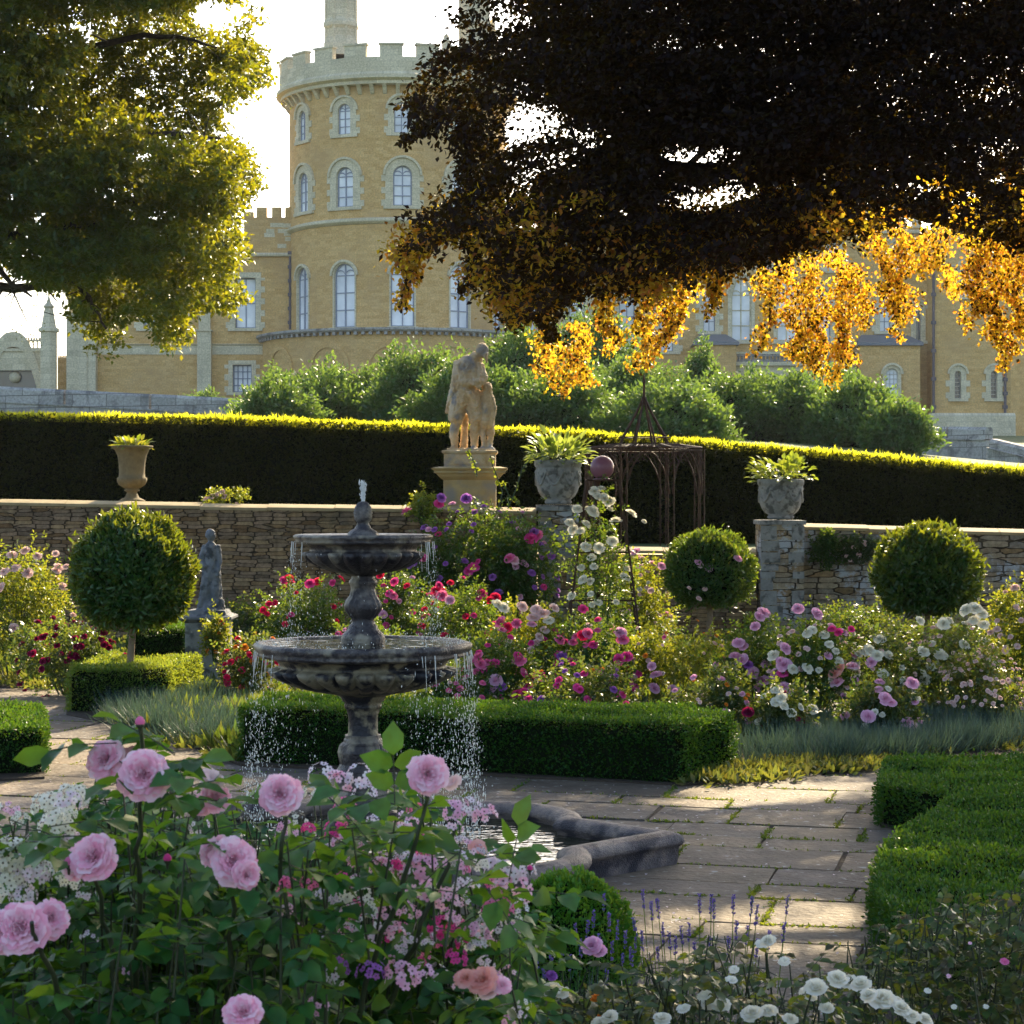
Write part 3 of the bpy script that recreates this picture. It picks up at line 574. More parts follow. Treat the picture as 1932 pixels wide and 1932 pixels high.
# ------------------------------------------------------------ pool: square set on its corner with four round lobes
YF = 12.0; XF = (685-966)/F*YF
def outline(inset=0.0, n=720):
    th = np.arange(n)/n*2*np.pi; c, s_ = np.cos(th), np.sin(th)
    rsq = (1.79-inset*math.sqrt(2))/(np.abs(c)+np.abs(s_)); best = rsq.copy()
    for sx in (1, -1):
        for sy in (1, -1):
            cx, cy, r = .65*sx, .65*sy, .60-inset; b = c*cx+s_*cy; disc = b*b-(cx*cx+cy*cy-r*r); ok = disc > 0
            rr = np.where(ok, b+np.sqrt(np.maximum(disc, 0)), 0); best = np.maximum(best, rr)
    return np.stack([best*c, best*s_], 1)
prof = [(.012, -.02), (.004, .04), (.0, .10), (-.012, .108), (-.022, .125), (-.018, .150), (.0, .172), (.035, .186), (.075, .188), (.115, .175), (.14, .15), (.145, .12), (.12, .10), (.12, -.02)]
mb = MB(); rings = [outline(i_) for i_, _ in prof]; n = 720; V = np.concatenate([np.column_stack([r_[:, 0], r_[:, 1], np.full(n, zz)]) for r_, (_, zz) in zip(rings, prof)])
j = np.arange(n); k = (j+1) % n; f = np.concatenate([np.stack([i*n+j, i*n+k, (i+1)*n+k, (i+1)*n+j], 1) for i in range(len(prof)-1)]); mb.add(V, f)
POOL = thing('fountain_pool', 'low grey stone pool with round lobes and pointed corners around the fountain', 'pool', (XF, YF, 0))
put('rim', mb, M['poolrim'], POOL, True)
def watermat():
    m, n, out = newmat('pool_water'); tc = N(n, 'ShaderNodeTexCoord')
    a = N(n, 'ShaderNodeTexNoise'); a.inputs['Scale'].default_value = 7; a.inputs['Detail'].default_value = 2; mp = N(n, 'ShaderNodeMapping'); mp.inputs['Scale'].default_value = (1, 1.8, 1)
    n.links.new(tc.outputs['Object'], mp.inputs[0]); n.links.new(mp.outputs[0], a.inputs['Vector'])
    bp = N(n, 'ShaderNodeBump'); bp.inputs['Strength'].default_value = 1; bp.inputs['Distance'].default_value = .010; n.links.new(a.outputs[0], bp.inputs['Height'])
    p = N(n, 'ShaderNodeBsdfPrincipled'); p.inputs['Base Color'].default_value = (.035, .035, .02, 1); p.inputs['Roughness'].default_value = .03; p.inputs['IOR'].default_value = 1.33; p.inputs['Specular IOR Level'].default_value = .35
    n.links.new(bp.outputs[0], p.inputs['Normal']); n.links.new(p.outputs[0], out.inputs[0]); return m
M['water'] = watermat()
mb = MB(); r_ = outline(.1); mb.add(np.column_stack([r_[:, 0]+XF, r_[:, 1]+YF, np.full(720, .085)]), [tuple(range(720))]); tag(put('pool_water', mb, M['water']), kind='structure')

# ------------------------------------------------------------ fountain
FT = thing('fountain', 'dark weathered two bowl stone fountain standing in the pool', 'fountain', (XF, YF, 0))
q = YF/F
def zv(v): return EYE+(HV-v)*q
def prof_(l): return [(r*q, zv(v)) for r, v in l]
def flute(nf, i0, i1, amp, ph=0, sharp=1.0):
    return lambda a, i, zz, rr: 1+(amp*(np.abs(np.sin(a*nf/2+ph+i*.12))**sharp-.5) if i0 <= i <= i1 else 0*a)
def lob(k, amp): return lambda a, i, zz, rr: 1+amp*np.abs(np.cos(a*k/2))**6
mb = MB(); lathe(mb, prof_([(70,1570),(70,1530),(60,1525),(54,1505),(50,1490),(52,1452)]), 8, rot=math.pi/8)
lathe(mb, prof_([(50,1452),(46,1446),(43,1440),(45,1430),(47,1418),(44,1405),(37,1399),(36,1395),(34,1392),(34,1386)]), 64, mod=flute(20, 2, 5, .05)); put('base', mb, M['fountain'], FT, False)
mb = MB(); lathe(mb, prof_([(30,1388),(28,1380),(28,1350),(31,1342),(31,1338),(35,1336),(36,1330),(34,1326),(39,1322),(42,1316),(46,1311),(50,1304)]), 64); put('stem', mb, M['fountain_light'], FT, True)
def bowl(name, pr, nf, i0, i1, amp, rimk, mat):
    mb = MB()
    def mod(a, i, zz, rr):
        k = 1+0*a
        if i0 <= i <= i1: k = k+amp*(np.abs(np.cos(a*nf/2+(i-i0)*.10))**.6-.55)
        return k
    lathe(mb, prof_(pr), 240, mod=mod, cap=False); return put(name, mb, mat, FT, True)
b1 = bowl('lower_bowl', [(46,1312),(60,1308),(90,1302),(120,1294),(145,1283),(163,1272),(168,1263),(160,1258),(155,1256),(158,1251),(166,1241)], 26, 2, 6, .17, 8, M['fountain_light'])
mb = MB()
rimmod = lambda a, i, zz, rr: 1+.018*np.abs(np.cos(a*4))**8
lathe(mb, prof_([(166,1241),(172,1239),(190,1238),(197,1236),(199,1232),(197,1229),(200,1226),(203,1220),(202,1214),(196,1211),(188,1212),(182,1216),(150,1224),(60,1228),(1,1228)]), 240, mod=rimmod, cap=False); put('rim', mb, M['fountain'], b1, True)
mb = MB(); lathe(mb, [(.001, zv(1215)), (178*q, zv(1215))], 64, cap=False); put('water', mb, M['water'], b1)
mb = MB(); lathe(mb, prof_([(40,1216),(42,1205),(40,1198),(34,1192),(28,1186),(27,1180),(22,1176),(21,1168),(26,1162),(33,1152),(35,1142),(31,1132),(25,1124),(23,1112),(24,1104),(27,1100),(26,1095),(22,1092),(22,1086)]), 64, mod=flute(16, 8, 12, .10)); put('upper_stem', mb, M['fountain'], FT, True)
b2 = bowl('upper_bowl', [(22,1087),(32,1083),(55,1078),(80,1070),(97,1060),(107,1050),(109,1043),(103,1040),(100,1038),(103,1033),(108,1027)], 22, 2, 6, .16, 0, M['fountain'])
mb = MB(); lathe(mb, prof_([(108,1027),(120,1026),(126,1024),(128,1021),(127,1018),(131,1015),(132,1011),(127,1008),(118,1010),(60,1016),(1,1017)]), 240, cap=False); put('rim', mb, M['fountain'], b2, True)
mb = MB(); lathe(mb, [(.001, zv(1011)), (118*q, zv(1011))], 64, cap=False); put('water', mb, M['water'], b2)
mb = MB(); lathe(mb, prof_([(30,1014),(29,1006),(24,1001),(16,997),(12,990),(12,985),(16,981),(17,977)]), 40)
def pine(a, i, zz, rr): return 1+.10*np.sin(a*10+i*2.1)
pr = [(17*math.sin(min(1, (k/16)*1.0+.28)*math.pi*.98)**.8 if k < 16 else 1.5, 977-k*2.0) for k in range(17)]
lathe(mb, prof_([(9,979)]+[(max(2.2, 16.5*math.sqrt(max(0, 1-((k-5)/11.5)**2))), 978-k*2.0) for k in range(0, 17)]), 40, mod=pine); put('finial', mb, M['fountain'], FT, True)
# falling water
def dropmat():
    m, n, out = newmat('droplets'); p = N(n, 'ShaderNodeBsdfPrincipled'); p.inputs['Base Color'].default_value = (.85,.87,.85,1); p.inputs['Roughness'].default_value = .08; p.inputs['Specular IOR Level'].default_value = 1
    t = N(n, 'ShaderNodeBsdfTranslucent'); t.inputs[0].default_value = (.95,.95,.9,1); mx = N(n, 'ShaderNodeMixShader'); mx.inputs[0].default_value = .55
    n.links.new(p.outputs[0], mx.inputs[1]); n.links.new(t.outputs[0], mx.inputs[2]); n.links.new(mx.outputs[0], out.inputs[0]); return m
M['drops'] = dropmat()
OCT = np.array([[1,0,0],[-1,0,0],[0,1,0],[0,-1,0],[0,0,1],[0,0,-1]], float); OF = np.array([[0,2,4],[2,1,4],[1,3,4],[3,0,4],[2,0,5],[1,2,5],[3,1,5],[0,3,5]])
def drops(mb, p, r, st):
    n = len(p); v = p[:, None, :]+OCT[None]*r[:, None, None]*np.array([1, 1, 1])*np.stack([np.ones(n), np.ones(n), st], 1)[:, None, :]
    mb.add(v.reshape(-1, 3), (np.arange(n)[:, None, None]*6+OF[None]).reshape(-1, 3))
mb = MB()
def fall(a0, a1, R0, z0, z1, n, out=.05, rs=(.0022, .0048)):
    a = rng.uniform(a0, a1, n); a = a+.05*np.sin(a*40); k = rng.uniform(0, 1, n)**.62; zz = z0-(z0-z1)*k; rr = R0*q+out*np.sqrt(k)+rng.normal(0, .012, n)*(1+2*k)
    lng = rng.uniform(0, 1, n) < .45; rad = rng.uniform(*rs, n)*(.6+.7*rng.uniform(0, 1, n)**3)
    drops(mb, np.stack([XF+rr*np.cos(a), YF+rr*np.sin(a), zz], 1), np.where(lng, rad*.5, rad), np.where(lng, rng.uniform(4, 9, n), rng.uniform(1, 2.4, n)))
    ns = n//60; a = rng.uniform(a0, a1, ns)      # unbroken threads just under the rim
    for q_ in range(ns):
        L_ = random.uniform(.04, .20)*min(1, (z0-z1)/.5); rr_ = R0*q+.012; tube(mb, [(XF+(rr_+.25*out*k_)*math.cos(a[q_]), YF+(rr_+.25*out*k_)*math.sin(a[q_]), z0-.004-L_*k_) for k_ in (0, .3, .6, 1)], [.0022, .0018, .0014, .0008], 4, False)
for a0, a1, n in ((-3.9, -2.35, 1250), (-1.15, .75, 2100), (2.0, 2.5, 150), (.75, 1.3, 250)): fall(a0, a1, 200, zv(1225), .09, n)
for a0, a1, n in ((-3.6, -2.6, 300), (-.6, .5, 420), (-2.6, -.6, 90), (.5, 2.6, 120)): fall(a0, a1, 130, zv(1020), zv(1216), n, .03, (.0018, .0034))
for cx, n in ((0, 260),):   # splashes on the lower bowl
    a = rng.uniform(0, 2*np.pi, 420); rr = rng.uniform(.50, .61, 420); drops(mb, np.stack([XF+rr*np.cos(a), YF+rr*np.sin(a), zv(1214)+np.abs(rng.normal(0, .02, 420))], 1), rng.uniform(.001, .0032, 420), rng.uniform(1, 2.5, 420))
k = rng.uniform(0, 1, 190); drops(mb, np.stack([XF+rng.normal(0, .0045, 190)*(1+2*k*k), YF+rng.normal(0, .0045, 190), zv(948)+k*.115], 1), rng.uniform(.002, .006, 190), rng.uniform(1, 4, 190))
tag(put('falling_water', mb, M['drops']), 'white water drops falling from the fountain bowls', 'water drops', kind='stuff')

# ------------------------------------------------------------ statues
def capsule(mb, a, b, ra, rb, seg=14, n=5):
    a = np.array(a, float); b = np.array(b, float); pts = []; rad = []
    d = (b-a); L = np.linalg.norm(d)+1e-6; d /= L
    for k in range(4): t_ = math.cos(k/4*math.pi/2); pts.append(a-d*ra*t_); rad.append(ra*math.sin(math.acos(min(1, t_)))+.002)
    for k in range(n+1): pts.append(a+(b-a)*k/n); rad.append(ra+(rb-ra)*k/n)
    for k in range(1, 5): t_ = math.sin(k/4*math.pi/2); pts.append(b+d*rb*t_); rad.append(rb*math.cos(math.asin(min(1, t_)))+.002)
    tube(mb, pts, rad, seg)
def remesh(o, voxel, sm=2, disp=0.0):
    m = o.modifiers.new('remesh', 'REMESH'); m.mode = 'VOXEL'; m.voxel_size = voxel; m.use_smooth_shade = True
    s_ = o.modifiers.new('smooth', 'SMOOTH'); s_.factor = .5; s_.iterations = sm
    if disp:
        tx = bpy.data.textures.new('weathering', 'CLOUDS'); tx.noise_scale = .035; tx.noise_depth = 3; d = o.modifiers.new('disp', 'DISPLACE'); d.texture = tx; d.strength = disp; d.mid_level = .5
# tall statue: cloaked bowed figure with a child at its side
YS = 30.6; XS = x(887, YS); k_ = YS/F
pd = thing('statue_pedestal', 'buff stone pedestal with a wide moulded cornice under the cloaked statue', 'pedestal', (XS, YS, 0))
def sqlathe(mb, pr): lathe(mb, [(r*math.sqrt(2), zz) for r, zz in pr], 4, rot=math.pi/4)
zS = lambda v: EYE+(HV-v)*k_
mb = MB(); sqlathe(mb, [(54*k_, .6), (54*k_, zS(990)), (49*k_, zS(985)), (49*k_, zS(906))]); put('dado', mb, M['pedestal'], pd)
mb = MB(); sqlathe(mb, [(49*k_, zS(906)), (52*k_, zS(904)), (58*k_, zS(899)), (62*k_, zS(894)), (66*k_, zS(893)), (66*k_, zS(889)), (70*k_, zS(886)), (71*k_, zS(884)), (56*k_, zS(881))]); put('cornice', mb, M['pedestal'], pd)
mb = MB(); sqlathe(mb, [(48*k_, zS(881.5)), (48*k_, zS(858)), (52*k_, zS(855)), (52*k_, zS(851)), (46*k_, zS(850))]); box(mb, -30*k_, 30*k_, -50*k_, -48.6*k_, zS(876), zS(862)); put('plinth', mb, M['statue'], pd)
st = thing('statue', 'weathered buff stone statue of a bowed cloaked figure beside a small child', 'statue', (XS, YS, zS(851)))
mb = MB(); C_ = lambda a, b, ra, rb: capsule(mb, a, b, ra, rb)
# coordinates: x right, y away from the viewer, z up (metres); figure faces us and to the right
C_((-.10,0,.76), (-.02,0,1.22), .17, .17)      # trunk
C_((-.03,0,1.18), (.07,-.01,1.32), .17, .11); C_((.07,-.01,1.32), (.15,-.05,1.40), .07, .06)
sphere(mb, (.175,-.08,1.45), .092, 16, 12, (1, 1.05, 1.18)); C_((.225,-.15,1.38), (.24,-.14,1.28), .035, .02)   # bowed head, beard
C_((.215,-.11,1.45), (.225,-.13,1.44), .018, .014)
C_((-.16,-.02,1.24), (-.20,-.08,.98), .085, .075); C_((-.20,-.09,.98), (.06,-.2,.97), .07, .05); C_((.06,-.2,.97), (.12,-.2,1.0), .045, .035)   # left arm folded
C_((.13,-.02,1.22), (.20,-.08,1.05), .075, .06); C_((.20,-.08,1.05), (.12,-.18,.93), .06, .045)
for k in range(5): C_((-.17+k*.075,-.10-.02*(k % 2),1.24), (-.10+k*.06,-.14,.96), .04, .045)   # folds across the chest
C_((-.14,0,.78), (-.20,-.03,.50), .14, .12); C_((-.20,-.03,.50), (-.20,-.02,.43), .12, .09)     # breeches
C_((.03,0,.78), (.09,-.04,.50), .14, .12); C_((.09,-.04,.50), (.08,-.03,.43), .12, .09)
C_((-.20,-.02,.45), (-.235,0,.25), .075, .07); C_((-.235,0,.25), (-.22,.0,.06), .07, .045); C_((-.22,-.02,.045), (-.25,-.14,.03), .045, .035)
C_((.08,-.03,.45), (.06,-.01,.24), .075, .072); C_((.06,-.01,.24), (.06,.0,.06), .07, .045); C_((.06,-.02,.045), (.04,-.15,.03), .045, .035)
C_((-.07,.10,.5), (-.10,.08,.02), .05, .06)          # tree stump behind
# cloak falling from the shoulder to the knee
for k in range(6):
    a = k/8; C_((-.14+.12*a, .10-.02*a, 1.30-.02*abs(a-.5)), (-.33+.30*a, .08+.06*math.sin(a*9), .58+.10*a-.03*(k % 2)), .05, .036)
for k in range(4): C_((-.20+.01*k, .06-.05*k, 1.15-.03*k), (-.32+.03*k, .03-.05*k, .66+.07*k), .05, .03)
C_((-.2,-.1,.93), (.02,-.17,.80), .05, .04); C_((.0,-.17,.82), (.1,-.14,.66), .05, .03)
# child
sphere(mb, (.245,-.05,.905), .078, 14, 10, (1, 1, 1.1)); C_((.24,-.03,.82), (.24,-.03,.60), .085, .10); C_((.24,-.03,.60), (.24,-.03,.42), .11, .115)
C_((.31,-.03,.76), (.35,-.04,.60), .045, .04); C_((.35,-.04,.60), (.33,-.07,.44), .038, .03); C_((.16,-.03,.77), (.10,-.05,.88), .04, .035)
C_((.19,-.03,.42), (.19,-.02,.24), .055, .045); C_((.19,-.02,.24), (.20,-.02,.05), .042, .035); C_((.30,-.03,.42), (.30,-.02,.24), .055, .05); C_((.30,-.02,.24), (.28,-.02,.05), .045, .038)
C_((.20,-.02,.04), (.17,-.12,.03), .04, .03); C_((.28,-.02,.04), (.31,-.12,.03), .045, .035)
box(mb, -.33, .36, -.2, .2, -.01, .035)
o = put('figure_group', mb, M['statue'], st); remesh(o, .011, 1, .035)
# small grey statue on a square pillar
YG = 23.4; XG = x(394, YG); k_ = YG/F; zG = lambda v: EYE+(HV-v)*k_
pd = thing('statue_pillar', 'grey lichened square stone pillar under the small grey statue', 'pedestal', (XG, YG, 0))
mb = MB(); sqlathe(mb, [(50*k_, 0), (50*k_, zG(1283)), (44*k_, zG(1276)), (39*k_, zG(1268)), (39*k_, zG(1173))]); put('shaft', mb, M['greystone'] if False else M['urngrey'], pd)
mb = MB(); sqlathe(mb, [(39*k_, zG(1173)), (44*k_, zG(1170)), (49*k_, zG(1166)), (49*k_, zG(1162)), (38*k_, zG(1157)), (34*k_, zG(1150))]); put('cap', mb, M['greystatue'], pd)
st = thing('statue', 'small grey weathered stone statue of a draped standing boy', 'statue', (XG+.02, YG, zG(1150)))
mb = MB(); h = zG(998)-zG(1150); s_ = h/.92
C_ = lambda a, b, ra, rb: capsule(mb, np.array(a)*s_, np.array(b)*s_, ra*s_, rb*s_)
sphere(mb, np.array((.0,-.01,.855))*s_, .062*s_, 14, 10, (1, 1, 1.12)); C_((0,0,.79), (0,0,.75), .03, .035)
C_((0,0,.70), (.0,0,.52), .075, .065); C_((0,0,.50), (.0,0,.40), .08, .085)
C_((-.07,0,.71), (-.115,-.02,.56), .036, .03); C_((-.115,-.02,.56), (-.05,-.09,.50), .028, .024); C_((.08,0,.71), (.105,0,.56), .036, .03); C_((.105,0,.56), (.09,-.06,.42), .028, .022)
C_((-.04,0,.42), (-.05,-.02,.22), .062, .05); C_((-.05,-.02,.22), (-.06,0,.04), .045, .035); C_((.05,0,.42), (.06,-.03,.23), .062, .05); C_((.06,-.03,.23), (.05,0,.04), .045, .035)
for k in range(7): C_((.07-.018*k, .05-.01*k, .66-.02*k), (.10-.035*k, .04-.015*k, .05), .028, .038)
C_((-.09,-.05,.5), (.09,-.06,.40), .03, .03); C_((-.08,0,.0), (-.09,0,.05), .1, .06); C_((.08,0,.0), (.10,0,.08), .1, .06); C_((0,-.05,.0), (0,-.05,.03), .12, .08)
o = put('figure', mb, M['greystatue'], st); remesh(o, .009, 2, .02)

# ------------------------------------------------------------ rusty iron gazebo in front of the yew hedge
YZ = 33.3; XZ = x(1215, YZ); k_ = YZ/F; zZ = lambda v: EYE+(HV-v)*k_
gz = thing('iron_gazebo', 'rusty iron garden gazebo with pointed openwork roof', 'gazebo', (XZ, YZ, 1.3))
zr = zZ(846)-1.3; ze = zZ(938)-1.3*0; hw = 106*k_; crn = []
for i in range(8): a = math.pi/8+i*math.pi/4; crn.append((hw*math.cos(a)/math.cos(math.pi/8), hw*math.sin(a)/math.cos(math.pi/8)))
W = lambda p: np.array(p)
mb = MB()
for i in range(8):
    a, b = W(crn[i]), W(crn[(i+1) % 8])
    for zz in (zr, zr-.05, zr-.42*0-.04): tube(mb, [(a[0], a[1], zz), (b[0], b[1], zz)], .012, 5)
    # scrollwork frieze
    for s_ in np.linspace(.08, .92, 9):
        p = a+(b-a)*s_; tube(mb, [(p[0]+.02*math.sin(s_*40), p[1], zr), (p[0]-.03, p[1], zr-.12), (p[0]+.03, p[1], zr-.22-.05*math.sin(s_*9))], .007, 4)
put('ring', mb, M['rust'], gz)
mb = MB()
for i in range(8):
    a, b = W(crn[i]), W(crn[(i+1) % 8]); m_ = (a+b)/2; rise = .42
    if i % 2 == 0 or True:
        for sg in (0, 1):
            e = a if sg == 0 else b
            tube(mb, [(*(e+(m_-e)*.08), zr-.72), (*(e+(m_-e)*.14), zr-.55), (*(e+(m_-e)*.34), zr-.32), (*(e+(m_-e)*.65), zr-.13), (*(m_), zr-.03)], .013, 5)
            tube(mb, [(*(e+(m_-e)*.10), zr-.62), (*(e+(m_-e)*.22), zr-.40), (*(e+(m_-e)*.16), zr-.2), (*(e+(m_-e)*.36), zr-.05)], .008, 4)
put('arch', mb, M['rust'], gz)
for i in range(8):
    mb = MB(); a = W(crn[i])*.985
    for dx in (-.045, .045): tube(mb, [(a[0]+dx, a[1], 0), (a[0]+dx, a[1], zr)], .011, 5)
    for zz in np.arange(.15, zr, .24): tube(mb, [(a[0]-.045, a[1], zz), (a[0]+.045, a[1], zz+.1)], .006, 4)
    put('post', mb, M['rust'], gz)
zt = zZ(752)-1.3; mb = MB()
for i in range(8):
    a = W(crn[i]); pts = []
    for k in np.linspace(0, 1, 12):
        rr = (1-k)**1.3*.42+.02; pts.append((a[0]*rr, a[1]*rr, zr+.02+(zt-zr)*k**.80))
    pts = [(a[0]*1.0, a[1]*1.0, zr), (a[0]*.62, a[1]*.62, zr+.05)]+pts; tube(mb, pts, .018, 5)
for rr, zz in ((.62, zr+.06), (.44, zr+(zt-zr)*.22)):
    ring = [(a[0]*rr, a[1]*rr, zz) for a in crn]; ring.append(ring[0])
    for i in range(8): tube(mb, [ring[i], ring[i+1]], .010, 5)
for i in range(8):
    a, b = W(crn[i]), W(crn[(i+1) % 8])
    for s_ in np.linspace(.1, .9, 7): p = a+(b-a)*s_; tube(mb, [(p[0]*.98, p[1]*.98, zr), (p[0]*.62, p[1]*.62, zr+.06)], .006, 4)
put('roof_rib', mb, M['rust'], gz)
mb = MB(); lathe(mb, [(.035, zt-.1), (.045, zt-.02), (.022, zt+.03), (.018, zZ(725)-1.3), (.024, zZ(722)-1.3), (.02, zZ(716)-1.3), (.004, zZ(703)-1.3)], 10); put('finial', mb, M['rust'], gz, True)

# ------------------------------------------------------------ rusty obelisk with a purple ball
YO = 22.4; XO = x(1137, YO); k_ = YO/F; zO = lambda v: EYE+(HV-v)*k_
ob = thing('garden_obelisk', 'tall rusty metal rose obelisk standing in the flower bed', 'obelisk', (XO, YO, 0)); mb = MB(); T = .17; B = .46; Zt = zO(906)
for sx in (-1, 1):
    for sy in (-1, 1):
        mb = MB(); tube(mb, [(B*sx, B*sy*.6, 0), (T*sx, T*sy, Zt)], .013, 6); put('upright', mb, M['rust'], ob)
mb = MB()
for zz in (0.5, 1.0, 1.5, Zt):
    kk = zz/Zt; hx = B+(T-B)*kk; hy = B*.6+(T-B*.6)*kk; c4 = [(-hx,-hy,zz),(hx,-hy,zz),(hx,hy,zz),(-hx,hy,zz),(-hx,-hy,zz)]
    mb = MB()
    for i in range(4): tube(mb, [c4[i], c4[i+1]], .009, 5)
    put('hoop', mb, M['rust'], ob)
mb = MB(); tube(mb, [(-.06,0,Zt*.45), (-.06,0,Zt)], .035, 8); tube(mb, [(-T,0,Zt), (T,0,Zt)], .012, 5); put('centre_post', mb, M['rust'], ob)
mb = MB(); sphere(mb, (0, 0, 0), 22.5*k_, 40, 24); lathe(mb, [(.09, -22*k_-.02), (.10, -22*k_), (.06, -20*k_)], 24)
tag(put('garden_ball', mb, M['ball'], smooth=True, loc=(XO-.005, YO, zO(882))), 'dull purple glazed ball on top of the rose obelisk', 'ball')

# ------------------------------------------------------------ castle on the hill
YC = 150.0
cx_ = lambda u: (u-966)/F*YC
cz_ = lambda v: EYE+(HV-v)/F*YC
CT = thing('castle', 'large honey coloured stone castle with a round crenellated tower on the hill', 'castle', (0, 0, 0))
class Flat:
    def __init__(s, x0, y, ang=0): s.x0, s.y, s.c, s.s_ = x0, y, math.cos(ang), math.sin(ang)
    def __call__(s, q, z, o): q = np.asarray(q, float); return np.stack([s.x0+q*s.c-o*s.s_*-1*-1, s.y+q*s.s_-o*s.c, z+0*q], -1)
class Round:
    def __init__(s, cx, cy, r): s.cx, s.cy, s.r = cx, cy, r
    def __call__(s, q, z, o):
        q = np.asarray(q, float); a = q/s.r; rr = s.r+o; return np.stack([s.cx+rr*np.sin(a), s.cy-rr*np.cos(a), z+0*q], -1)
def cwall(mb, mp, s0, s1, z0, z1, ops=(), ds=1e9, off=0.0):
    """wall with real rectangular openings cut for the windows"""
    se = {s0, s1}; ze = {z0, z1}
    for a, b, c, d in ops: se |= {a, b}; ze |= {c, d}
    n = int((s1-s0)/ds); se |= set(s0+(s1-s0)*i/(n+1) for i in range(1, n+1)) if n else set()
    se = sorted(v for v in se if s0-1e-6 <= v <= s1+1e-6); ze = sorted(v for v in ze if z0-1e-6 <= v <= z1+1e-6)
    V = []; UV = []; F_ = []
    for i in range(len(se)-1):
        for j in range(len(ze)-1):
            sm, zm = (se[i]+se[i+1])/2, (ze[j]+ze[j+1])/2
            if any(a < sm < b and c < zm < d for a, b, c, d in ops) or se[i+1]-se[i] < 1e-5: continue
            k = len(V); 
            for a, b in ((se[i], ze[j]), (se[i+1], ze[j]), (se[i+1], ze[j+1]), (se[i], ze[j+1])): V.append(mp(a, b, off)); UV.append((a, b))
            F_.append((k, k+1, k+2, k+3))
    mb.add(V, np.array(F_), UV)
def cband(mb, mp, s0, s1, prof, ds=.6):
    n = max(2, int((s1-s0)/ds)+1); ss = np.linspace(s0, s1, n); V = []; UV = []; F_ = []
    for i, s_ in enumerate(ss):
        for o, z_ in prof: V.append(mp(s_, z_, o))
    k = len(prof)
    for i in range(n-1):
        for j in range(k-1):
            F_.append((i*k+j, (i+1)*k+j, (i+1)*k+j+1, i*k+j+1))
            for a, b in ((i, j), (i+1, j), (i+1, j+1), (i, j+1)): UV.append((ss[a], prof[b][1]+prof[b][0]))
    mb.add(V, np.array(F_), UV); mb.add([mp(ss[0], z_, o) for o, z_ in prof], [tuple(range(k))]); mb.add([mp(ss[-1], z_, o) for o, z_ in prof], [tuple(range(k))[::-1]])
def cblock(mb, mp, s0, s1, z0, z1, o0, o1):
    n = max(2, int((s1-s0)/1.2)+2); ss = np.linspace(s0, s1, n); cband(mb, mp, s0, s1, [(o0, z0), (o1, z0), (o1, z1), (o0, z1)], 1.2)
def contour(s, zb, zsp, w, kind, n=14):
    """inner outline from bottom left, over the head, to bottom right; zsp = springing"""
    h = w/2; pts = [(s-h, zb), (s-h, (zb+zsp)/2), (s-h, zsp)]
    if kind == 'round': pts += [(s-h*math.cos(a), zsp+h*math.sin(a)) for a in np.linspace(0, math.pi, n)[1:-1]]
    elif kind == 'gothic':
        a_ = np.linspace(0, 1, n//2+1)
        pts += [(s-h*(1-k)**.75 if k < 1 else s, zsp+w*.85*math.sin(k*math.pi/2)**1.0) for k in a_[1:]]
        pts += [(s+h*(1-k)**.75, zsp+w*.85*math.sin(k*math.pi/2)) for k in a_[::-1][1:-1]]
    else: pts += [(s, zsp)]
    pts += [(s+h, zsp), (s+h, (zb+zsp)/2), (s+h, zb)]; return pts
WN = [0]
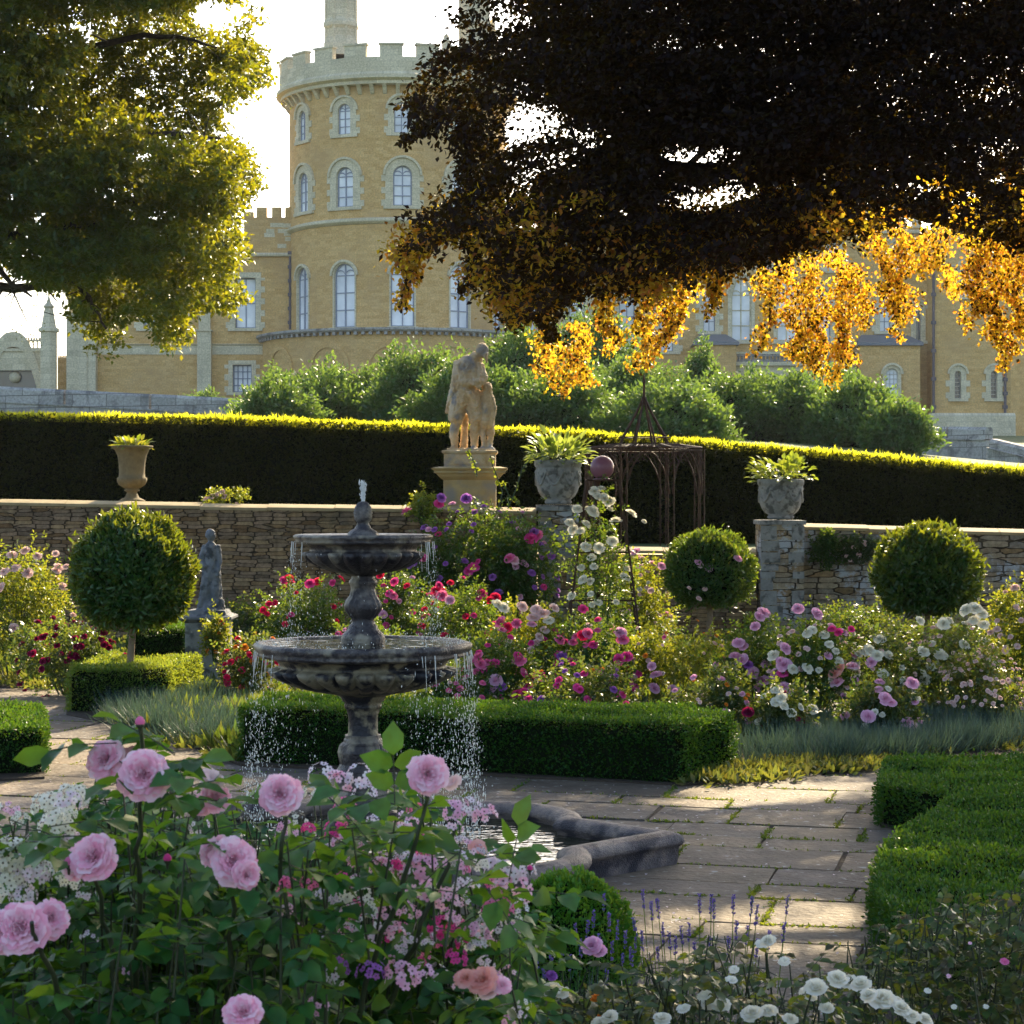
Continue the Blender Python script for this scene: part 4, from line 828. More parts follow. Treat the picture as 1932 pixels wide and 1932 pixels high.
def cwindow(mp, s, zb, zt, w, kind='round', sur=.35, pane='glass', cols=2, rows=3, quoin=True, off=0.0, frame='frame', name='window', recess=.35, sil=True, hood=True):
    """returns the rectangle to leave open in the wall"""
    h = w/2; top = {'round': h, 'gothic': w*.85, 'rect': 0}[kind]; zsp = zt-top
    I = contour(s, zb, zsp, w, kind); O = contour(s, zb-.0, zsp, w+2*sur, 'rect' if kind == 'rect' else kind)
    if kind == 'rect': O = [(a, b+(sur if b >= zsp-1e-6 else 0)) for a, b in O]
    else:
        # outer outline follows the head at distance sur
        O = []
        c_ = (s, zsp)
        for a, b in I:
            if b <= zsp+1e-6: O.append((a+(sur if a > s else -sur), b))
            else: d = math.hypot(a-s, b-zsp); O.append((s+(a-s)*(d+sur)/d, zsp+(b-zsp)*(d+sur)/d))
    n = len(I)
    # frame (the window itself)
    mb = MB(); oo = off-recess; fw = min(.09, w*.07)
    def bar(a, b, c, d): cblock(mb, mp, a, b, c, d, oo-.05, oo+.06)
    II = [(s+(a-s)*(1-2*fw/w), b-(fw if b > zb+.01 else -fw)) for a, b in I]
    V = [mp(a, b, oo+.06) for a, b in I]+[mp(a, b, oo+.06) for a, b in II]+[mp(a, b, oo-.05) for a, b in II]
    mb.add(V, [(i, i+1, n+i+1, n+i) for i in range(n-1)]+[(n+i, n+i+1, 2*n+i+1, 2*n+i) for i in range(n-1)])
    bar(s-h, s+h, zb, zb+fw)
    for c in range(1, cols): q_ = s-h+w*c/cols; bar(q_-fw*.45, q_+fw*.45, zb+fw, zsp+(top*.45 if top and cols > 2 else top*.96 if top else 0))
    for r_ in range(1, rows+1 if top else rows): zz = zb+(zsp-zb)*r_/rows; bar(s-h+fw, s+h-fw, zz-fw*.4, zz+fw*.4)
    if top and cols == 2:   # two small arched heads
        for sg in (-1, 1):
            c0 = s+sg*h/2; pts = [(c0-h/2*math.cos(a), zsp+h/2*math.sin(a)) for a in np.linspace(0, math.pi, 9)]
            for i in range(8): a, b = pts[i], pts[i+1]; V = [mp(a[0], a[1], oo+.05), mp(b[0], b[1], oo+.05), mp(b[0], b[1]-fw, oo+.05), mp(a[0], a[1]-fw, oo+.05)]; mb.add(V, np.array([[0,1,2,3]]))
    wo = put(name, mb, M[frame], CT)
    mb = MB(); V = [mp(a, b, oo) for a, b in I]; mb.add(V, [tuple(range(n))]); put('pane', mb, M[pane], wo)
    if sur > 0:
        mb = MB(); V = [mp(a, b, off+.06) for a, b in O]+[mp(a, b, off+.06) for a, b in I]+[mp(a, b, off-recess-.06) for a, b in I]+[mp(a, b, off-.12) for a, b in O]
        f = [(i, i+1, n+i+1, n+i) for i in range(n-1)]+[(n+i, n+i+1, 2*n+i+1, 2*n+i) for i in range(n-1)]+[(3*n+i, 3*n+i+1, i+1, i) for i in range(n-1)]
        uv = [(p_[0], p_[1]) for p_ in O]+[(p_[0], p_[1]) for p_ in I]+[(p_[0]+.3, p_[1]) for p_ in I]+[(p_[0]+.2, p_[1]) for p_ in O]
        mb.add(V, f, [uv[i] for q_ in f for i in q_])
        if quoin:
            zz = zb; k = 0
            while zz < zsp-.05:
                hh = min(.42, zsp-zz)
                if k % 2 == 0:
                    for sg in (-1, 1): a, b = s+sg*(h+sur-.01), s+sg*(h+sur+.28); cblock(mb, mp, min(a, b), max(a, b), zz, zz+hh, off-.05, off+.055)
                zz += hh; k += 1
        put('surround', mb, M['palestone'], wo)
        if hood and kind != 'rect':
            mb = MB(); O2 = [(a, b) for a, b in O if b >= zsp-1e-6]; e = []
            for a, b in O2: d = max(math.hypot(a-s, b-zsp), .01); e.append((s+(a-s)*(d+.16)/d, zsp+(b-zsp)*(d+.16)/d))
            m_ = len(O2); V = [mp(a, b, off+.065) for a, b in O2]+[mp(a, b, off+.2) for a, b in O2]+[mp(a, b, off+.2) for a, b in e]+[mp(a, b, off) for a, b in e]
            mb.add(V, [(j*m_+i, j*m_+i+1, (j+1)*m_+i+1, (j+1)*m_+i) for j in range(3) for i in range(m_-1)]); put('hood_mould', mb, M['palestone'], wo)
        if sil:
            mb = MB(); cblock(mb, mp, s-h-sur-.12, s+h+sur+.12, zb-.22, zb, off-recess, off+.18); put('sill', mb, M['palestone'], wo)
    if not top: return [(s-h, s+h, zb, zt)]
    R_ = [(s-h, s+h, zb, zsp)]; hd = [(b, abs(a-s)) for a, b in I if a <= s+1e-6 and b >= zsp-1e-6]; hz_, hw_ = zip(*sorted(hd)); K = 10
    for k in range(K):
        z0, z1 = zsp+(zt-zsp)*k/K, zsp+(zt-zsp)*(k+1)/K; w0 = float(np.interp(z0, hz_, hw_)); R_.append((s-w0, s+w0, z0, z1))
    return R_

# round tower
RT = 203/F*152; TW = Round((750-966)/F*152, 152.0, RT)
tz = lambda v: EYE+(HV-v)/F*(152-RT)
ang = lambda u: math.asin(max(-1, min(1, (u-750)/203)))*RT
ops = []
for u in (582, 664, 770, 872, 940): ops += (cwindow(TW, ang(u), tz(616), tz(495), 1.62, 'round', .10, 'glass', 2, 3, False, recess=.2))
for u in (580, 665, 770, 872): ops += (cwindow(TW, ang(u if u != 580 else 584), tz(388), tz(312), 1.30, 'round', .52, 'glass' if u != 770 else 'glass', 2, 3, True, recess=.2))
for u in (582, 664, 768, 872): ops += (cwindow(TW, ang(u), tz(250), tz(192), .98, 'round', .42, 'glass', 2, 3, True, recess=.18))
for k in (-1.9, 1.9, 2.6, 3.14): pass
mb = MB(); cwall(mb, TW, -math.pi*RT, math.pi*RT, tz(640), tz(150), ops, .45); put('tower_wall', mb, M['ironstone'], CT)
mb = MB(); cband(mb, TW, -math.pi*RT, math.pi*RT, [(-.05, tz(423)), (.12, tz(421)), (.30, tz(417)), (.30, tz(413)), (-.05, tz(409))])
put('string_course', mb, M['palestone'], CT); mb = MB()
cband(mb, TW, -math.pi*RT, math.pi*RT, [(-.05, tz(160)), (.62, tz(160)), (.62, tz(154)), (.92, tz(150)), (.92, tz(143)), (.70, tz(138)), (.70, tz(110)), (-.1, tz(110))])
put('parapet', mb, M['palestone'], CT)
mb = MB(); nm = 21
for k in range(56): s_ = -math.pi*RT+(k+.5)*2*math.pi*RT/56; cband(mb, TW, s_-.13, s_+.13, [(-.05, tz(178)), (.10, tz(176)), (.28, tz(170)), (.34, tz(167)), (.55, tz(161)), (.55, tz(158)), (-.05, tz(158))], .3)
put('corbels', mb, M['palestone'], CT)
mb = MB()
for k in range(nm): s_ = -math.pi*RT+(k+.2)*2*math.pi*RT/nm; L_ = 2*math.pi*RT/nm*.62; cblock(mb, TW, s_, s_+L_, tz(110), tz(88), .25, .70); cblock(mb, TW, s_-.08, s_+L_+.08, tz(88), tz(84), .2, .78)
put('merlons', mb, M['palestone'], CT)
mb = MB(); lathe(mb, [(RT+.3, tz(118)), (.01, tz(112))], 48, at=(TW.cx, TW.cy, 0), cap=False); put('tower_roof', mb, M['lead'], CT)
# terrace wall with blind arches round the tower foot
RR = 254/F*152; TR = Round(TW.cx, 152.0, RR); tq = lambda v: EYE+(HV-v)/F*(152-RR); an2 = lambda u: math.asin(max(-1, min(1, (u-750)/254)))*RR
mb = MB(); cwall(mb, TR, -math.pi*RR/2, math.pi*RR/2, tq(760), tq(622), [], .5); put('terrace_wall', mb, M['ironstone'], CT)
mb = MB(); cband(mb, TR, -math.pi*RR/2, math.pi*RR/2, [(-.05, tq(625)), (.35, tq(625)), (.45, tq(622)), (.45, tq(618)), (-2.2, tq(612))])
for k in range(60): s_ = -math.pi*RR/2+(k+.5)*math.pi*RR/60; cblock(mb, TR, s_-.11, s_+.11, tq(631), tq(625.2), -.05, .30)
put('terrace_cornice', mb, M['greystone'], CT)
for u in (545, 640, 750, 860):
    s_ = an2(u); mb = MB(); I = contour(s_, tq(740), tq(690), 2.6, 'round'); O = contour(s_, tq(740), tq(690), 3.1, 'round'); n = len(I)
    V = [TR(a, b, .10) for a, b in O]+[TR(a, b, .10) for a, b in I]+[TR(a, b, .012) for a, b in I]+[TR(a, b, .0) for a, b in O]
    mb.add(V, [(i, i+1, n+i+1, n+i) for i in range(n-1)]+[(n+i, n+i+1, 2*n+i+1, 2*n+i) for i in range(n-1)]+[(3*n+i, 3*n+i+1, i+1, i) for i in range(n-1)]); put('blind_arch', mb, M['ironstone'], CT)

# left wing
LW = Flat(cx_(130), YC); LL = cx_(552)-cx_(130); sx = lambda u: cx_(u)-cx_(130); ops = []
ops += (cwindow(LW, sx(463), cz_(619), cz_(524), 1.45, 'rect', .38, 'glass', 2, 2, True, recess=.45))
ops += (cwindow(LW, sx(290), cz_(619), cz_(524), 1.45, 'rect', .38, 'glass', 2, 2, True, recess=.45))
ops += (cwindow(LW, sx(457), cz_(740), cz_(688), 1.35, 'rect', .30, 'glass', 4, 4, True, recess=.35))
mb = MB(); cwall(mb, LW, 0, sx(460), cz_(765), cz_(492), ops); cwall(mb, LW, sx(460), LL, cz_(765), cz_(410), [o for o in ops]); put('wing_wall', mb, M['ironstone'], CT)
mb = MB(); box(mb, cx_(130), cx_(552), YC+.7, YC+14, cz_(765), cz_(494)); box(mb, cx_(478), cx_(552), YC+.7, YC+14, cz_(493), cz_(412)); put('wing_body', mb, M['ironstone'], CT)
mb = MB()
cband(mb, LW, 0, LL, [(-.05, cz_(484)), (.25, cz_(484)), (.3, cz_(481)), (.1, cz_(477)), (-.05, cz_(477))]); cband(mb, LW, sx(185), sx(502), [(-.05, cz_(669)), (.06, cz_(669)), (.06, cz_(652)), (.2, cz_(650)), (-.05, cz_(648))])
cblock(mb, LW, sx(374), sx(400), cz_(765), cz_(624), -.05, .55); cblock(mb, LW, sx(376), sx(398), cz_(623), cz_(560), -.05, .35); cblock(mb, LW, sx(372), sx(402), cz_(626), cz_(623.2), -.05, .65)
cblock(mb, LW, sx(129), sx(184), cz_(765), cz_(600), -.4, .7); cblock(mb, LW, sx(127), sx(186), cz_(599.6), cz_(592), -.4, .85); cblock(mb, LW, sx(150), sx(168), cz_(765), cz_(606), .71, .78)
for k in range(8): a = sx(470)+rng.uniform(0, sx(545)-sx(470)); zz = cz_(rng.uniform(425, 475)); cblock(mb, LW, a, min(LL-.1, a+rng.uniform(.4, 1.1)), zz, zz+.3, -.05, .012+k*.001)
put('pilasters', mb, M['palestone'], CT)
mb = MB()
for a, b in ((460, 478), (484, 503), (513, 530), (538, 552)): cblock(mb, LW, sx(a), sx(b), cz_(411), cz_(391 if a > 483 else 400), -.5, .05)
for k in range(16): a = 131+k*20.5; cblock(mb, LW, sx(a), sx(min(459, a+12)), cz_(492), cz_(478), -.5, .02)
put('battlement', mb, M['ironstone'], CT)
def drain(mp, s_, z0, z1):
    mb = MB(); zs = np.linspace(z0, z1, 10); pts = np.array([mp(s_, z_, .16) for z_ in zs]); tube(mb, pts, .10, 8)
    for z_ in np.linspace(z0+.5, z1, 6): p = mp(s_, z_, .16); box(mb, p[0]-.16, p[0]+.16, p[1]-.14, p[1]+.14, z_-.12, z_+.12)
    put('drainpipe', mb, M['pipe'], CT)
drain(LW, LL-.15, cz_(622), cz_(478))

# towers above the round tower
def sqtower(u0, u1, vb, vt, Y, top=True, name='turret', mat='palestone'):
    X0, X1 = (u0-966)/F*Y, (u1-966)/F*Y; w_ = X1-X0; zb = EYE+(HV-vb)/F*Y; zt_ = EYE+(HV-vt)/F*Y; xc = (X0+X1)/2
    mb = MB(); a8 = lambda r: r/math.cos(math.pi/8)
    lathe(mb, [(a8(w_/2), zb), (a8(w_/2), zt_)], 8, at=(xc, Y, 0), rot=math.pi/8)
    for s_ in range(8): a = s_*math.pi/4+math.pi/8; xx, yy = xc+a8(w_/2)*math.cos(a), Y+a8(w_/2)*math.sin(a); tube(mb, [(xx, yy, zb), (xx, yy, zt_-.05)], w_*.05, 6)
    lathe(mb, [(a8(w_/2)*1.0, zb), (a8(w_/2)*1.14, zb+.01), (a8(w_/2)*1.14, zb+.9), (a8(w_/2)*1.0, zb+1.4)], 8, at=(xc, Y, 0), rot=math.pi/8)
    zm = EYE+(HV-50)/F*Y
    if zb < zm < zt_: lathe(mb, [(a8(w_/2)*1.0, zm-.3), (a8(w_/2)*1.16, zm-.1), (a8(w_/2)*1.16, zm+.15), (a8(w_/2)*1.0, zm+.5)], 8, at=(xc, Y, 0), rot=math.pi/8)
    if top:
        for k in range(8): a = k*math.pi/4; xx, yy = xc+w_/2*math.cos(a), Y+w_/2*math.sin(a); box(mb, xx-w_*.09, xx+w_*.09, yy-w_*.09, yy+w_*.09, zt_-.02, zt_+.9)
    put(name, mb, M[mat], CT)
sqtower(616, 671, 108, -120, 153)
sqtower(868, 922, 130, -90, 156); 
def pinnacle(u, vb, vt, Y, hw_):
    xx = (u-966)/F*Y; zb = EYE+(HV-vb)/F*Y; zt_ = EYE+(HV-vt)/F*Y; r = hw_/F*Y*1.3; h = zt_-zb; mb = MB()
    lathe(mb, [(r, zb), (r, zb+h*.62), (r*1.25, zb+h*.63), (r*1.25, zb+h*.66), (r*.9, zb+h*.68), (r*.55, zb+h*.85), (r*.5, zb+h*.86), (r*.7, zb+h*.88), (r*.3, zb+h*.92), (.02, zt_)], 8, at=(xx, Y, 0), rot=math.pi/8)
    lathe(mb, [(r*1.3, zb-.0), (r*1.3, zb+h*.04), (r, zb+h*.06)], 8, at=(xx, Y, 0), rot=math.pi/8); put('pinnacle', mb, M['palestone'], CT)
pinnacle(842, 110, 62, 155, 7); pinnacle(929, 110, 30, 157, 6); pinnacle(1010, 150, 60, 157, 6)
# pinnacle and gothic screen at the far left
pinnacle(92, 745, 556, YC-1, 12)
GS = Flat(cx_(-160), YC+.5); gx = lambda u: cx_(u)-cx_(-160); mb = MB(); s_ = gx(22); ho = 1.9
op = (s_-ho, s_+ho, cz_(765), cz_(698))
cwall(mb, GS, 0, gx(80), cz_(765), cz_(662), [op]); cwall(mb, GS, 0, gx(80), cz_(765), cz_(662), [op], off=-.8); cband(mb, GS, 0, gx(80), [(-.8, cz_(662)), (.12, cz_(662)), (.12, cz_(657)), (-.8, cz_(657))])
I = contour(s_, cz_(760), cz_(728), 3.3, 'gothic'); O = [(a, b) for a, b in contour(s_, cz_(760), cz_(722), 4.3, 'gothic')]; n = len(I)
V = [GS(a, b, .1) for a, b in O]+[GS(a, b, .1) for a, b in I]+[GS(a, b, -.8) for a, b in I]; mb.add(V, [(i, i+1, n+i+1, n+i) for i in range(n-1)]+[(n+i, n+i+1, 2*n+i+1, 2*n+i) for i in range(n-1)])
put('gothic_screen', mb, M['palestone'], CT)
mb = MB(); I = contour(s_, cz_(760), cz_(728), 3.3, 'gothic'); mb.add([GS(a, b, -.7) for a, b in I], [tuple(range(len(I)))]); put('gothic_window', mb, M['darkglass'], CT)
mb = MB(); sphere(mb, GS(s_, cz_(710), -.5), .42, 14, 8); put('roundel', mb, M['palestone'], CT)
mb = MB()
cblock(mb, GS, 0, gx(80), cz_(643), cz_(640), -.4, -.1)
for k in range(60): a = gx(-150)+k*gx(80-(-150)-160)/1; 
for k in range(46): a = k*.19; cblock(mb, GS, a+.02, a+.12, cz_(640), cz_(636), -.35, -.15)
cblock(mb, GS, 0, gx(80), cz_(657), cz_(655), -.4, -.1)
for k in range(30): a = k*.29; cblock(mb, GS, a+.02, a+.10, cz_(655), cz_(643), -.32, -.18)
put('openwork_parapet', mb, M['palestone'], CT)
mb = MB(); box(mb, cx_(104), cx_(132), YC+.8, YC+2, cz_(765), cz_(674)); 
for k in range(9): box(mb, cx_(105+k*3), cx_(106.6+k*3), YC+.8, YC+1, cz_(674)-.01, cz_(670))
put('link_wall', mb, M['ironstone'], CT)

# right wing
RW = Flat(cx_(930), YC+1.5); rx = lambda u: cx_(u)-cx_(930); ops = []
def rwin(u, vb, vt, wpx, kind='round', **k):
    o = cwindow(RW, rx(u), cz_(vb), cz_(vt), wpx/F*YC, kind, **k); ops.extend(o)
rwin(1185, 660, 560, 30, 'rect', sur=.4, recess=.4); rwin(1342, 622, 545, 22, 'rect', sur=.3, rows=4); rwin(1010, 660, 560, 30, 'rect', sur=.4); rwin(1090, 660, 560, 30, 'rect', sur=.4); rwin(1260, 660, 560, 26, 'rect', sur=.4)
rwin(1403, 640, 520, 38, 'gothic', sur=.25, pane='glass', cols=2, rows=3, quoin=False, frame='palestone'); rwin(1490, 640, 520, 38, 'gothic', sur=.25, quoin=False, cols=2, frame='palestone')
rwin(1560, 640, 540, 26, 'gothic', sur=.3, quoin=False); rwin(1677, 622, 545, 20, 'rect', sur=.3, rows=4); rwin(1740, 640, 575, 9, 'round', sur=.35, pane='darkglass', cols=1, rows=1, quoin=False)
for u in (1080, 1200, 1330, 1450, 1580, 1700): rwin(u, 505, 450, 20, 'round', sur=.35)
mb = MB(); cwall(mb, RW, 0, rx(1757), cz_(800), cz_(425), ops); put('wing_wall', mb, M['ironstone'], CT)
mb = MB(); box(mb, cx_(930), cx_(1757), YC+1.62, YC+3.2, cz_(800), cz_(700)); box(mb, cx_(930), cx_(1757), YC+2.4, YC+16, cz_(800), cz_(427)); put('wing_body', mb, M['ironstone'], CT)
mb = MB()
for k in range(30): cblock(mb, RW, rx(932+k*27.5), rx(932+k*27.5+16), cz_(425), cz_(408), -.5, .1)
cband(mb, RW, 0, rx(1757), [(-.05, cz_(436)), (.3, cz_(436)), (.3, cz_(431)), (-.05, cz_(428))]); put('battlement', mb, M['palestone'], CT)
mb = MB()
for a, b, vt in ((1310, 1386, 653), (1618, 1731, 654)):
    X0, X1 = cx_(a), cx_(b); mb = MB(); box(mb, X0, X1, YC-1.0, YC+1.45, cz_(800), cz_(vt), uvbox=True); put('buttress', mb, M['ironstone'], CT)
mb = MB()
for a, b, vt in ((1310, 1386, 653), (1618, 1731, 654)):
    X0, X1 = cx_(a), cx_(b); z0 = cz_(vt); mb = MB()
    V = [(X0-.2, YC-1.25, z0), (X1+.2, YC-1.25, z0), (X1+.2, YC-1.25, z0+.22), (X0-.2, YC-1.25, z0+.22), (X0+.5, YC+1.4, z0+.95), (X1-.5, YC+1.4, z0+.95), (X0-.2, YC+1.4, z0), (X1+.2, YC+1.4, z0)]
    mb.add(V, [(0,1,2,3), (3,2,5,4), (0,3,4,6), (1,7,5,2), (0,6,7,1)]); put('buttress_cap', mb, M['lead'], CT)
B1 = Flat(cx_(1618), YC-1.0); bx = lambda u: cx_(u)-cx_(1618)
cwindow(B1, bx(1677), cz_(752), cz_(697), 22/F*YC, 'round', .22, 'glass', 3, 5, False, off=.28, recess=.2, frame='whiteframe')
# balcony between the buttresses
mb = MB(); box(mb, cx_(1387), cx_(1617), YC-.2, YC+1.48, cz_(690), cz_(683)); box(mb, cx_(1387), cx_(1617), YC-.25, YC-.05, cz_(668), cz_(664))
box(mb, cx_(1387), cx_(1617), YC+.1, YC+1.45, cz_(760), cz_(690.5)); put('balcony', mb, M['palestone'], CT)
mb = MB()
for k in range(34):
    u = 1391+k*6.8; tube(mb, [(cx_(u), YC-.15, cz_(683)), (cx_(u+4.5), YC-.15, cz_(668.3))], .07, 5); tube(mb, [(cx_(u+4.5), YC-.15, cz_(683)), (cx_(u), YC-.15, cz_(668.3))], .07, 5)
put('balustrade', mb, M['greystone'], CT)
# right octagonal tower
RO = Flat(cx_(1757), YC-.4); ro = lambda u: cx_(u)-cx_(1757); ops = []
for u in (1805, 1873): ops += (cwindow(RO, ro(u), cz_(752), cz_(700), 12/F*YC, 'round', .36, 'darkglass', 1, 6, True, frame='whiteframe'))
for u in (1825,): ops += (cwindow(RO, ro(u), cz_(560), cz_(500), 20/F*YC, 'round', .36, 'glass', 2, 4, True))
mb = MB(); cwall(mb, RO, 0, ro(1905), cz_(782), cz_(430), ops)
V = [RO(ro(1905), cz_(870), 0), RO(ro(1905), cz_(430), 0), (cx_(2000), YC+3, cz_(430)), (cx_(2000), YC+3, cz_(870))]
mb.add(V, np.array([[0,3,2,1]]), [(0, 0), (5, 0), (5, 13), (0, 13)]); put('corner_tower_wall', mb, M['ironstone'], CT)
mb = MB(); box(mb, cx_(1757), cx_(1757)+.3, YC-.38, YC+.3, cz_(820), cz_(432)); box(mb, cx_(1757), cx_(1905), YC+.3, YC+9, cz_(820), cz_(431)); box(mb, cx_(1905), cx_(2100), YC+3.05, YC+9, cz_(820), cz_(431)); put('corner_tower_body', mb, M['ironstone'], CT)
mb = MB(); cband(mb, RO, -.3, ro(1905)+.2, [(-.2, cz_(870)), (.55, cz_(870)), (.55, cz_(786)), (.3, cz_(780)), (-.2, cz_(780))]); put('tower_plinth', mb, M['palestone'], CT); mb = MB(); cband(mb, RO, -.2, ro(1905)+.2, [(-.1, cz_(508)), (.2, cz_(508)), (.35, cz_(504)), (-.1, cz_(500))])
for k in range(7): cblock(mb, RO, ro(1759+k*22), ro(1759+k*22+13), cz_(430), cz_(410), -.6, .1)
put('tower_cornice', mb, M['palestone'], CT)
drain(RO, .05, cz_(782), cz_(504)); drain(RO, ro(1893), cz_(782), cz_(640))
# low grey parapet walls on the slope
def lowwall(label, u0, v0, u1, v1, Y0, Y1, hpx, nseg, drop=3.5):
    t = thing('parapet_wall', label, 'wall', (0, 0, 0), 'low grey parapet walls below the castle'); us = np.linspace(u0, u1, nseg+1); 
    a = np.array(P(u0, v0, Y0)); b = np.array(P(u1, v1, Y1))
    mb = MB(); mb2 = MB(); L = b-a; ln = math.hypot(L[0], L[1]); an = math.atan2(L[1], L[0]); h = hpx/F*Y0
    for i in range(nseg):
        p = a+L*i/nseg; q_ = a+L*(i+1)/nseg; zc = p[2]; zd = q_[2]; l = ln/nseg
        V = []
        for (xx, zz) in ((.06, zc), (l-.06, zd)):
            for yy, dz in ((-.25, -h*.9), (-.25, -.12), (-.15, 0), (.15, 0), (.25, -.12), (.25, -h*.9)): V.append((xx, yy, zz+dz))
        V = np.array(V) @ rotz(an).T+np.array([p[0], p[1], 0]); mb.add(V, [(j, j+1, j+7, j+6) for j in range(5)]+[(0,1,2,3,4,5), (11,10,9,8,7,6)])
        V = []
        for (xx, zz) in ((0, zc), (l, zd)):
            for yy, dz in ((-.36, -h), (-.36, -h*.9), (.36, -h*.9), (.36, -h)): V.append((xx, yy, zz+dz))
        V = np.array(V) @ rotz(an).T+np.array([p[0], p[1], 0]); mb.add(V, [(0,1,5,4), (1,2,6,5), (2,3,7,6)])
        V = []
        for (xx, zz) in ((0, zc), (l, zd)):
            for yy, dz in ((-.28, -h-drop), (-.28, -h), (.28, -h), (.28, -h-drop)): V.append((xx, yy, zz+dz))
        V = np.array(V) @ rotz(an).T+np.array([p[0], p[1], 0]); mb2.add(V, [(0,1,5,4), (2,3,7,6), (0,3,2,1), (4,5,6,7)])
    put('parapet', mb, M['greystone'], t); put('wall_base', mb2, M['greystone'], t); return t
lowwall('low grey stone parapet below the left wing of the castle', -180, 720, 455, 752, 96, 90, 30, 4)
lowwall('low grey stone parapet on the right beside the dark shrubs', 1722, 804, 1868, 806, 100, 96, 24, 2, 2.2)
lowwall('pale sloping retaining wall at the far right edge below the castle', 1875, 828, 2100, 880, 92, 82, 18, 2, 2.2)

# ------------------------------------------------------------ trees and shrubs
def inpoly(u, v, poly):
    r = np.zeros(len(u), bool); n = len(poly)
    for i in range(n):
        a, b = poly[i], poly[(i+1) % n]
        if a[1] == b[1]: continue
        r ^= ((a[1] > v) != (b[1] > v)) & (u < (b[0]-a[0])*(v-a[1])/(b[1]-a[1])+a[0])
    return r
def PA(u, v, Y): return np.stack([(u-966)/F*Y, Y, EYE+(HV-v)/F*Y], 1)
def sprays(mb, C, DIR, n_per, R_, flat, L, W, droop=.2, shape='d', tw=None):
    """leafy sprays round centres C: leaves scattered along a drooping twig"""
    k = len(C); n = k*n_per; c = np.repeat(C, n_per, 0); d = np.repeat(DIR, n_per, 0); t_ = rng.uniform(-1, 1, n)
    r_ = (R_ if np.isscalar(R_) else np.repeat(R_, n_per))
    off = d*(t_*r_)[:, None]+rng.normal(0, 1, (n, 3))*np.array([1, 1, flat])*(r_*.38 if np.isscalar(r_) else (r_*.38)[:, None])
    off[:, 2] -= droop*t_*t_*r_
    ld = d*.6+rng.normal(0, .7, (n, 3))+[0, 0, -.25]; nn = rng.normal(0, .55, (n, 3))+[0, -.1, 1]
    leaves(mb, c+off, ld, nn, rng.uniform(.7, 1.25, n)*L, rng.uniform(.75, 1.2, n)*W, shape)

# copper beech: trunk off to the right, crown hanging over the garden
BT = thing('copper_beech', 'dark copper beech tree with glowing golden hanging sprays, overhanging the garden from the right', 'tree', (7.6, 22.5, 0))
off = np.array([7.6, 22.5, 0])
def lim(pts, r0, r1, name='limb', seg=8, jit=.06):
    pts = np.array(pts, float); n = len(pts)*4; t_ = np.linspace(0, len(pts)-1, n)
    q_ = np.stack([np.interp(t_, range(len(pts)), pts[:, i]) for i in range(3)], 1)
    for _ in range(3): q_[1:-1] = (q_[:-2]+q_[1:-1]*2+q_[2:])/4
    q_[1:-1] += rng.normal(0, jit*.3, q_[1:-1].shape); return q_, np.linspace(r0, r1, n)
mb = MB(); q_, r_ = lim([off, off+[0,0,2.5], off+[.1,0,5], off+[0,-.2,8], off+[-.4,-.5,12], off+[-.5,-.5,15]], .52, .08); r_[:3] *= [1.5, 1.2, 1.05]; tube(mb, q_-off, r_, 14); put('trunk', mb, M['bark'], BT, True)
LIMBS = []
for pl, r0 in (
    ([(2400,540,22),(2120,420,22),(1932,432,22),(1840,425,22),(1760,398,22),(1690,395,22),(1600,430,21.5),(1480,462,21),(1380,470,20.5)], .17),
    ([(2400,300,22),(2100,330,21),(1932,385,20.5),(1800,330,20),(1640,330,20),(1500,370,19.5),(1350,400,19),(1300,420,18.5)], .13),
    ([(2400,100,22),(2100,180,21),(1850,240,20),(1600,300,19.5),(1350,330,19),(1180,300,18.5),(1060,270,18)], .14),
    ([(2400,0,22),(2100,20,21),(1800,60,20),(1600,120,19.5),(1500,110,19),(1380,60,18.5),(1150,60,18)], .11),
    ([(2400,-100,22),(2000,-50,23),(1700,120,24),(1500,180,25),(1300,300,26),(1200,420,26.5)], .12),
    ([(2400,200,22),(2150,150,24),(1950,280,25),(1800,370,26),(1650,420,27)], .12)):
    pts = [P(*p_) for p_ in pl]; pts[0] = off+[0, 0, pts[0][2]]; q_, r_ = lim(pts, r0, .022); mb = MB(); tube(mb, q_-off, r_, 8); 
    for _ in range(14):
        i = random.randrange(6, len(q_)-1); e = q_[i]+np.clip(rng.normal(0, 1, 3), -1.3, 1.3)*[.3, .5, .16]+[-.1, 0, .2]; m_ = (q_[i]+e)/2+rng.normal(0, .08, 3); tube(mb, np.array([q_[i], m_, e])-off, [r_[i]*.5, r_[i]*.3, .008], 5)
    put('limb', mb, M['bark'], BT, True)
def sunny(C, spots=((1.45,14.6,.40),(1.75,14.8,.42),(2.1,15.0,.3),(1.2,10.2,.50),(.75,10.0,.45),(1.6,10.1,.48),(.3,9.6,.4),(2.0,9.8,.35),(-.35,11.6,.14),(1.7,12.2,.13),(.9,16.2,.22),(-4.6,21.5,.3))):
    ok = np.ones(len(C), bool); s_ = np.array(sd)
    for a, b, r in spots:
        v_ = C-np.array([a, b, 0]); t_ = v_@s_; ok &= np.linalg.norm(v_-t_[:, None]*s_, axis=1) > r*(.75+.5*((C[:, 2]*1.7) % 1))
    return ok
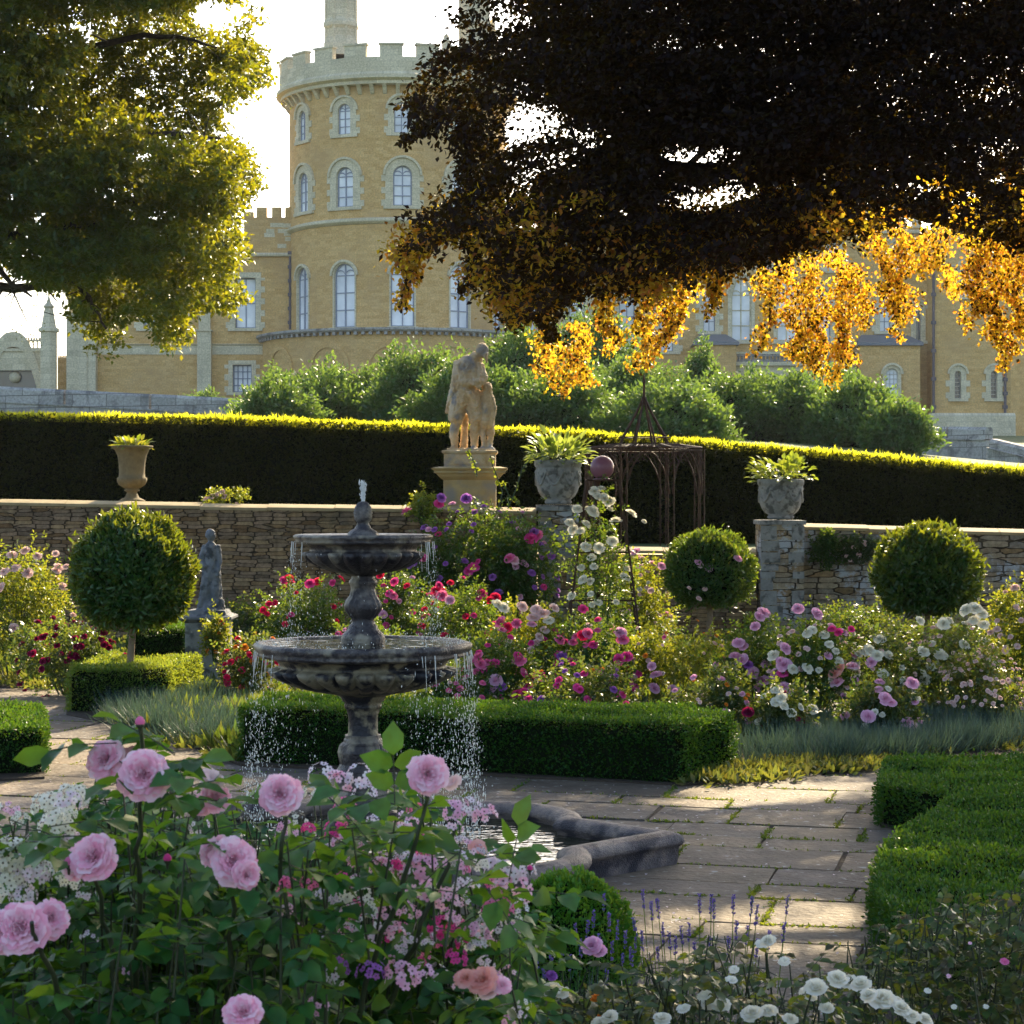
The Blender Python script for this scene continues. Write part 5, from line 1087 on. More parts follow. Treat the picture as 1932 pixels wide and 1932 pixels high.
DARK = [(870,-60),(868,40),(830,110),(765,150),(742,190),(760,240),(800,210),(850,235),(872,300),(850,360),(800,400),(742,455),(740,490),(800,475),(870,440),(905,470),(860,530),(930,560),(960,610),(1000,590),(1060,560),(1130,560),(1190,540),(1230,560),(1290,500),(1360,500),(1440,500),(1500,470),(1600,440),(1700,410),(1790,410),(1900,440),(2050,480),(2500,520),(2500,-60)]
holes = [(1010,225,56,34),(960,255,34,26),(1275,300,44,26),(1355,295,40,28),(1300,375,46,28),(1385,365,50,32),(1250,80,30,18),(1420,80,44,16),(1110,260,36,22),(1170,150,22,16),(1500,90,26,14),(1880,330,28,20),(1900,375,34,20),(1000,330,30,26),(1060,300,28,20),(1480,165,22,14),(1330,80,20,16),(950,15,36,62),(920,500,30,26),(1010,430,34,18),(1070,470,26,16),(1160,480,24,16),(880,150,22,14),(905,320,18,22),(960,380,20,12),(930,170,18,14),(960,500,26,18),(1120,530,26,18),(1230,520,20,20),(1600,130,20,12),(1700,200,18,12),(1560,300,18,12),(1210,240,18,12),(1160,400,22,14),(1440,430,20,12)]
n = 8600; uu = rng.uniform(700, 2300, n*3); vv = rng.uniform(-60, 620, n*3); ok = inpoly(uu-24*(uu < 1150), vv+10*(uu < 1150), DARK)
for a, b, c, d in holes: ok &= ((uu-a)/c)**2+((vv-b)/d)**2 > 1.15
uu, vv = uu[ok][:n], vv[ok][:n]; k = len(uu); print('beech sprays', k)
Yd = rng.uniform(15.5, 25, k); C = PA(uu, vv, Yd)
dr = np.stack([rng.normal(-.8, .4, k), rng.normal(0, .5, k), rng.normal(-.12, .22, k)], 1)
thin = rng.uniform(0, 1, k) < np.clip((uu-700)/420, .16, 1); thin &= sunny(C); C, dr = C[thin], dr[thin]
mb = MB(); sprays(mb, C-off, unit(dr), 38, .20, .32, .058, .038)
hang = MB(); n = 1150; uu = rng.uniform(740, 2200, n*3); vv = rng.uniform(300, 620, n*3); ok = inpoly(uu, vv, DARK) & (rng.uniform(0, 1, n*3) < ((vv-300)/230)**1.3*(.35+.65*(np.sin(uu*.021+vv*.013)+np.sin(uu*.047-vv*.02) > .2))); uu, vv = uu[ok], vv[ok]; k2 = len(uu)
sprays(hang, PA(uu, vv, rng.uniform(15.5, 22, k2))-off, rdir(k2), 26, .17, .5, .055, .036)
# hanging sprays along the edge
def strand(mb, u0, v0, u1, v1, Y, wpx, n, L=.07):
    t_ = rng.uniform(0, 1, n); wd = wpx*1.25*(1-.6*t_)*(.7+.4*np.sin(t_*11+u0)); uu = u0+(u1-u0)*t_+rng.normal(0, .48, n)*wd+9*np.sin(t_*7+v0)+7*np.round(np.sin(t_*23+u0)*1.4); vv = v0+(v1-v0)*t_+rng.normal(0, 6, n)
    p = PA(uu, vv, Y+rng.normal(0, .34, n)); ld = rng.normal(0, .6, (n, 3))+[0, 0, -.7]; leaves(mb, p-off, ld, rng.normal(0, .7, (n, 3))+[0, -.7, .3], rng.uniform(.7, 1.2, n)*L, rng.uniform(.45, .8, n)*L)
for u0, v0, u1, v1, Y, wd, n in [
    (800,180,775,268,17.5,26,420),(840,205,805,250,17.5,20,240),(880,230,870,440,18,40,900),(860,420,768,480,19,34,800),(770,470,768,580,19,20,420),(790,480,745,500,19,16,200),
    (900,450,885,545,19,22,420),(940,480,965,612,19.5,34,700),(1020,540,1050,640,20,34,600),(1040,600,1018,700,23,20,330),(1010,640,1060,738,25,20,260),
    (1090,610,1100,722,25,36,900),(1060,650,1062,742,25,22,300),(1150,600,1150,660,25,20,240),(1130,560,1160,640,22,26,400),
    (1240,500,1262,650,25,42,1500),(1290,470,1290,620,25,32,900),(1230,600,1215,690,25,24,420),(1210,640,1198,698,25,14,160),(1200,540,1222,640,22,20,360),
    (1340,470,1362,570,22,32,600),(1330,500,1338,600,22,14,200),(1450,500,1440,650,25.5,30,650),(1430,640,1425,668,25,10,60),(1480,480,1500,680,26,46,1500),(1530,480,1540,700,26,44,1500),(1580,470,1600,680,26,46,1700),(1600,640,1575,728,26,20,300),(1620,500,1630,620,26,26,600),(1555,560,1520,690,26,26,420),
    (1650,425,1680,560,26,34,1000),(1700,420,1700,600,26,40,1400),(1720,540,1690,640,26,20,300),(1770,410,1790,560,26,30,800),(1750,430,1740,520,26,20,340),
    (1830,440,1850,590,25,44,1400),(1870,440,1890,660,25,50,1900),(1920,440,1930,640,25,46,1700),(1905,640,1898,696,25,18,240),(1835,560,1822,618,25,18,200),(1980,440,1990,700,25,50,1200),(2060,440,2070,720,25,60,1200)]:
    strand(mb, u0, v0, u1, v1, Y-.3, wd*.8, int(n*.14), .055)
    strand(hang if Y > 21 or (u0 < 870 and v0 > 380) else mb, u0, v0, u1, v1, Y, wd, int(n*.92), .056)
# upper crown above the picture, which shades the garden
n = 7600; d = rdir(n); k = rng.uniform(.15, 1, n)**.5; C = np.array([3.8, 20.5, 11.8])+d*k[:, None]*[11.5, 8.8, 6.4]; up = (C[:, 2] > EYE+(HV+190)/F*C[:, 1]) & sunny(C+0)
dr = np.stack([rng.normal(-.5, .6, n), rng.normal(0, .6, n), rng.normal(-.1, .3, n)], 1); sprays(mb, C[up]-off, unit(dr)[up], 26, .55, .35, .16, .11)
put('crown', mb, LEAF['beech'], BT); put('sunlit_sprays', hang, LEAF['beech_sunlit'], BT)  # same foliage in two tones: shade painted dark, sun glow painted golden

# evergreen oak on the left
OT = thing('evergreen_oak', 'large green oak tree with yellow sunlit patches at the upper left', 'tree', (-13.6, 45.5, 1.9)); off = np.array([-13.6, 45.5, 1.9])
mb = MB(); q_, r_ = lim([off-[0,0,.5], off+[.1,0,3], off+[.3,0,6], off+[.6,0,10], off+[.5,0,15]], .5, .08); tube(mb, q_-off, r_, 12); put('trunk', mb, M['bark'], OT, True)
for pl in ([(-230,520,45),(-80,480,45),(60,430,45),(200,420,44),(340,470,44),(430,520,44)], [(-230,380,45),(0,300,45),(160,260,45),(330,250,45),(420,262,45)], [(-230,250,45),(-20,150,46),(150,90,46),(320,60,46),(410,90,46)], [(-230,560,45),(-60,540,46),(60,545,46),(130,520,46),(170,560,46),(200,620,45)],[(-230,420,45),(-100,380,43),(0,520,43),(60,560,43)]):
    pts = [P(*p_) for p_ in pl]; q_, r_ = lim(pts, .15, .02); mb = MB(); tube(mb, q_-off, r_, 7)
    for _ in range(16):
        i = random.randrange(4, len(q_)-1); e = q_[i]+rng.normal(0, 1, 3)*[.4, .5, .4]; tube(mb, np.array([q_[i], (q_[i]+e)/2+rng.normal(0, .05, 3), e])-off, [r_[i]*.5, r_[i]*.3, .01], 5)
    put('limb', mb, M['bark'], OT, True)
CR = [(-600,-200),(470,-200),(490,-20),(480,40),(455,60),(500,95),(508,130),(490,170),(440,190),(425,240),(470,290),(490,330),(488,370),(455,400),(440,430),(470,470),(450,500),(430,520),(455,560),(430,590),(390,580),(345,590),(352,640),(335,668),(300,640),(275,600),(240,590),(225,640),(228,668),(190,672),(150,640),(138,590),(128,540),(90,545),(60,520),(10,500),(-40,470),(-600,520)]
holes = [(400,25,40,32),(435,25,22,22),(65,200,16,12),(15,245,16,14),(75,410,24,18),(30,440,18,18),(20,375,18,12),(60,480,22,14),(10,300,12,10),(465,230,20,26),(400,180,14,10),(0,100,14,20),(95,150,12,10),(120,500,14,10),(430,215,16,14),(130,40,12,8)]
n = 24000; uu = rng.uniform(-420, 520, n*2); vv = rng.uniform(-160, 690, n*2); ok = inpoly(uu, vv, CR)
for a, b, c, d in holes: ok &= ((uu-a)/c)**2+((vv-b)/d)**2 > 1
uu, vv = uu[ok], vv[ok]; k = len(uu); Yd = rng.uniform(41.5, 48.5, k)
THIN = [[(150,40),(330,10),(420,70),(450,200),(430,300),(360,260),(250,220),(120,210),(150,120)],[(128,530),(240,500),(300,560),(232,600),(210,640),(150,620)],[(440,300),(492,300),(490,380),(455,440)],[(60,230),(160,215),(150,260),(60,260)],[(290,480),(350,470),(420,520),(400,560),(330,540)]]
thin = np.zeros(k, bool)
for q_ in THIN: thin |= inpoly(uu+14*np.sin(vv*.05)+rng.normal(0, 14, k), vv+10*np.sin(uu*.06)+rng.normal(0, 12, k), q_)
keep = ~thin | ((rng.uniform(0, 1, k) < .34)); Yd = np.where(thin, rng.uniform(47.4, 48.8, k), Yd); uu, vv, Yd = uu[keep], vv[keep], Yd[keep]; k = len(uu); C = PA(uu, vv, Yd)
B_ = C[rng.choice(k, 230, replace=False)]; d2 = np.min([np.linalg.norm((C-b_)*[1, .9, 1.5], axis=1) for b_ in B_], 0); keep = (d2 < .95) | (rng.uniform(0, 1, k) < .10); C = C[keep][:13500]; k = len(C); print('oak sprays', k)
dr = np.stack([rng.normal(.3, .7, k), rng.normal(0, .7, k), rng.normal(-.15, .4, k)], 1)
mb = MB(); sprays(mb, C-off, unit(dr), 20, .20, .6, .135, .08)
tw = [(20,440),(5,540),(35,560),(60,590),(50,630),(20,500),(80,560),(110,455),(-10,600),(505,60),(500,150),(510,190),(495,270),(500,40),(470,210)]
C = PA(np.array([a for a, b in tw], float), np.array([b for a, b in tw], float), rng.uniform(43, 47, len(tw))); sprays(mb, C-off, rdir(len(tw)), 36, .4, .6, .06, .035)
put('crown', mb, LEAF['oak'], OT)

# big laurels in front of the castle
for i, (u, vt, hw_, Y, lb) in enumerate([
    (520,738,55,66,'small round laurel at the left end of the shrubbery below the castle'),(590,694,80,69,'domed laurel left of the bowed statue below the terrace arches'),(700,696,66,70,'rounded laurel between the left dome and the taller laurel'),(785,655,60,67,'tall laurel just left of the bowed statue'),
    (880,672,60,62,'laurel directly behind the head of the bowed statue'),(985,610,90,76,'tall hazy shrub right of the bowed statue under the hanging beech leaves'),(1110,585,95,82,'tallest hazy shrub behind the golden beech sprays'),(1045,700,90,62,'low laurel right of the statue above the hosta urn'),
    (1190,680,80,68,'laurel behind the gazebo finial'),(1320,640,38,74,'narrow upright shrub right of the gazebo finial'),(1260,735,80,60,'low dark laurel right of the gazebo roof'),(1390,705,85,66,'broad laurel in the middle of the right hand shrubbery'),
    (1500,708,75,66,'laurel under the orange beech tips'),(1580,690,50,69,'pointed laurel behind the lowest orange beech tip'),(1615,715,70,64,'domed laurel above the right hand urn'),(1690,772,42,62,'lowest laurel at the right end of the shrubbery'),(380,742,45,97,'small yellowish bush on the slope under the left wing')]):
    X0 = (u-966)/F*Y; zb = float(terr(X0, Y))-.3; zt_ = EYE+(HV-vt)/F*Y; h = zt_-zb; r = hw_*(1.45 if u not in (1320, 380) else 1.0)/F*Y; n = 8
    t = thing('laurel_shrub', lb, 'shrub', (X0, Y, zb), 'laurels and shrubs below the castle'); d = rdir(n); d[:, 2] = np.abs(d[:, 2])*1.1-.2; d = unit(d)
    th_ = np.arctan2(d[:, 1], d[:, 0]); ph = rng.uniform(0, 6, 4)
    ns = int(150+75*r*h/2); e = rdir(ns); e[:, 2] = np.abs(e[:, 2])*1.1-.25; e = unit(e); ta = np.arctan2(e[:, 1], e[:, 0])
    env = 1+.13*np.sin(ta*3+ph[0]+e[:, 2]*2)+.10*np.sin(ta*5+ph[1]-e[:, 2]*5)+.08*np.sin(e[:, 2]*9+ph[2]+ta*2); e *= (env*rng.uniform(.62, .98, ns))[:, None]
    taper = 1-(.5 if i in (5, 6, 9) else .75 if i == 13 else .12)*np.clip((e[:, 2]-.1), 0, 1)
    Cs = np.stack([e[:, 0]*r*taper, e[:, 1]*r*.8*taper, h*.30+e[:, 2]*h*.62], 1); Cs[:, 2] = np.maximum(Cs[:, 2], .05)
    ds = unit(e*[1, 1, .6]+rng.normal(0, .35, (ns, 3))+[0, 0, .55]); mb = MB(); m_ = 46; c = np.repeat(Cs, m_, 0); d = np.repeat(ds, m_, 0); n = ns*m_
    tt = rng.uniform(-.8, 1, n); R0 = np.repeat(rng.uniform(.35, .62, ns), m_)*min(1.0, .55+r*.2); p = c+d*(tt*R0)[:, None]+rng.normal(0, 1, (n, 3))*(R0*.34*(1.1-.5*np.clip(tt, 0, 1)))[:, None]
    leaves(mb, p, d+rng.normal(0, .75, (n, 3)), d+rng.normal(0, .8, (n, 3)), rng.uniform(.10, .22, n), rng.uniform(.06, .10, n)); put('foliage', mb, LEAF['laurel'], t)
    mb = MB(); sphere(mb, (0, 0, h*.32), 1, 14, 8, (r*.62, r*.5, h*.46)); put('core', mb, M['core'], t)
    mb = MB(); 
    for _ in range(5): a = rng.uniform(0, 6.3); tube(mb, [(0, 0, 0), (r*.3*math.cos(a), r*.3*math.sin(a), h*.35), (r*.55*math.cos(a), r*.5*math.sin(a), h*.7)], [.08, .05, .02], 5)
    put('stem', mb, M['bark'], t)

# ball shaped standard trees
def balltree(label, u, vc, ru, rv, Y, vb, mat, n=9000, leaf=.062, stem=True, name='ball_tree', lean=0, flat=0, group='clipped ball trees'):
    X0 = x(u, Y); r = ru/F*Y; rz = rv/F*Y; zc = EYE+(HV-vc)/F*Y
    t = thing(name, label, 'tree', (X0, Y, 0), group); d = rdir(n)
    if flat: d[:, 2] = np.where(d[:, 2] < -flat, -flat+rng.normal(0, .05, n), d[:, 2])
    th_ = np.arctan2(d[:, 1], d[:, 0]); kk = 1+.04*np.sin(th_*5+1)+.04*np.sin(d[:, 2]*9+th_*3)+.03*np.sin(th_*11-d[:, 2]*5); kk *= 1-np.abs(rng.normal(0, .08, n)); s_ = rng.uniform(0, 1, n) > .97; kk[s_] *= 1.13
    p = d*kk[:, None]*[r, r, rz]+[0, 0, zc]
    dd = d*.7+rng.normal(0, .55, (n, 3))+[0, 0, .45]; mb = MB(); leaves(mb, p, dd, d+rng.normal(0, .6, (n, 3)), rng.uniform(.7, 1.25, n)*leaf, rng.uniform(.3, .42, n)*leaf, 'n' if leaf > .05 else 'd'); put('crown', mb, mat, t)
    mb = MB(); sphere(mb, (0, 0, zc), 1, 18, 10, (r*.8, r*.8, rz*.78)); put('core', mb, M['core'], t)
    mb = MB(); tube(mb, [(-.03, 0, 0), (-.02+lean, 0, .3*zc), (.01, 0, .6*zc), (.0, 0, zc)], [.042, .036, .034, .03], 10)
    for _ in range(7): a = rng.uniform(0, 6.3); tube(mb, [(0, 0, zc-rz*.95), (r*.5*math.cos(a), r*.5*math.sin(a), zc-rz*.35)], [.02, .01], 5)
    put('trunk', mb, M['barkpale'], t, True); return t
balltree('dense dark clipped ball tree on a pale stem beside the small grey statue', 249, 1084, 110, 112, 21.2, 1245, LEAF['bay'], 15000, .075, flat=.80)
balltree('clipped ball tree against the wall on the far right', 1750, 1082, 96, 86, 26.5, 1230, LEAF['bay'], 11000, .10, flat=.75)

# ------------------------------------------------------------ blooms
def bloom_mesh(name, kind, hi=False):
    mb = MB()
    if kind == 'old':      # densely petalled cup
        ringspec = [(16, .98, 78, .60), (16, .92, 62, .58), (16, .84, 47, .52), (15, .70, 42, .46), (15, .60, 30, .42), (14, .52, 19, .38), (10, .46, 8, .34)] if hi else [(8, .98, 78, .8), (7, .82, 56, .75), (7, .66, 34, .7), (5, .52, 12, .6)]
        g = 5 if hi else 3
    elif kind == 'semi':
        ringspec = [(6, 1.0, 80, .85), (5, .75, 60, .7)]; g = 3
    else: ringspec = [(5, 1.0, 80, .95)]; g = 3
    for npt, rad, ang_, wd in ringspec:
        for i in range(npt):
            a = (i+random.uniform(-.35, .35))/npt*2*math.pi; el = R(ang_+random.uniform(-9, 9)); L = rad*random.uniform(.9, 1.08)
            s_ = np.linspace(-1, 1, g); t_ = np.linspace(0, 1, g); V = []
            rph = random.uniform(0, 6)
            for tt in t_:
                phi = el*(.45+.55*tt)          # bends outward
                rr = L*tt*math.sin(phi)*.95+.02; hh = L*tt*math.cos(phi)*.9+.10*(1-rad)
                if kind == 'old': hh += .18*tt*(1-rad)
                w_ = wd*L*(math.sin(min(1, tt*1.25+.15)*math.pi*.62))*.62
                for ss in s_:
                    ruf = .05*math.sin(ss*4+rph+tt*5)*tt*(1 if hi else .6)
                    off_ = ss*w_; cup = -.18*ss*ss*w_*.9; tip = -.10*L*ss*ss*tt
                    r2 = rr+cup*-0.5+ruf+tip; V.append((r2*math.cos(a)-off_*math.sin(a), r2*math.sin(a)+off_*math.cos(a), hh+ruf*.7+abs(ss)*.05*L*(1 if hi else .5)))
            f = np.array([[q*g+p_, q*g+p_+1, (q+1)*g+p_+1, (q+1)*g+p_] for q in range(g-1) for p_ in range(g-1)]); mb.add(V, f)
    if kind == 'old':      # crumpled heart of the flower
        for i in range(46 if hi else 9):
            rr0 = .52*math.sqrt(random.random()); a0 = random.uniform(0, 6.28); c = np.array([rr0*math.cos(a0), rr0*math.sin(a0), .30+.16*(1-rr0/.52)+random.uniform(-.04, .05)]); b = random.uniform(0, 6.28); e = np.array([math.cos(b), math.sin(b), 0]); up = unit(np.array([random.gauss(0, .5), random.gauss(0, .5), 1.])); w_ = random.uniform(.10, .17)*(1 if hi else 1.7); h_ = random.uniform(.10, .18)*(1 if hi else 1.3)
            bend = np.cross(e, up); V = [c+e*w_*s_+up*h_*t_+bend*(.35*w_*(s_*s_)+.06*t_*t_) for t_ in (-1, 0, 1) for s_ in (-1, -.3, .3, 1)]
            mb.add(V, np.array([[q*4+p_, q*4+p_+1, (q+1)*4+p_+1, (q+1)*4+p_] for q in range(2) for p_ in range(3)]))
    return mb.mesh(name, True)
BL = {}
def bloomdata(col, kind='old', hi=False, var=0):
    k = (col, kind, hi, var)
    if k not in BL: me = bloom_mesh('bloom', kind, hi); me.materials.append(PET[col]); BL[k] = me
    return BL[k]
def cluster_mesh(cols, n, R0, r0):
    """head of many small single flowers with dark eyes"""
    me_l = []; mb = MB(); eyes = MB()
    for i in range(n):
        d = rdir(1)[0]; d[2] = abs(d[2])*.9-.15; d[1] = -abs(d[1])*.8 if random.random() < .8 else d[1]; d = d/np.linalg.norm(d); c = d*R0*random.uniform(.75, 1.1)
        u_ = np.cross(d, [.1, .2, 1]); u_ /= np.linalg.norm(u_); w_ = np.cross(d, u_); ph = random.uniform(0, 6)
        for k in range(5):
            a = ph+k*2*math.pi/5; e = math.cos(a)*u_+math.sin(a)*w_; g_ = -math.sin(a)*u_+math.cos(a)*w_; r = r0*random.uniform(.9, 1.15)
            mb.add([c, c+e*r*.55+g_*r*.42+d*r*.1, c+e*r*1.05+g_*r*.28+d*r*.2, c+e*r*1.05-g_*r*.28+d*r*.2, c+e*r*.55-g_*r*.42+d*r*.1], [(0, 1, 2, 3, 4)])
        m2 = MB(); sphere(eyes, c+d*r0*.12, r0*.22, 6, 4)
    return mb, eyes
CL = {}
def clusterdata(col, n, R0, r0, var=0):
    k = (col, n, R0, r0, var)
    if k not in CL:
        mb, ey = cluster_mesh(col, n, R0, r0); a = mb.mesh('bloom_cluster'); a.materials.append(PET[col]); b = ey.mesh('flower_eye'); b.materials.append(M['eye']); CL[k] = (a, b)
    return CL[k]
def orient(o, d, roll=None):
    q_ = Vector(d).to_track_quat('Z', 'Y'); o.rotation_mode = 'QUATERNION'
    from mathutils import Quaternion
    o.rotation_quaternion = q_ @ Quaternion((0, 0, 1), roll if roll is not None else random.uniform(0, 6.28))
def addbloom(parent, world, col, size, d=None, kind='old', hi=False, pl=None):
    """size = radius in metres"""
    o = bpy.data.objects.new('bloom', bloomdata(col, kind, hi, random.randrange(3 if hi else 2))); COL.objects.link(o); o.parent = parent
    l = np.array(world)-np.array(parent.location); o.location = l; o.scale = (size, size, size)
    if d is None: d = (random.gauss(0, .35), -.75+random.gauss(0, .25), .65)
    orient(o, d); return o
def bushfoliage(mb, X0, Y0, z0, r, ry, h, n, leaf, ph, lumps=26, shape='d', full=.55):
    """leaf sprigs in lumps through a bushy volume; leaflets sit in fives along a short stalk"""
    ns = n//5; lc = rdir(lumps); lc[:, 2] = np.abs(lc[:, 2])*1.15-.35; lc = unit(lc)*rng.uniform(.45, .92, (lumps, 1)); i = rng.integers(0, lumps, ns)
    c = lc[i]+rng.normal(0, .17, (ns, 3)); a = rng.uniform(0, 1, ns) < .25; c[a] = rdir(a.sum())*rng.uniform(.3, .95, (a.sum(), 1))
    base = np.stack([X0+c[:, 0]*r, Y0+c[:, 1]*ry, z0+h*(.44+c[:, 2]*.54)], 1); base[:, 2] = np.maximum(base[:, 2], z0+.02)
    sd_ = unit(c*[1, 1, .8]+rng.normal(0, .7, (ns, 3))+[0, 0, .25]); side = unit(np.cross(sd_, rng.normal(0, 1, (ns, 3))))
    nn = unit(np.cross(sd_, side)+[0, -.2, .9]); P_, D_, N_ = [], [], []
    for t_, sg in ((.3, 1), (.3, -1), (.65, 1), (.65, -1), (.95, 0)):
        P_.append(base+sd_*leaf*1.9*t_); D_.append(sd_*(.5 if sg else 1)+side*sg+rng.normal(0, .2, (ns, 3))+[0, 0, -.15]); N_.append(nn+rng.normal(0, .35, (ns, 3)))
    P_ = np.concatenate(P_); m_ = len(P_); leaves(mb, P_, np.concatenate(D_), np.concatenate(N_), rng.uniform(.75, 1.2, m_)*leaf, rng.uniform(.5, .7, m_)*leaf, shape)
    return lc
def bush(name, label, u, vt, hw_, Y, leafm, blooms=(), expl=(), z0=0.0, dens=1.0, leaf=.045, cat='rose bush', group=None, bsize=.04, ryk=.8, lumps=26, vb=None, kind='old', light=None):
    X0 = x(u, Y); h = EYE+(HV-vt)/F*Y-z0; r = hw_/F*Y; ry = min(.7, r*ryk)
    t = thing(name, label, cat, (X0, Y, z0), group); mb = MB(); n = int(dens*9500*(r*h)**.75*(.045/leaf)**1.6); lc = bushfoliage(mb, 0, 0, 0, r, ry, h, n, leaf, 0, lumps); put('foliage', mb, LEAF[leafm], t)
    mb = MB()
    for q in range(min(lumps, 12)):
        c = lc[q]; e = (c[0]*r, c[1]*ry, h*(.44+c[2]*.54)); s_ = (c[0]*r*.25, c[1]*ry*.25, 0); tube(mb, [s_, ((s_[0]+e[0])/2*.9, (s_[1]+e[1])/2*.9, e[2]*.55), e], [.008, .006, .003], 4)
    put('stem', mb, M['stem'], t)
    for col, nb, sz in blooms:
        for q in range(int(nb*1.9)):
            d = rdir(1)[0]; d[1] = -abs(d[1]) if random.random() < .8 else d[1]; d[2] = d[2]*.8+.15; d /= np.linalg.norm(d); kk = random.uniform(.86, 1.04)
            wpt = (X0+d[0]*r*kk, Y+d[1]*ry*kk, z0+h*(.44+d[2]*.56*kk)); addbloom(t, wpt, col, sz*random.uniform(.8, 1.4), (d[0]*.6+random.gauss(0, .25), d[1]*.7-.35, abs(d[2])*.6+.5), kind)
    for e in expl:
        uu_, vv_, col, sz = e[:4]; Yb = Y
        px_ = x(uu_, Y)-X0; pz = EYE+(HV-vv_)/F*Y-z0; a = (px_/r)**2+((pz/h-.44)/.56)**2; Yb = Y-ry*math.sqrt(max(.02, 1-min(1, a)))*1.0
        wpt = P(uu_, vv_, Yb-.04); addbloom(t, wpt, col, sz*1.28, None, e[4] if len(e) > 4 else kind)
    return t
RG = 'rose bushes in the beds behind the fountain'
B_ = lambda *a, **k: bush('rose_bush', *a, group=RG, **k)
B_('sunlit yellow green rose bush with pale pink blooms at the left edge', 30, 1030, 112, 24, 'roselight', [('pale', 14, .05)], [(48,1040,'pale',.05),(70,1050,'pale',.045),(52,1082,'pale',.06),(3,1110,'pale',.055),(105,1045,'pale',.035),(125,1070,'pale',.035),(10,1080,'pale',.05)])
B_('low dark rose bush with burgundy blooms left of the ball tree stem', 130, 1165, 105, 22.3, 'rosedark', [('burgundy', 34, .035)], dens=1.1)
B_('rose bush with crimson blooms seen between the grey statue and the fountain stem', 572, 1088, 92, 26, 'rose', [('crimson', 8, .035)], [(545,1092,'crimson',.05),(535,1096,'magenta',.045),(585,1102,'magenta',.055),(600,1098,'crimson',.05),(642,1093,'crimson',.05),(520,1138,'crimson',.04),(508,1140,'crimson',.04),(497,1152,'crimson',.04),(550,1160,'magenta',.035),(628,1100,'magenta',.04)])
B_('crimson and pink rose bush just right of the upper fountain stem', 765, 1080, 80, 26.2, 'rose', [('magenta', 10, .035), ('mauve', 6, .035)], [(718,1086,'crimson',.045),(745,1098,'magenta',.05),(735,1120,'magenta',.045),(768,1106,'crimson',.04),(742,1125,'pinkdeep',.05),(800,1180,'magenta',.04),(722,1160,'mauve',.05)])
bush('flower_clump', 'low clump of orange and crimson flowers left of the lower bowl', 478, 1190, 58, 21.5, 'redleaf', [('orange', 7, .03), ('crimson', 12, .032)], [(462,1222,'orange',.035),(510,1238,'orange',.03),(470,1236,'crimson',.035),(450,1205,'crimson',.03),(430,1290,'crimson',.035),(428,1278,'crimson',.03)], cat='flowers')
bush('climbing_rose', 'big climbing rose covering the wall below the bowed statue, with purple and magenta blooms', 905, 945, 150, 28.7, 'rose', [('purple', 34, .045), ('magenta', 8, .05), ('mauve', 8, .045)], [(1002,1018,'magenta',.075),(1015,1012,'pinkdeep',.07),(1008,1005,'purple',.06),(962,1055,'pinkdeep',.07),(970,1058,'pink',.06),(893,1072,'magenta',.07),(885,1078,'magenta',.06),(832,940,'purple',.06),(828,952,'magenta',.06),(880,942,'purple',.07),(768,966,'pinkdeep',.07),(876,1060,'purple',.05),(820,1000,'purple',.04),(1040,1050,'purple',.05),(1003,1082,'purple',.05),(940,1120,'purple',.06),(1055,1185,'purple',.05)], cat='climbing rose', dens=1.3, leaf=.055, ryk=.45, lumps=44)
B_('rose bush with red and pink blooms right of the upper bowl', 868, 1092, 80, 24, 'rose', [('magenta', 8, .04), ('crimson', 5, .04)], [(935,1128,'crimson',.055),(925,1133,'crimson',.045),(834,1125,'pinkdeep',.06),(848,1133,'mauve',.05),(822,1115,'crimson',.05),(910,1120,'magenta',.05),(850,1100,'crimson',.035),(828,1105,'magenta',.04)])
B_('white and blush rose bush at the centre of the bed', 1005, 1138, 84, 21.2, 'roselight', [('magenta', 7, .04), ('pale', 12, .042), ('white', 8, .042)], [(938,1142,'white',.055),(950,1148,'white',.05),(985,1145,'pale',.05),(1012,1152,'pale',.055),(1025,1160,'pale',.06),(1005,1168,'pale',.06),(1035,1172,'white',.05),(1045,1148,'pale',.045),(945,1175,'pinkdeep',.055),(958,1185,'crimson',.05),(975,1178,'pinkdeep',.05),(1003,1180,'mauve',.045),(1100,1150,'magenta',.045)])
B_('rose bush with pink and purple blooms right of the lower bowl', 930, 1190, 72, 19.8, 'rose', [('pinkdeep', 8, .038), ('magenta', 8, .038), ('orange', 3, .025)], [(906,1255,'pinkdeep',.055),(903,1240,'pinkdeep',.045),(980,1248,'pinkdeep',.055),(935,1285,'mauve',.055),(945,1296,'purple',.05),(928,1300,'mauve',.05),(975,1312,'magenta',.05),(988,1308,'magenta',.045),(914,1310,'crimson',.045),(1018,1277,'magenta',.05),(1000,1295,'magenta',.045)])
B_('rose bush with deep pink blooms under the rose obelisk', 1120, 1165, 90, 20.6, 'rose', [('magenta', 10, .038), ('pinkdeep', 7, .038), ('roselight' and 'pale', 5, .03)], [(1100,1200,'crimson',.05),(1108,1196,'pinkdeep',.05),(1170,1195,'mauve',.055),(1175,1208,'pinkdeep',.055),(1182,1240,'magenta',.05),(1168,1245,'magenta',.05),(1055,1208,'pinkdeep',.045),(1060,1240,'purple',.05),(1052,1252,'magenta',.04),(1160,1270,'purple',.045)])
B_('tall sunlit rose bush with small cream blooms behind the obelisk', 1205, 1050, 62, 24.6, 'roselight', [('pale', 26, .028), ('white', 10, .028), ('mauve', 3, .04)], [(1200,1043,'mauve',.055),(1215,985,'white',.03)])
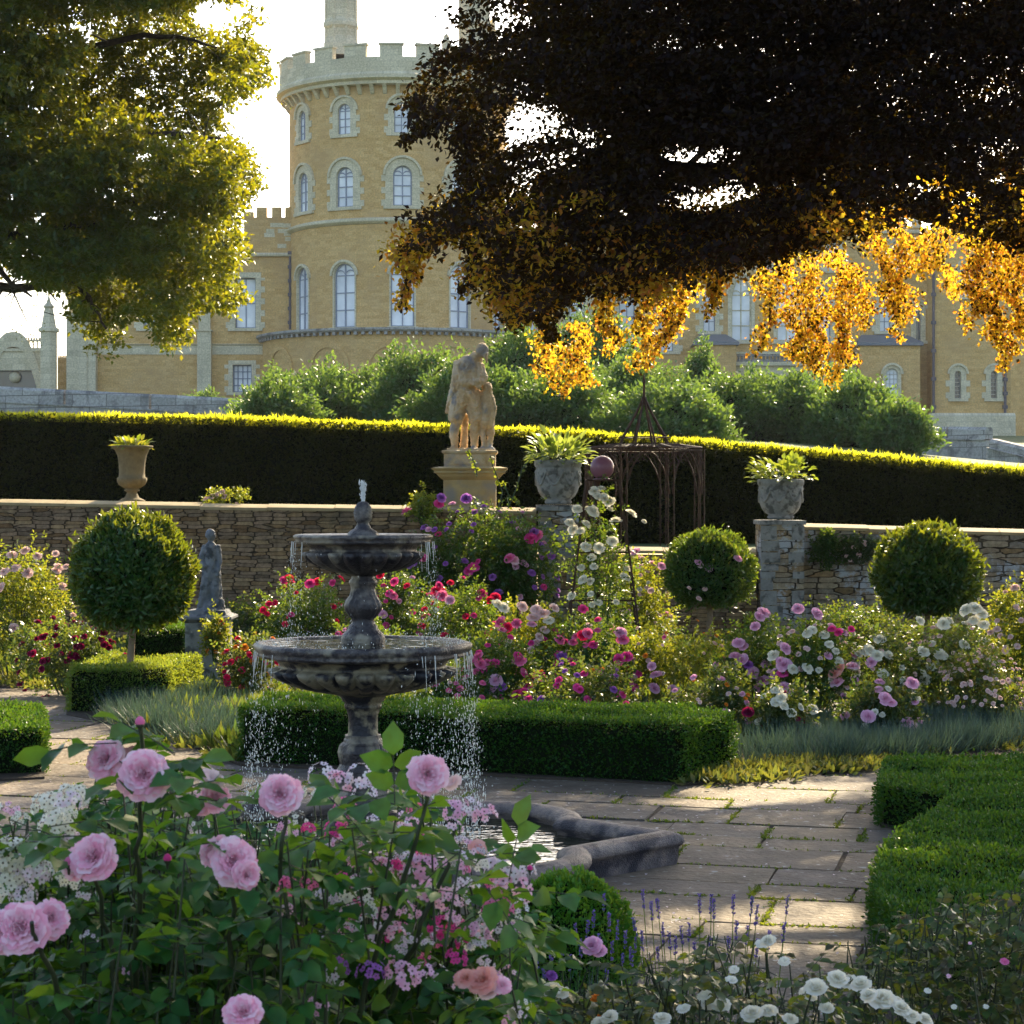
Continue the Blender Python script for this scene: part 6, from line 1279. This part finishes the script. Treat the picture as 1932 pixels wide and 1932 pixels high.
bush('climbing_rose', 'white climbing rose on the rusty obelisk', 1132, 925, 62, 22.3, 'rose', [('white', 10, .045)], [(1122,928,'white',.05),(1128,938,'white',.045),(1090,962,'white',.05),(1105,990,'white',.05),(1152,948,'white',.05),(1140,942,'white',.06),(1118,966,'white',.062),(1190,970,'white',.055),(1162,984,'white',.055),(1082,1000,'white',.05),(1095,1003,'white',.045),(1155,1022,'white',.055),(1075,988,'white',.05),(1130,1035,'white',.055),(1105,1033,'white',.05),(1128,1138,'white',.04),(1100,1095,'white',.05)], dens=.42, ryk=.7, cat='climbing rose', lumps=34)
balltree('rose trained as a round standard with lilac pink blooms and sunlit right edge', 1338, 1078, 84, 74, 24.2, 1200, LEAF['rose'], 8500, .062, name='standard_rose', flat=.8)
sr = [o for o in bpy.data.objects if o.name.startswith('standard_rose')][0]
for uu_, vv_, s_ in ((1248,1069,.055),(1338,1072,.055),(1392,1055,.055),(1317,1062,.05),(1322,1068,.04),(1228,1115,.045),(1330,1112,.035),(1300,1110,.03),(1318,1130,.04)): addbloom(sr, P(uu_, vv_, 23.75), 'mauve' if s_ > .045 else 'pale', s_)
B_('yellow green rose bush above the right end of the long box hedge', 1275, 1160, 100, 20.8, 'roselight', [('pale', 12, .022), ('orange', 6, .022), ('pinkdeep', 3, .03)], [(1238,1275,'mauve',.05),(1233,1300,'mauve',.055),(1230,1258,'mauve',.04),(1280,1308,'mauve',.045),(1292,1318,'mauve',.04),(1300,1326,'mauve',.045),(1268,1300,'mauve',.04)], dens=.8)
B_('rose bush with lilac pink blooms at the foot of the right hand pier', 1420, 1152, 68, 20.4, 'rose', [('mauve', 6, .045)], [(1440,1158,'mauve',.06),(1432,1165,'mauve',.05),(1425,1183,'mauve',.045),(1394,1215,'mauve',.055),(1388,1241,'mauve',.06),(1400,1247,'mauve',.06),(1420,1270,'mauve',.055),(1441,1286,'mauve',.06),(1412,1255,'purple',.04)])
B_('rose bush with soft pink and white blooms under the lichen patched wall', 1535, 1160, 85, 19.4, 'rose', [('mauve', 5, .045), ('white', 5, .042), ('pale', 22, .024)], [(1505,1150,'mauve',.05),(1540,1160,'mauve',.055),(1480,1225,'mauve',.055),(1480,1256,'mauve',.06),(1473,1250,'mauve',.05),(1460,1238,'white',.05),(1495,1263,'white',.045),(1522,1262,'white',.05),(1580,1290,'pink',.06),(1585,1265,'peach',.055),(1575,1272,'peach',.05),(1608,1260,'pink',.06),(1476,1272,'magenta',.045),(1570,1188,'magenta',.035),(1582,1194,'magenta',.035),(1606,1188,'magenta',.03),(1525,1195,'white',.045),(1533,1190,'white',.04)])
B_('small rose bush with a white bloom cluster above the lavender', 1472, 1290, 46, 17.8, 'rosedark', [('white', 5, .035), ('burgundy', 3, .03)], [(1466,1305,'white',.045),(1474,1318,'white',.045),(1463,1326,'white',.04),(1478,1332,'white',.04),(1412,1345,'burgundy',.045)])
B_('dark leaved rose bush with cream white blooms', 1655, 1195, 85, 19.6, 'rosedark', [('white', 12, .04), ('pale', 10, .024)], [(1661,1208,'white',.05),(1640,1228,'white',.05),(1655,1238,'white',.05),(1628,1232,'white',.045),(1618,1235,'white',.04),(1645,1250,'mauve',.045),(1665,1272,'white',.05),(1610,1198,'white',.03),(1742,1230,'white',.05)])
B_('low rose bush with pale lilac blooms behind the lavender', 1665, 1285, 78, 18, 'rosedark', [('mauve', 4, .04), ('white', 4, .035)], [(1670,1320,'mauve',.055),(1680,1328,'mauve',.045),(1638,1353,'mauve',.055),(1712,1365,'mauve',.05),(1722,1372,'pale',.04),(1720,1290,'mauve',.05),(1533,1340,'white',.045),(1541,1372,'white',.04)])
B_('tall rose bush with large white blooms right of the wall ball tree', 1790, 1165, 88, 20, 'rosedark', [('white', 8, .045), ('pale', 24, .024)], [(1780,1178,'white',.055),(1790,1172,'white',.04),(1825,1152,'white',.06),(1840,1150,'white',.06),(1852,1160,'white',.055),(1838,1172,'white',.055),(1855,1180,'white',.05),(1735,1172,'white',.04),(1740,1232,'white',.055),(1745,1285,'white',.055),(1810,1275,'white',.05)])
B_('sunlit rose bush with many tiny seed heads near the right edge', 1850, 1225, 85, 19, 'redleaf', [('pale', 60, .020)], dens=.7)
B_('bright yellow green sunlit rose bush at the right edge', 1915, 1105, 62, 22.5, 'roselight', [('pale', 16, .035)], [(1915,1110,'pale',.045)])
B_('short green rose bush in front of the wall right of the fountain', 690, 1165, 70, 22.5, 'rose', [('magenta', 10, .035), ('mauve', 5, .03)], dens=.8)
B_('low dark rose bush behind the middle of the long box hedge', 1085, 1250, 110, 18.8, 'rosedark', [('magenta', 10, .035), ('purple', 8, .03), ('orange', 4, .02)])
B_('low green rose bush behind the right end of the long box hedge', 1340, 1270, 90, 18.3, 'rosedark', [('mauve', 5, .035), ('orange', 8, .02), ('pale', 6, .02)])
B_('low leafy rose bush behind the left part of the long box hedge', 860, 1270, 80, 19.3, 'rose', [('pinkdeep', 6, .035), ('pale', 6, .02)])
bush('evergreen_shrub', 'dark blue green shrub against the foot of the lichen patched wall', 1620, 1138, 95, 27.5, 'rosedark', cat='shrub', leaf=.05)
bush('evergreen_shrub', 'dark green shrub in shade under the far right ball tree', 1760, 1165, 90, 27, 'rosedark', cat='shrub', leaf=.05)
bush('evergreen_shrub', 'dark leafy shrub at the wall foot behind the low central wall bed', 1180, 1110, 90, 27.5, 'rose', cat='shrub', leaf=.05)
bush('evergreen_shrub', 'dark shrub at the wall foot left of the fountain', 470, 1120, 60, 28, 'rosedark', cat='shrub', leaf=.05)
bush('wall_climber', 'small dark climber growing on the wall right of the urn pier', 1560, 1010, 28, 29.72, 'rose', cat='climbing plant', z0=EYE+(HV-1072)/F*29.7, ryk=.3, dens=1.2, leaf=.05)
bush('wall_climber', 'ragged climber on the wall midway between the pier and the ball tree', 1618, 1012, 34, 29.72, 'rosedark', [('pale', 5, .03)], cat='climbing plant', z0=EYE+(HV-1065)/F*29.7, ryk=.3, dens=.9, leaf=.05)
bush('wall_plant', 'tuft of bright yellow flowers growing on top of the left wall', 428, 920, 42, 30.25, 'roselight', [('pale', 5, .04)], cat='plant', z0=1.95, ryk=.3, dens=.5)
bush('wall_plant', 'bright yellow sprig standing above the climbing rose left of the statue pedestal', 798, 925, 22, 29.6, 'roselight', cat='plant', z0=1.7, ryk=.6, dens=.8)
bush('trailing_flowers', 'trailing green and orange plant hanging on the grey statue pillar', 407, 1160, 22, 22.85, 'roselight', [('orange', 5, .025), ('crimson', 2, .025)], cat='plant', z0=EYE+(HV-1248)/F*22.9, ryk=.3, dens=.9, leaf=.04)
# rose shoot reaching over the dark hedge beside the pedestal
t = thing('rose_shoot', 'thin arching rose shoots against the dark hedge right of the statue pedestal', 'rose shoot', tuple(P(960, 955, 29.2)), None); o0 = np.array(t.location); mb = MB(); lf = MB()
for pl in ([(958,960),(975,920),(985,885),(1000,868),(1030,860)], [(940,960),(948,930),(940,905),(930,880),(925,860)], [(900,900),(897,880),(890,862),(882,850)], [(985,960),(960,935),(950,910)]):
    pts = np.array([P(a, b, 29.2-.9*(a < 910)) for a, b in pl])-o0; tube(mb, pts, [.008]*len(pts), 4)
    for q in range(26): k = random.uniform(0, len(pts)-1.01); i = int(k); c = pts[i]+(pts[i+1]-pts[i])*(k-i); leaves(lf, np.array([c]), rdir(1), rdir(1)+[0, -1, .3], .07, .04)
put('stem', mb, M['stem'], t); put('leaf', lf, LEAF['boxlight'], t)

# ------------------------------------------------------------ lavender and edging plants
def grassy(name, label, poly, n, h, mat, wd=.006, cat='lavender', kind='stuff', lean=.35, z0=.015, tuft=None):
    pts = [G(u, v) for u, v in poly]; a = np.array(pts); lo, hi = a.min(0), a.max(0); p = rng.uniform(0, 1, (n*3, 2))*(hi-lo)+lo
    ok = inpoly(p[:, 0], p[:, 1], [tuple(q_) for q_ in pts]); p = p[ok][:n]; 
    if tuft:
        c = p[rng.choice(len(p), tuft, replace=False)]; i = rng.integers(0, tuft, len(p)); p = c[i]+rng.normal(0, .10, (len(p), 2)); out = unit(np.column_stack([p-c[i], np.zeros(len(p))]))*.5
    else: out = 0
    n = len(p); d = rng.normal(0, lean, (n, 3))*[1, 1, .3]+[0, 0, 1]+out; mb = MB(); hh = h*rng.uniform(.5, 1.15, n)
    leaves(mb, np.column_stack([p, np.full(n, z0)]), d, rdir(n), hh, (wd if cat != 'lavender' else wd*.6)*rng.uniform(.8, 1.4, n), 'd', .1); o = put(name, mb, mat); tag(o, label, cat, kind=kind); return o
grassy('lavender_foliage', 'grey green lavender foliage left of the long box hedge', [(225,1370),(445,1440),(450,1380),(440,1335),(330,1310),(240,1320)], 11000, .27, LEAF['lavleaf'], .010, tuft=60)
grassy('lavender_foliage', 'grey green lavender foliage along the right hand bed edge', [(1395,1465),(1650,1440),(1932,1415),(2200,1400),(2200,1360),(1900,1365),(1650,1380),(1480,1385),(1400,1415)], 26000, .25, LEAF['lavleaf'], .009, tuft=150)
grassy('edging_plants', 'yellow green edging plants spilling onto the path at the right of the long hedge', [(1290,1484),(1400,1478),(1660,1448),(1660,1436),(1480,1440),(1390,1455)], 3500, .10, LEAF['lime'], .028, 'edging plants', tuft=90, lean=1.0)
grassy('edging_plants', 'yellow edging plants along the left path', [(230,1365),(300,1395),(455,1448),(450,1425),(330,1375),(240,1345)], 2600, .11, LEAF['lime'], .03, 'edging plants', tuft=60, lean=1.0)
grassy('edging_plants', 'low yellow green plants at the left edge of the far bed', [(-100,1300),(125,1300),(125,1282),(-100,1280)], 2500, .11, LEAF['lime'], .03, 'edging plants', tuft=50, lean=1.0)
grassy('edging_plants', 'yellow green plants at the far right bed edge', [(1700,1430),(2000,1408),(2000,1385),(1750,1395)], 2200, .13, LEAF['lime'], .03, 'edging plants', tuft=45, lean=1.0)
grassy('ground_foliage', 'leafy ground cover filling the beds behind the fountain', [(125,1300),(455,1440),(880,1400),(1290,1430),(1500,1400),(2200,1370),(2200,1222),(-200,1222),(-200,1290)], 26000, .22, LEAF['rosedark'], .05, 'ground cover', tuft=500)

mb = MB(); n = 900; px_ = np.concatenate([rng.normal(2.0, 1.6, n//3), rng.uniform(-5, 5.5, n//3), rng.normal(0, 1.6, n-2*(n//3))]); py_ = np.concatenate([rng.normal(14.3, .9, n//3), rng.uniform(13, 19, n//3), rng.normal(10, 1.2, n-2*(n//3))])
leaves(mb, np.stack([px_, py_, np.full(n, .006)], 1), rdir(n)*[1, 1, .1], np.array([0, 0, 1.])+rng.normal(0, .2, (n, 3)), rng.uniform(.012, .026, n), rng.uniform(.012, .02, n), 'd', .15); tag(put('fallen_petals', mb, PET['whitepink']), 'pale petals fallen on the paving', 'petals', kind='stuff')

# ------------------------------------------------------------ foreground rose shrub with large old pink blooms
FR = thing('old_rose_shrub', 'large foreground shrub rose with big double pink blooms', 'rose bush', (x(430, 3.9), 3.9, 0.0)); fo = np.array([x(430, 3.9), 3.9, 0.0])
lf = MB(); stm = MB()
def twig_leaves(a, b, n, leaf=.062, mbx=None, wide=.72):
    mbx = mbx or lf; a = np.array(a); b = np.array(b)
    for q in range(n):
        c = a+(b-a)*random.uniform(.1, 1); d = unit(rng.normal(0, 1, 3)*[1, .8, .35]+[0, -.35, .05]); side = unit(np.cross(d, [0, 0, 1])); nl = unit(np.cross(side, d)); nl = nl if nl[2] > 0 else -nl
        stem_l = leaf*random.uniform(1.6, 2.3); e = c+d*stem_l+[0, 0, -.01]; tube(stm, [c, (c+e)/2+[0, 0, .004], e], .0011, 4, False); P_, D_, N_ = [], [], []
        for t_, sg in ((.42, 1), (.42, -1), (.80, 1), (.80, -1), (1.0, 0)): P_.append(c+(e-c)*t_); D_.append(d*(.55 if sg else 1)+side*sg*.9+rng.normal(0, .12, 3)+[0, 0, -.18]); N_.append(nl+rng.normal(0, .3, 3))
        leaves(mbx, np.array(P_), np.array(D_), np.array(N_), rng.uniform(.75, 1.15, 5)*leaf, rng.uniform(.9, 1.1, 5)*leaf*wide, 'n', .16)
TOP = lambda u: np.interp(u, [-200, 0, 100, 200, 300, 380, 480, 600, 700, 800, 880, 950, 1000, 1040], [1560, 1560, 1530, 1460, 1440, 1500, 1530, 1520, 1510, 1500, 1560, 1640, 1720, 1932])
NEARB = [(204,1436,44),(272,1464,54),(530,1502,45),(806,1463,43),(182,1622,52),(440,1628,50),(42,1755,58),(92,1735,42),(460,1915,42),(405,1508,30),(912,1855,46),(936,1866,40)]
CLUST = [(95,1525,40),(140,1505,38),(110,1560,40),(130,1600,36),(25,1620,44),(60,1650,40),(15,1670,40),(45,1690,30),(670,1690,34),(690,1710,26),(720,1640,28),(790,1650,40),(800,1690,36),(840,1700,34),(690,1760,32),(740,1770,32),(760,1850,36),(700,1840,28),(950,1640,40),(965,1680,40),(940,1720,34),(610,1470,26),(680,1475,28),(880,1680,28),(860,1810,26),(885,1530,26),(830,1750,28)]
def clear(e, zones, Ym):
    Y_ = e[1]; 
    if Y_ > Ym: return True
    u_ = 966+e[0]/Y_*F; v_ = HV-(e[2]-EYE)/Y_*F
    return all((u_-a)**2+(v_-b+12)**2 > (r_*1.15+26)**2 for a, b, r_ in zones)
for q in range(560):
    u = random.uniform(-160, 985); Y = random.uniform(3.45, 4.6); vt = TOP(u)+random.uniform(10, 560)**1.0; e = P(u, vt, Y)-fo
    if not (clear(e+fo, NEARB, 3.75) and clear(e+fo, CLUST, 4.4)): continue
    b = e+np.array([random.uniform(-.04, .04), random.uniform(-.02, .05), -random.uniform(.12, .25)])
    tube(stm, [b, (b+e)/2, e], [.0026, .0022, .0016], 5, False); twig_leaves(b, e, 3, .047)
for pl in ([(265,1370,3.55),(266,1480,3.6),(262,1620,3.62),(258,1800,3.7),(250,2100,3.8)], [(540,1540,3.6),(530,1620,3.6),(505,1720,3.65),(470,1850,3.7),(420,2100,3.8)], [(810,1490,3.6),(780,1600,3.6),(740,1720,3.65),(690,1850,3.7),(620,2150,3.8)], [(440,1640,3.5),(436,1760,3.55),(420,1900,3.6),(400,2100,3.7)], [(180,1640,3.5),(200,1760,3.6),(230,1900,3.6),(240,2100,3.7)],[(860,1560,3.8),(840,1650,3.8),(790,1760,3.8),(730,1900,3.9)],[(60,1740,3.3),(100,1850,3.4),(160,2000,3.6)]):
    pts = np.array([P(*p_) for p_ in pl])-fo; q_, r_ = lim(pts, .0035, .006, jit=.01); tube(stm, q_, r_, 6)
# fresh leaves round the bud and sprays at the top
for (u, v, Y) in ((300,1430,3.6),(330,1400,3.6),(220,1400,3.6),(745,1480,3.62),(320,1470,3.6),(900,1600,3.8),(960,1660,3.9),(940,1700,3.9),(620,1560,3.7),(90,1560,3.6),(20,1540,3.7),(480,1570,3.6),(700,1560,3.7)):
    c = P(u, v, Y)-fo; twig_leaves(c+[0, 0, -.06], c, 3, .058)
put('foliage', lf, LEAF['nearrose'], FR); put('stem', stm, M['stemred'], FR, True)
for (u, v, Y, ru, dx, dz) in ((204,1436,3.62,44,-.3,.45),(272,1464,3.52,54,.1,.25),(250,1440,3.66,34,.2,.6),(530,1502,3.58,45,0,.35),(806,1463,3.56,43,.1,.25),(182,1622,3.5,52,-.25,.5),(150,1630,3.55,36,-.5,.4),(440,1628,3.5,50,.15,.4),(410,1610,3.56,36,-.4,.5),(462,1650,3.47,32,.5,.1),(42,1755,3.35,58,.0,.4),(92,1735,3.4,42,.5,.4),(8,1760,3.35,48,-.4,.3),(460,1915,3.25,42,.0,.9),(405,1508,3.72,32,.3,.6),(385,1520,3.74,26,-.3,.5)):
    o = addbloom(FR, P(u, v, Y)-0, 'pink', ru/F*Y*.98, (dx, -.85, dz), 'old', True)
def bud(parent, w_, s_, col):
    mb = MB(); lathe(mb, [(.001, 1.0), (.35, .85), (.62, .5), (.66, .1), (.5, -.3), (.2, -.5)], 10, cap=False); o = put('bud', mb, PET[col], parent, True); o.location = np.array(w_)-np.array(parent.location); o.scale = (s_, s_, s_)
    mb = MB(); lathe(mb, [(.55, .0), (.62, -.2), (.5, -.45), (.34, -.6), (.22, -.9), (.14, -1.5)], 10); c = put('sepal', mb, M['stemred'], o, True)
for (u, v, Y, s_, col) in ((264,1365,3.55,14,'pinkdeep'),(130,1630,3.5,14,'pinkdeep'),(316,1622,3.6,12,'magenta'),(1000,1640,4,8,'magenta')): bud(FR, P(u, v, Y), s_/F*Y, col)
for (u, v, Y, s_) in ((398,1470,3.7,26),(855,1478,3.6,20),(900,1600,3.9,18)):   # fading blooms
    addbloom(FR, P(u, v, Y), 'peach' if u > 880 else 'pale', s_/F*Y, (random.uniform(-.4, .4), -.5, .5), 'semi')

# ------------------------------------------------------------ second foreground shrub: heads of small white and pink flowers
FW = thing('cluster_rose_shrub', 'foreground shrub rose with heads of small white and pink single flowers', 'rose bush', (x(520, 4.9), 4.9, 0)); fo = np.array([x(520, 4.9), 4.9, 0.0])
lf = MB(); stm = MB()
for q in range(620):
    u = random.uniform(-160, 990); Y = random.uniform(4.3, 5.5); vt = TOP(u)-15+random.uniform(0, 480); e = P(u, vt, Y)-fo; b = e+np.array([random.uniform(-.04, .04), random.uniform(-.02, .05), -random.uniform(.12, .25)])
    tube(stm, [b, (b+e)/2, e], [.0026, .0022, .0016], 5, False); twig_leaves(b, e, 3, .043)
put('foliage', lf, LEAF['nearrose'], FW); put('stem', stm, M['stemred'], FW, True)
def cl(parent, u, v, Y, ru, col, n=14, fl=.3):
    a, b = clusterdata(col, n, 1.0, fl, random.randrange(2)); o = bpy.data.objects.new('bloom_cluster', a); COL.objects.link(o); o.parent = parent; o.location = P(u, v, Y)-np.array(parent.location); s_ = ru/F*Y; o.scale = (s_, s_, s_)
    o.rotation_euler = (random.uniform(-.3, .3), random.uniform(-.4, .4), random.uniform(-.5, .5)); e = bpy.data.objects.new('flower_eye', b); COL.objects.link(e); e.parent = o
for (u, v, Y, ru, col, n) in [(95,1525,4.2,30,'white',16),(140,1505,4.3,28,'white',16),(110,1560,4.1,30,'white',18),(130,1600,4.1,26,'whitepink',14),(70,1590,4.2,20,'whitepink',10),(25,1620,4.0,34,'white',20),(60,1650,4.0,30,'whitepink',16),(15,1670,4.0,30,'white',18),(45,1690,4.0,24,'whitepink',12),(-10,1640,4,30,'white',14),(160,1690,4.1,20,'whitepink',8),(20,1530,4.6,20,'pink',8),(350,1500,4.6,20,'pink',10),(375,1560,4.5,18,'whitepink',8),(410,1620,4.4,14,'white',6),(590,1500,4.5,22,'white',8),(610,1470,4.6,26,'whitepink',12),(640,1480,4.5,24,'pink',10),(680,1475,4.5,28,'whitepink',12),(710,1470,4.5,20,'whitepink',10),(650,1530,4.4,22,'pinkdeep',9),(690,1500,4.4,22,'whitepink',9),(560,1555,4.4,20,'white',7),(770,1555,4.4,22,'pink',9),(785,1580,4.4,16,'pinkdeep',6),(860,1530,4.3,24,'mauve',10),(885,1530,4.3,22,'whitepink',10),(915,1545,4.3,24,'pink',10),
    (670,1690,4.2,28,'white',12),(690,1710,4.2,20,'whitepink',9),(720,1640,4.3,22,'pink',10),(790,1650,4.3,34,'mauve',14),(800,1690,4.2,30,'pink',12),(770,1630,4.3,24,'whitepink',10),(840,1700,4.2,28,'pink',12),(880,1680,4.2,24,'whitepink',10),(905,1640,4.3,20,'white',8),(690,1760,4.1,28,'whitepink',12),(740,1770,4.1,26,'pink',10),(760,1850,4.0,32,'mauve',14),(700,1840,4.0,24,'purple',10),(800,1840,4.0,22,'mauve',10),(950,1640,4.4,34,'whitepink',16),(965,1680,4.4,34,'pink',16),(940,1720,4.3,28,'pinkdeep',12),(925,1750,4.3,24,'whitepink',10),(900,1760,4.2,22,'mauve',10),(860,1810,4.1,20,'magenta',9),(540,1720,4.2,16,'pink',7),(170,1770,4.0,16,'whitepink',5),(240,1830,4,14,'mauve',5),(600,1900,4,20,'mauve',8),(330,1640,4.4,12,'pink',4),(980,1650,4.4,26,'whitepink',10),(870,1600,4.3,20,'whitepink',8),(830,1750,4.2,24,'magenta',10),(640,1820,4.1,20,'purple',8),(620,1600,4.4,16,'whitepink',6),(480,1680,4.3,14,'mauve',5)]:
    cl(FW, u, v, Y-.35, ru*1.12, col, int(n*1.5), .26)
for q in range(120):
    u = random.uniform(540, 990); v = TOP(u)+random.uniform(20, 330); cl(FW, u, v, random.uniform(3.75, 4.1), random.uniform(12, 24), random.choice(['whitepink', 'pink', 'pinkdeep', 'mauve', 'whitepink', 'white', 'magenta']), random.choice([6, 9, 12]), .3)
for q in range(16):
    u = random.uniform(-20, 190); v = random.uniform(1500, 1730); cl(FW, u, v, random.uniform(3.7, 4.0), random.uniform(16, 30), random.choice(['white', 'white', 'whitepink']), 16, .27)

# ------------------------------------------------------------ bottom right: white roses, lavender, dark rose bush
def nearbush(name, label, u0, u1, vtf, Y0, Y1, n, leaf, matl, cat='rose bush', depth=260, stems=3, wide=.7):
    global stm
    um = (u0+u1)/2; Ym = (Y0+Y1)/2; t = thing(name, label, cat, (x(um, Ym), Ym, 0)); fo = np.array(t.location); lf = MB(); stm = MB()
    for q in range(n):
        u = random.uniform(u0, u1); Y = random.uniform(Y0, Y1); vt = vtf(u)+random.uniform(0, depth); e = P(u, vt, Y)-fo; b = e+np.array([random.uniform(-.05, .05), random.uniform(-.03, .05), -random.uniform(.1, .22)])
        b[2] = max(b[2], 0); tube(stm, [b, (b+e)/2, e], [.003, .0025, .0015], 4, False); twig_leaves(b, e, stems, leaf, lf, wide)
    put('foliage', lf, LEAF[matl], t); put('stem', stm, M['stemred'], t); return t
WR = nearbush('white_rose_bush', 'low foreground rose bush with double white blooms along the bottom edge', 760, 1570, lambda u: np.interp(u, [760, 900, 1100, 1300, 1450, 1600], [1850, 1840, 1830, 1750, 1760, 1830]), 5.0, 6.2, 400, .036, 'redleaf', depth=300)
for (u, v, s_) in [(1450,1778,16),(1438,1782,14),(1540,1868,24),(1525,1880,20),(1580,1850,22),(1600,1855,20),(1625,1860,20),(1665,1890,28),(1690,1895,20),(1640,1880,18),(1700,1905,20),(1340,1895,20),(1360,1900,20),(1330,1880,14),(1230,1912,16),(1250,1925,18),(1150,1922,18),(1420,1915,22),(1450,1910,18),(1380,1850,12),(1040,1870,20),(1060,1875,16),(960,1908,20),(940,1912,18),(860,1925,16),(880,1895,18),(815,1862,18),(825,1870,14),(845,1890,14),(1290,1905,14),(1490,1925,16),(1720,1920,18),(1745,1925,16),(1560,1905,16),(1130,1935,18),(1385,1830,10),(1480,1815,12)]:
    addbloom(WR, P(u, v, 5.0+random.uniform(-.1, .2)), 'white', s_/F*5.0*1.05, (random.gauss(0, .2), -.45, .85), 'semi' if s_ < 15 else 'old')
for (u, v, s_, c) in ((1118,1788,22,'mauve'),(1130,1796,16,'mauve'),(912,1855,34,'peach'),(880,1850,24,'peach'),(945,1862,22,'pink'),(925,1872,22,'pale'),(1040,1842,12,'purple'),(1130,1700,0,'x')):
    if s_: nr_ = u < 960; addbloom(FR if nr_ else WR, P(u, v, 3.62 if nr_ else 5.0), c, s_/F*(3.62 if nr_ else 5.0), (random.uniform(-.3, .3), -.6, .7), 'old', True)
t = bush('marigold_clump', 'clump of small orange flowers at the bottom edge', 1120, 1890, 46, 5.4, 'lime', [('orange', 26, .012)], cat='flowers', dens=.9, leaf=.02)
DR = nearbush('dark_rose_bush', 'dark leaved foreground rose bush with few tiny buds at the lower right', 1570, 2050, lambda u: np.interp(u, [1570, 1650, 1750, 2050], [1790, 1740, 1690, 1640]), 6.0, 8.0, 460, .036, 'redleaf', depth=330)
for (u, v, s_, c) in ((1895,1815,9,'pinkdeep'),(1680,1880,7,'pale'),(1750,1870,7,'white'),(1800,1900,6,'white'),(1830,1780,4,'pink'),(1860,1900,6,'white'),(1790,1842,5,'pink')): addbloom(DR, P(u, v, 5.95), c, s_/F*6, (0, -.6, .7), 'semi')
def lavender(label, spots, Y0, Y1, vb):
    um = sum(s_[0] for s_ in spots)/len(spots); Ym = (Y0+Y1)/2; t = thing('lavender_plant', label, 'lavender', (x(um, Ym), Ym, 0), 'lavender plants in the foreground'); fo = np.array(t.location)
    st_ = MB(); fl = MB(); lf = MB()
    for u, v in spots:
        Y = random.uniform(Y0, Y1); tip = P(u, v, Y)-fo; root = P(um+(u-um)*.7+random.uniform(-10, 10), vb, Y)-fo; root[2] = 0.02; mid = (tip+root)/2+rng.normal(0, .01, 3)
        tube(st_, [root, mid, tip], .0013, 4, False); ax = unit(tip-mid); n = 46; k = rng.uniform(-.052, .004, n); k = np.where((k < -.040) & (k > -.046), k-.01, k); a = rng.uniform(0, 6.28, n)
        p = tip+ax*k[:, None]; d = np.stack([np.cos(a), np.sin(a), np.full(n, .8)], 1); leaves(fl, p, d, rdir(n), rng.uniform(.006, .011, n), .006)
    n = len(spots)*45; c = np.array([P(um+random.gauss(0, 45), vb, random.uniform(Y0, Y1))-fo for _ in range(n)]); c[:, 2] = .01; d = rng.normal(0, .35, (n, 3))+[0, 0, 1]; leaves(lf, c, d, rdir(n), rng.uniform(.15, .5, n), .006, 'd', .1)
    put('foliage', lf, LEAF['lavleaf'], t); put('stem', st_, LEAF['boxlight'], t); put('flower_spike', fl, PET['lavender'], t)
lavender('lavender with violet spikes in front of the lit paving, left of the white roses', [(1212,1682),(1228,1705),(1240,1700),(1195,1735),(1262,1760),(1285,1750),(1320,1690),(1342,1690),(1347,1700),(1384,1692),(1420,1695),(1428,1712),(1487,1692),(1300,1745),(1275,1770),(1210,1760),(1250,1745),(1390,1740),(1410,1750),(1452,1760),(1480,1745),(1240,1790),(1190,1790),(1340,1770),(1310,1780),(1430,1775),(1375,1770)], 6.2, 7.0, 2060)
lavender('lavender clump beside the rounded box bush', [(1140,1690),(1120,1720),(1150,1725),(1085,1745),(1165,1740),(1060,1770),(1095,1775),(1130,1765),(1180,1760),(1040,1800),(1075,1805),(1110,1740),(1155,1780),(1010,1800),(1025,1830),(1175,1800),(1200,1770),(1145,1830),(990,1790)], 6.6, 7.6, 1960)

# ------------------------------------------------------------ tidy: put each Empty at the base of its thing
bpy.context.view_layer.update()
for o in list(S.objects):
    if o.parent is None and o.type == 'EMPTY' and o.location.length < 1e-6 and o.children:
        lo = np.full(3, 1e9); hi = -lo
        for c in o.children:
            if c.type == 'MESH' and len(c.data.vertices):
                bb = np.array(c.bound_box); lo = np.minimum(lo, bb.min(0)+np.array(c.location)); hi = np.maximum(hi, bb.max(0)+np.array(c.location))
        b = Vector(((lo[0]+hi[0])/2, (lo[1]+hi[1])/2, lo[2])); o.location = b
        for c in o.children: c.location = c.location-b
print('faces', sum(len(m.polygons) for m in bpy.data.meshes), 'objects', len(S.objects))

# the hazy evening air
mb = MB(); box(mb, -400, 400, -45, 400, -1.2, 70); m, n, out = newmat('haze'); v = N(n, 'ShaderNodeVolumePrincipled')
v.inputs['Color'].default_value = (.93, .95, 1, 1); v.inputs['Density'].default_value = HAZE; v.inputs['Anisotropy'].default_value = .35; n.links.new(v.outputs[0], out.inputs['Volume'])
tag(put('haze', mb, m), kind='stuff')
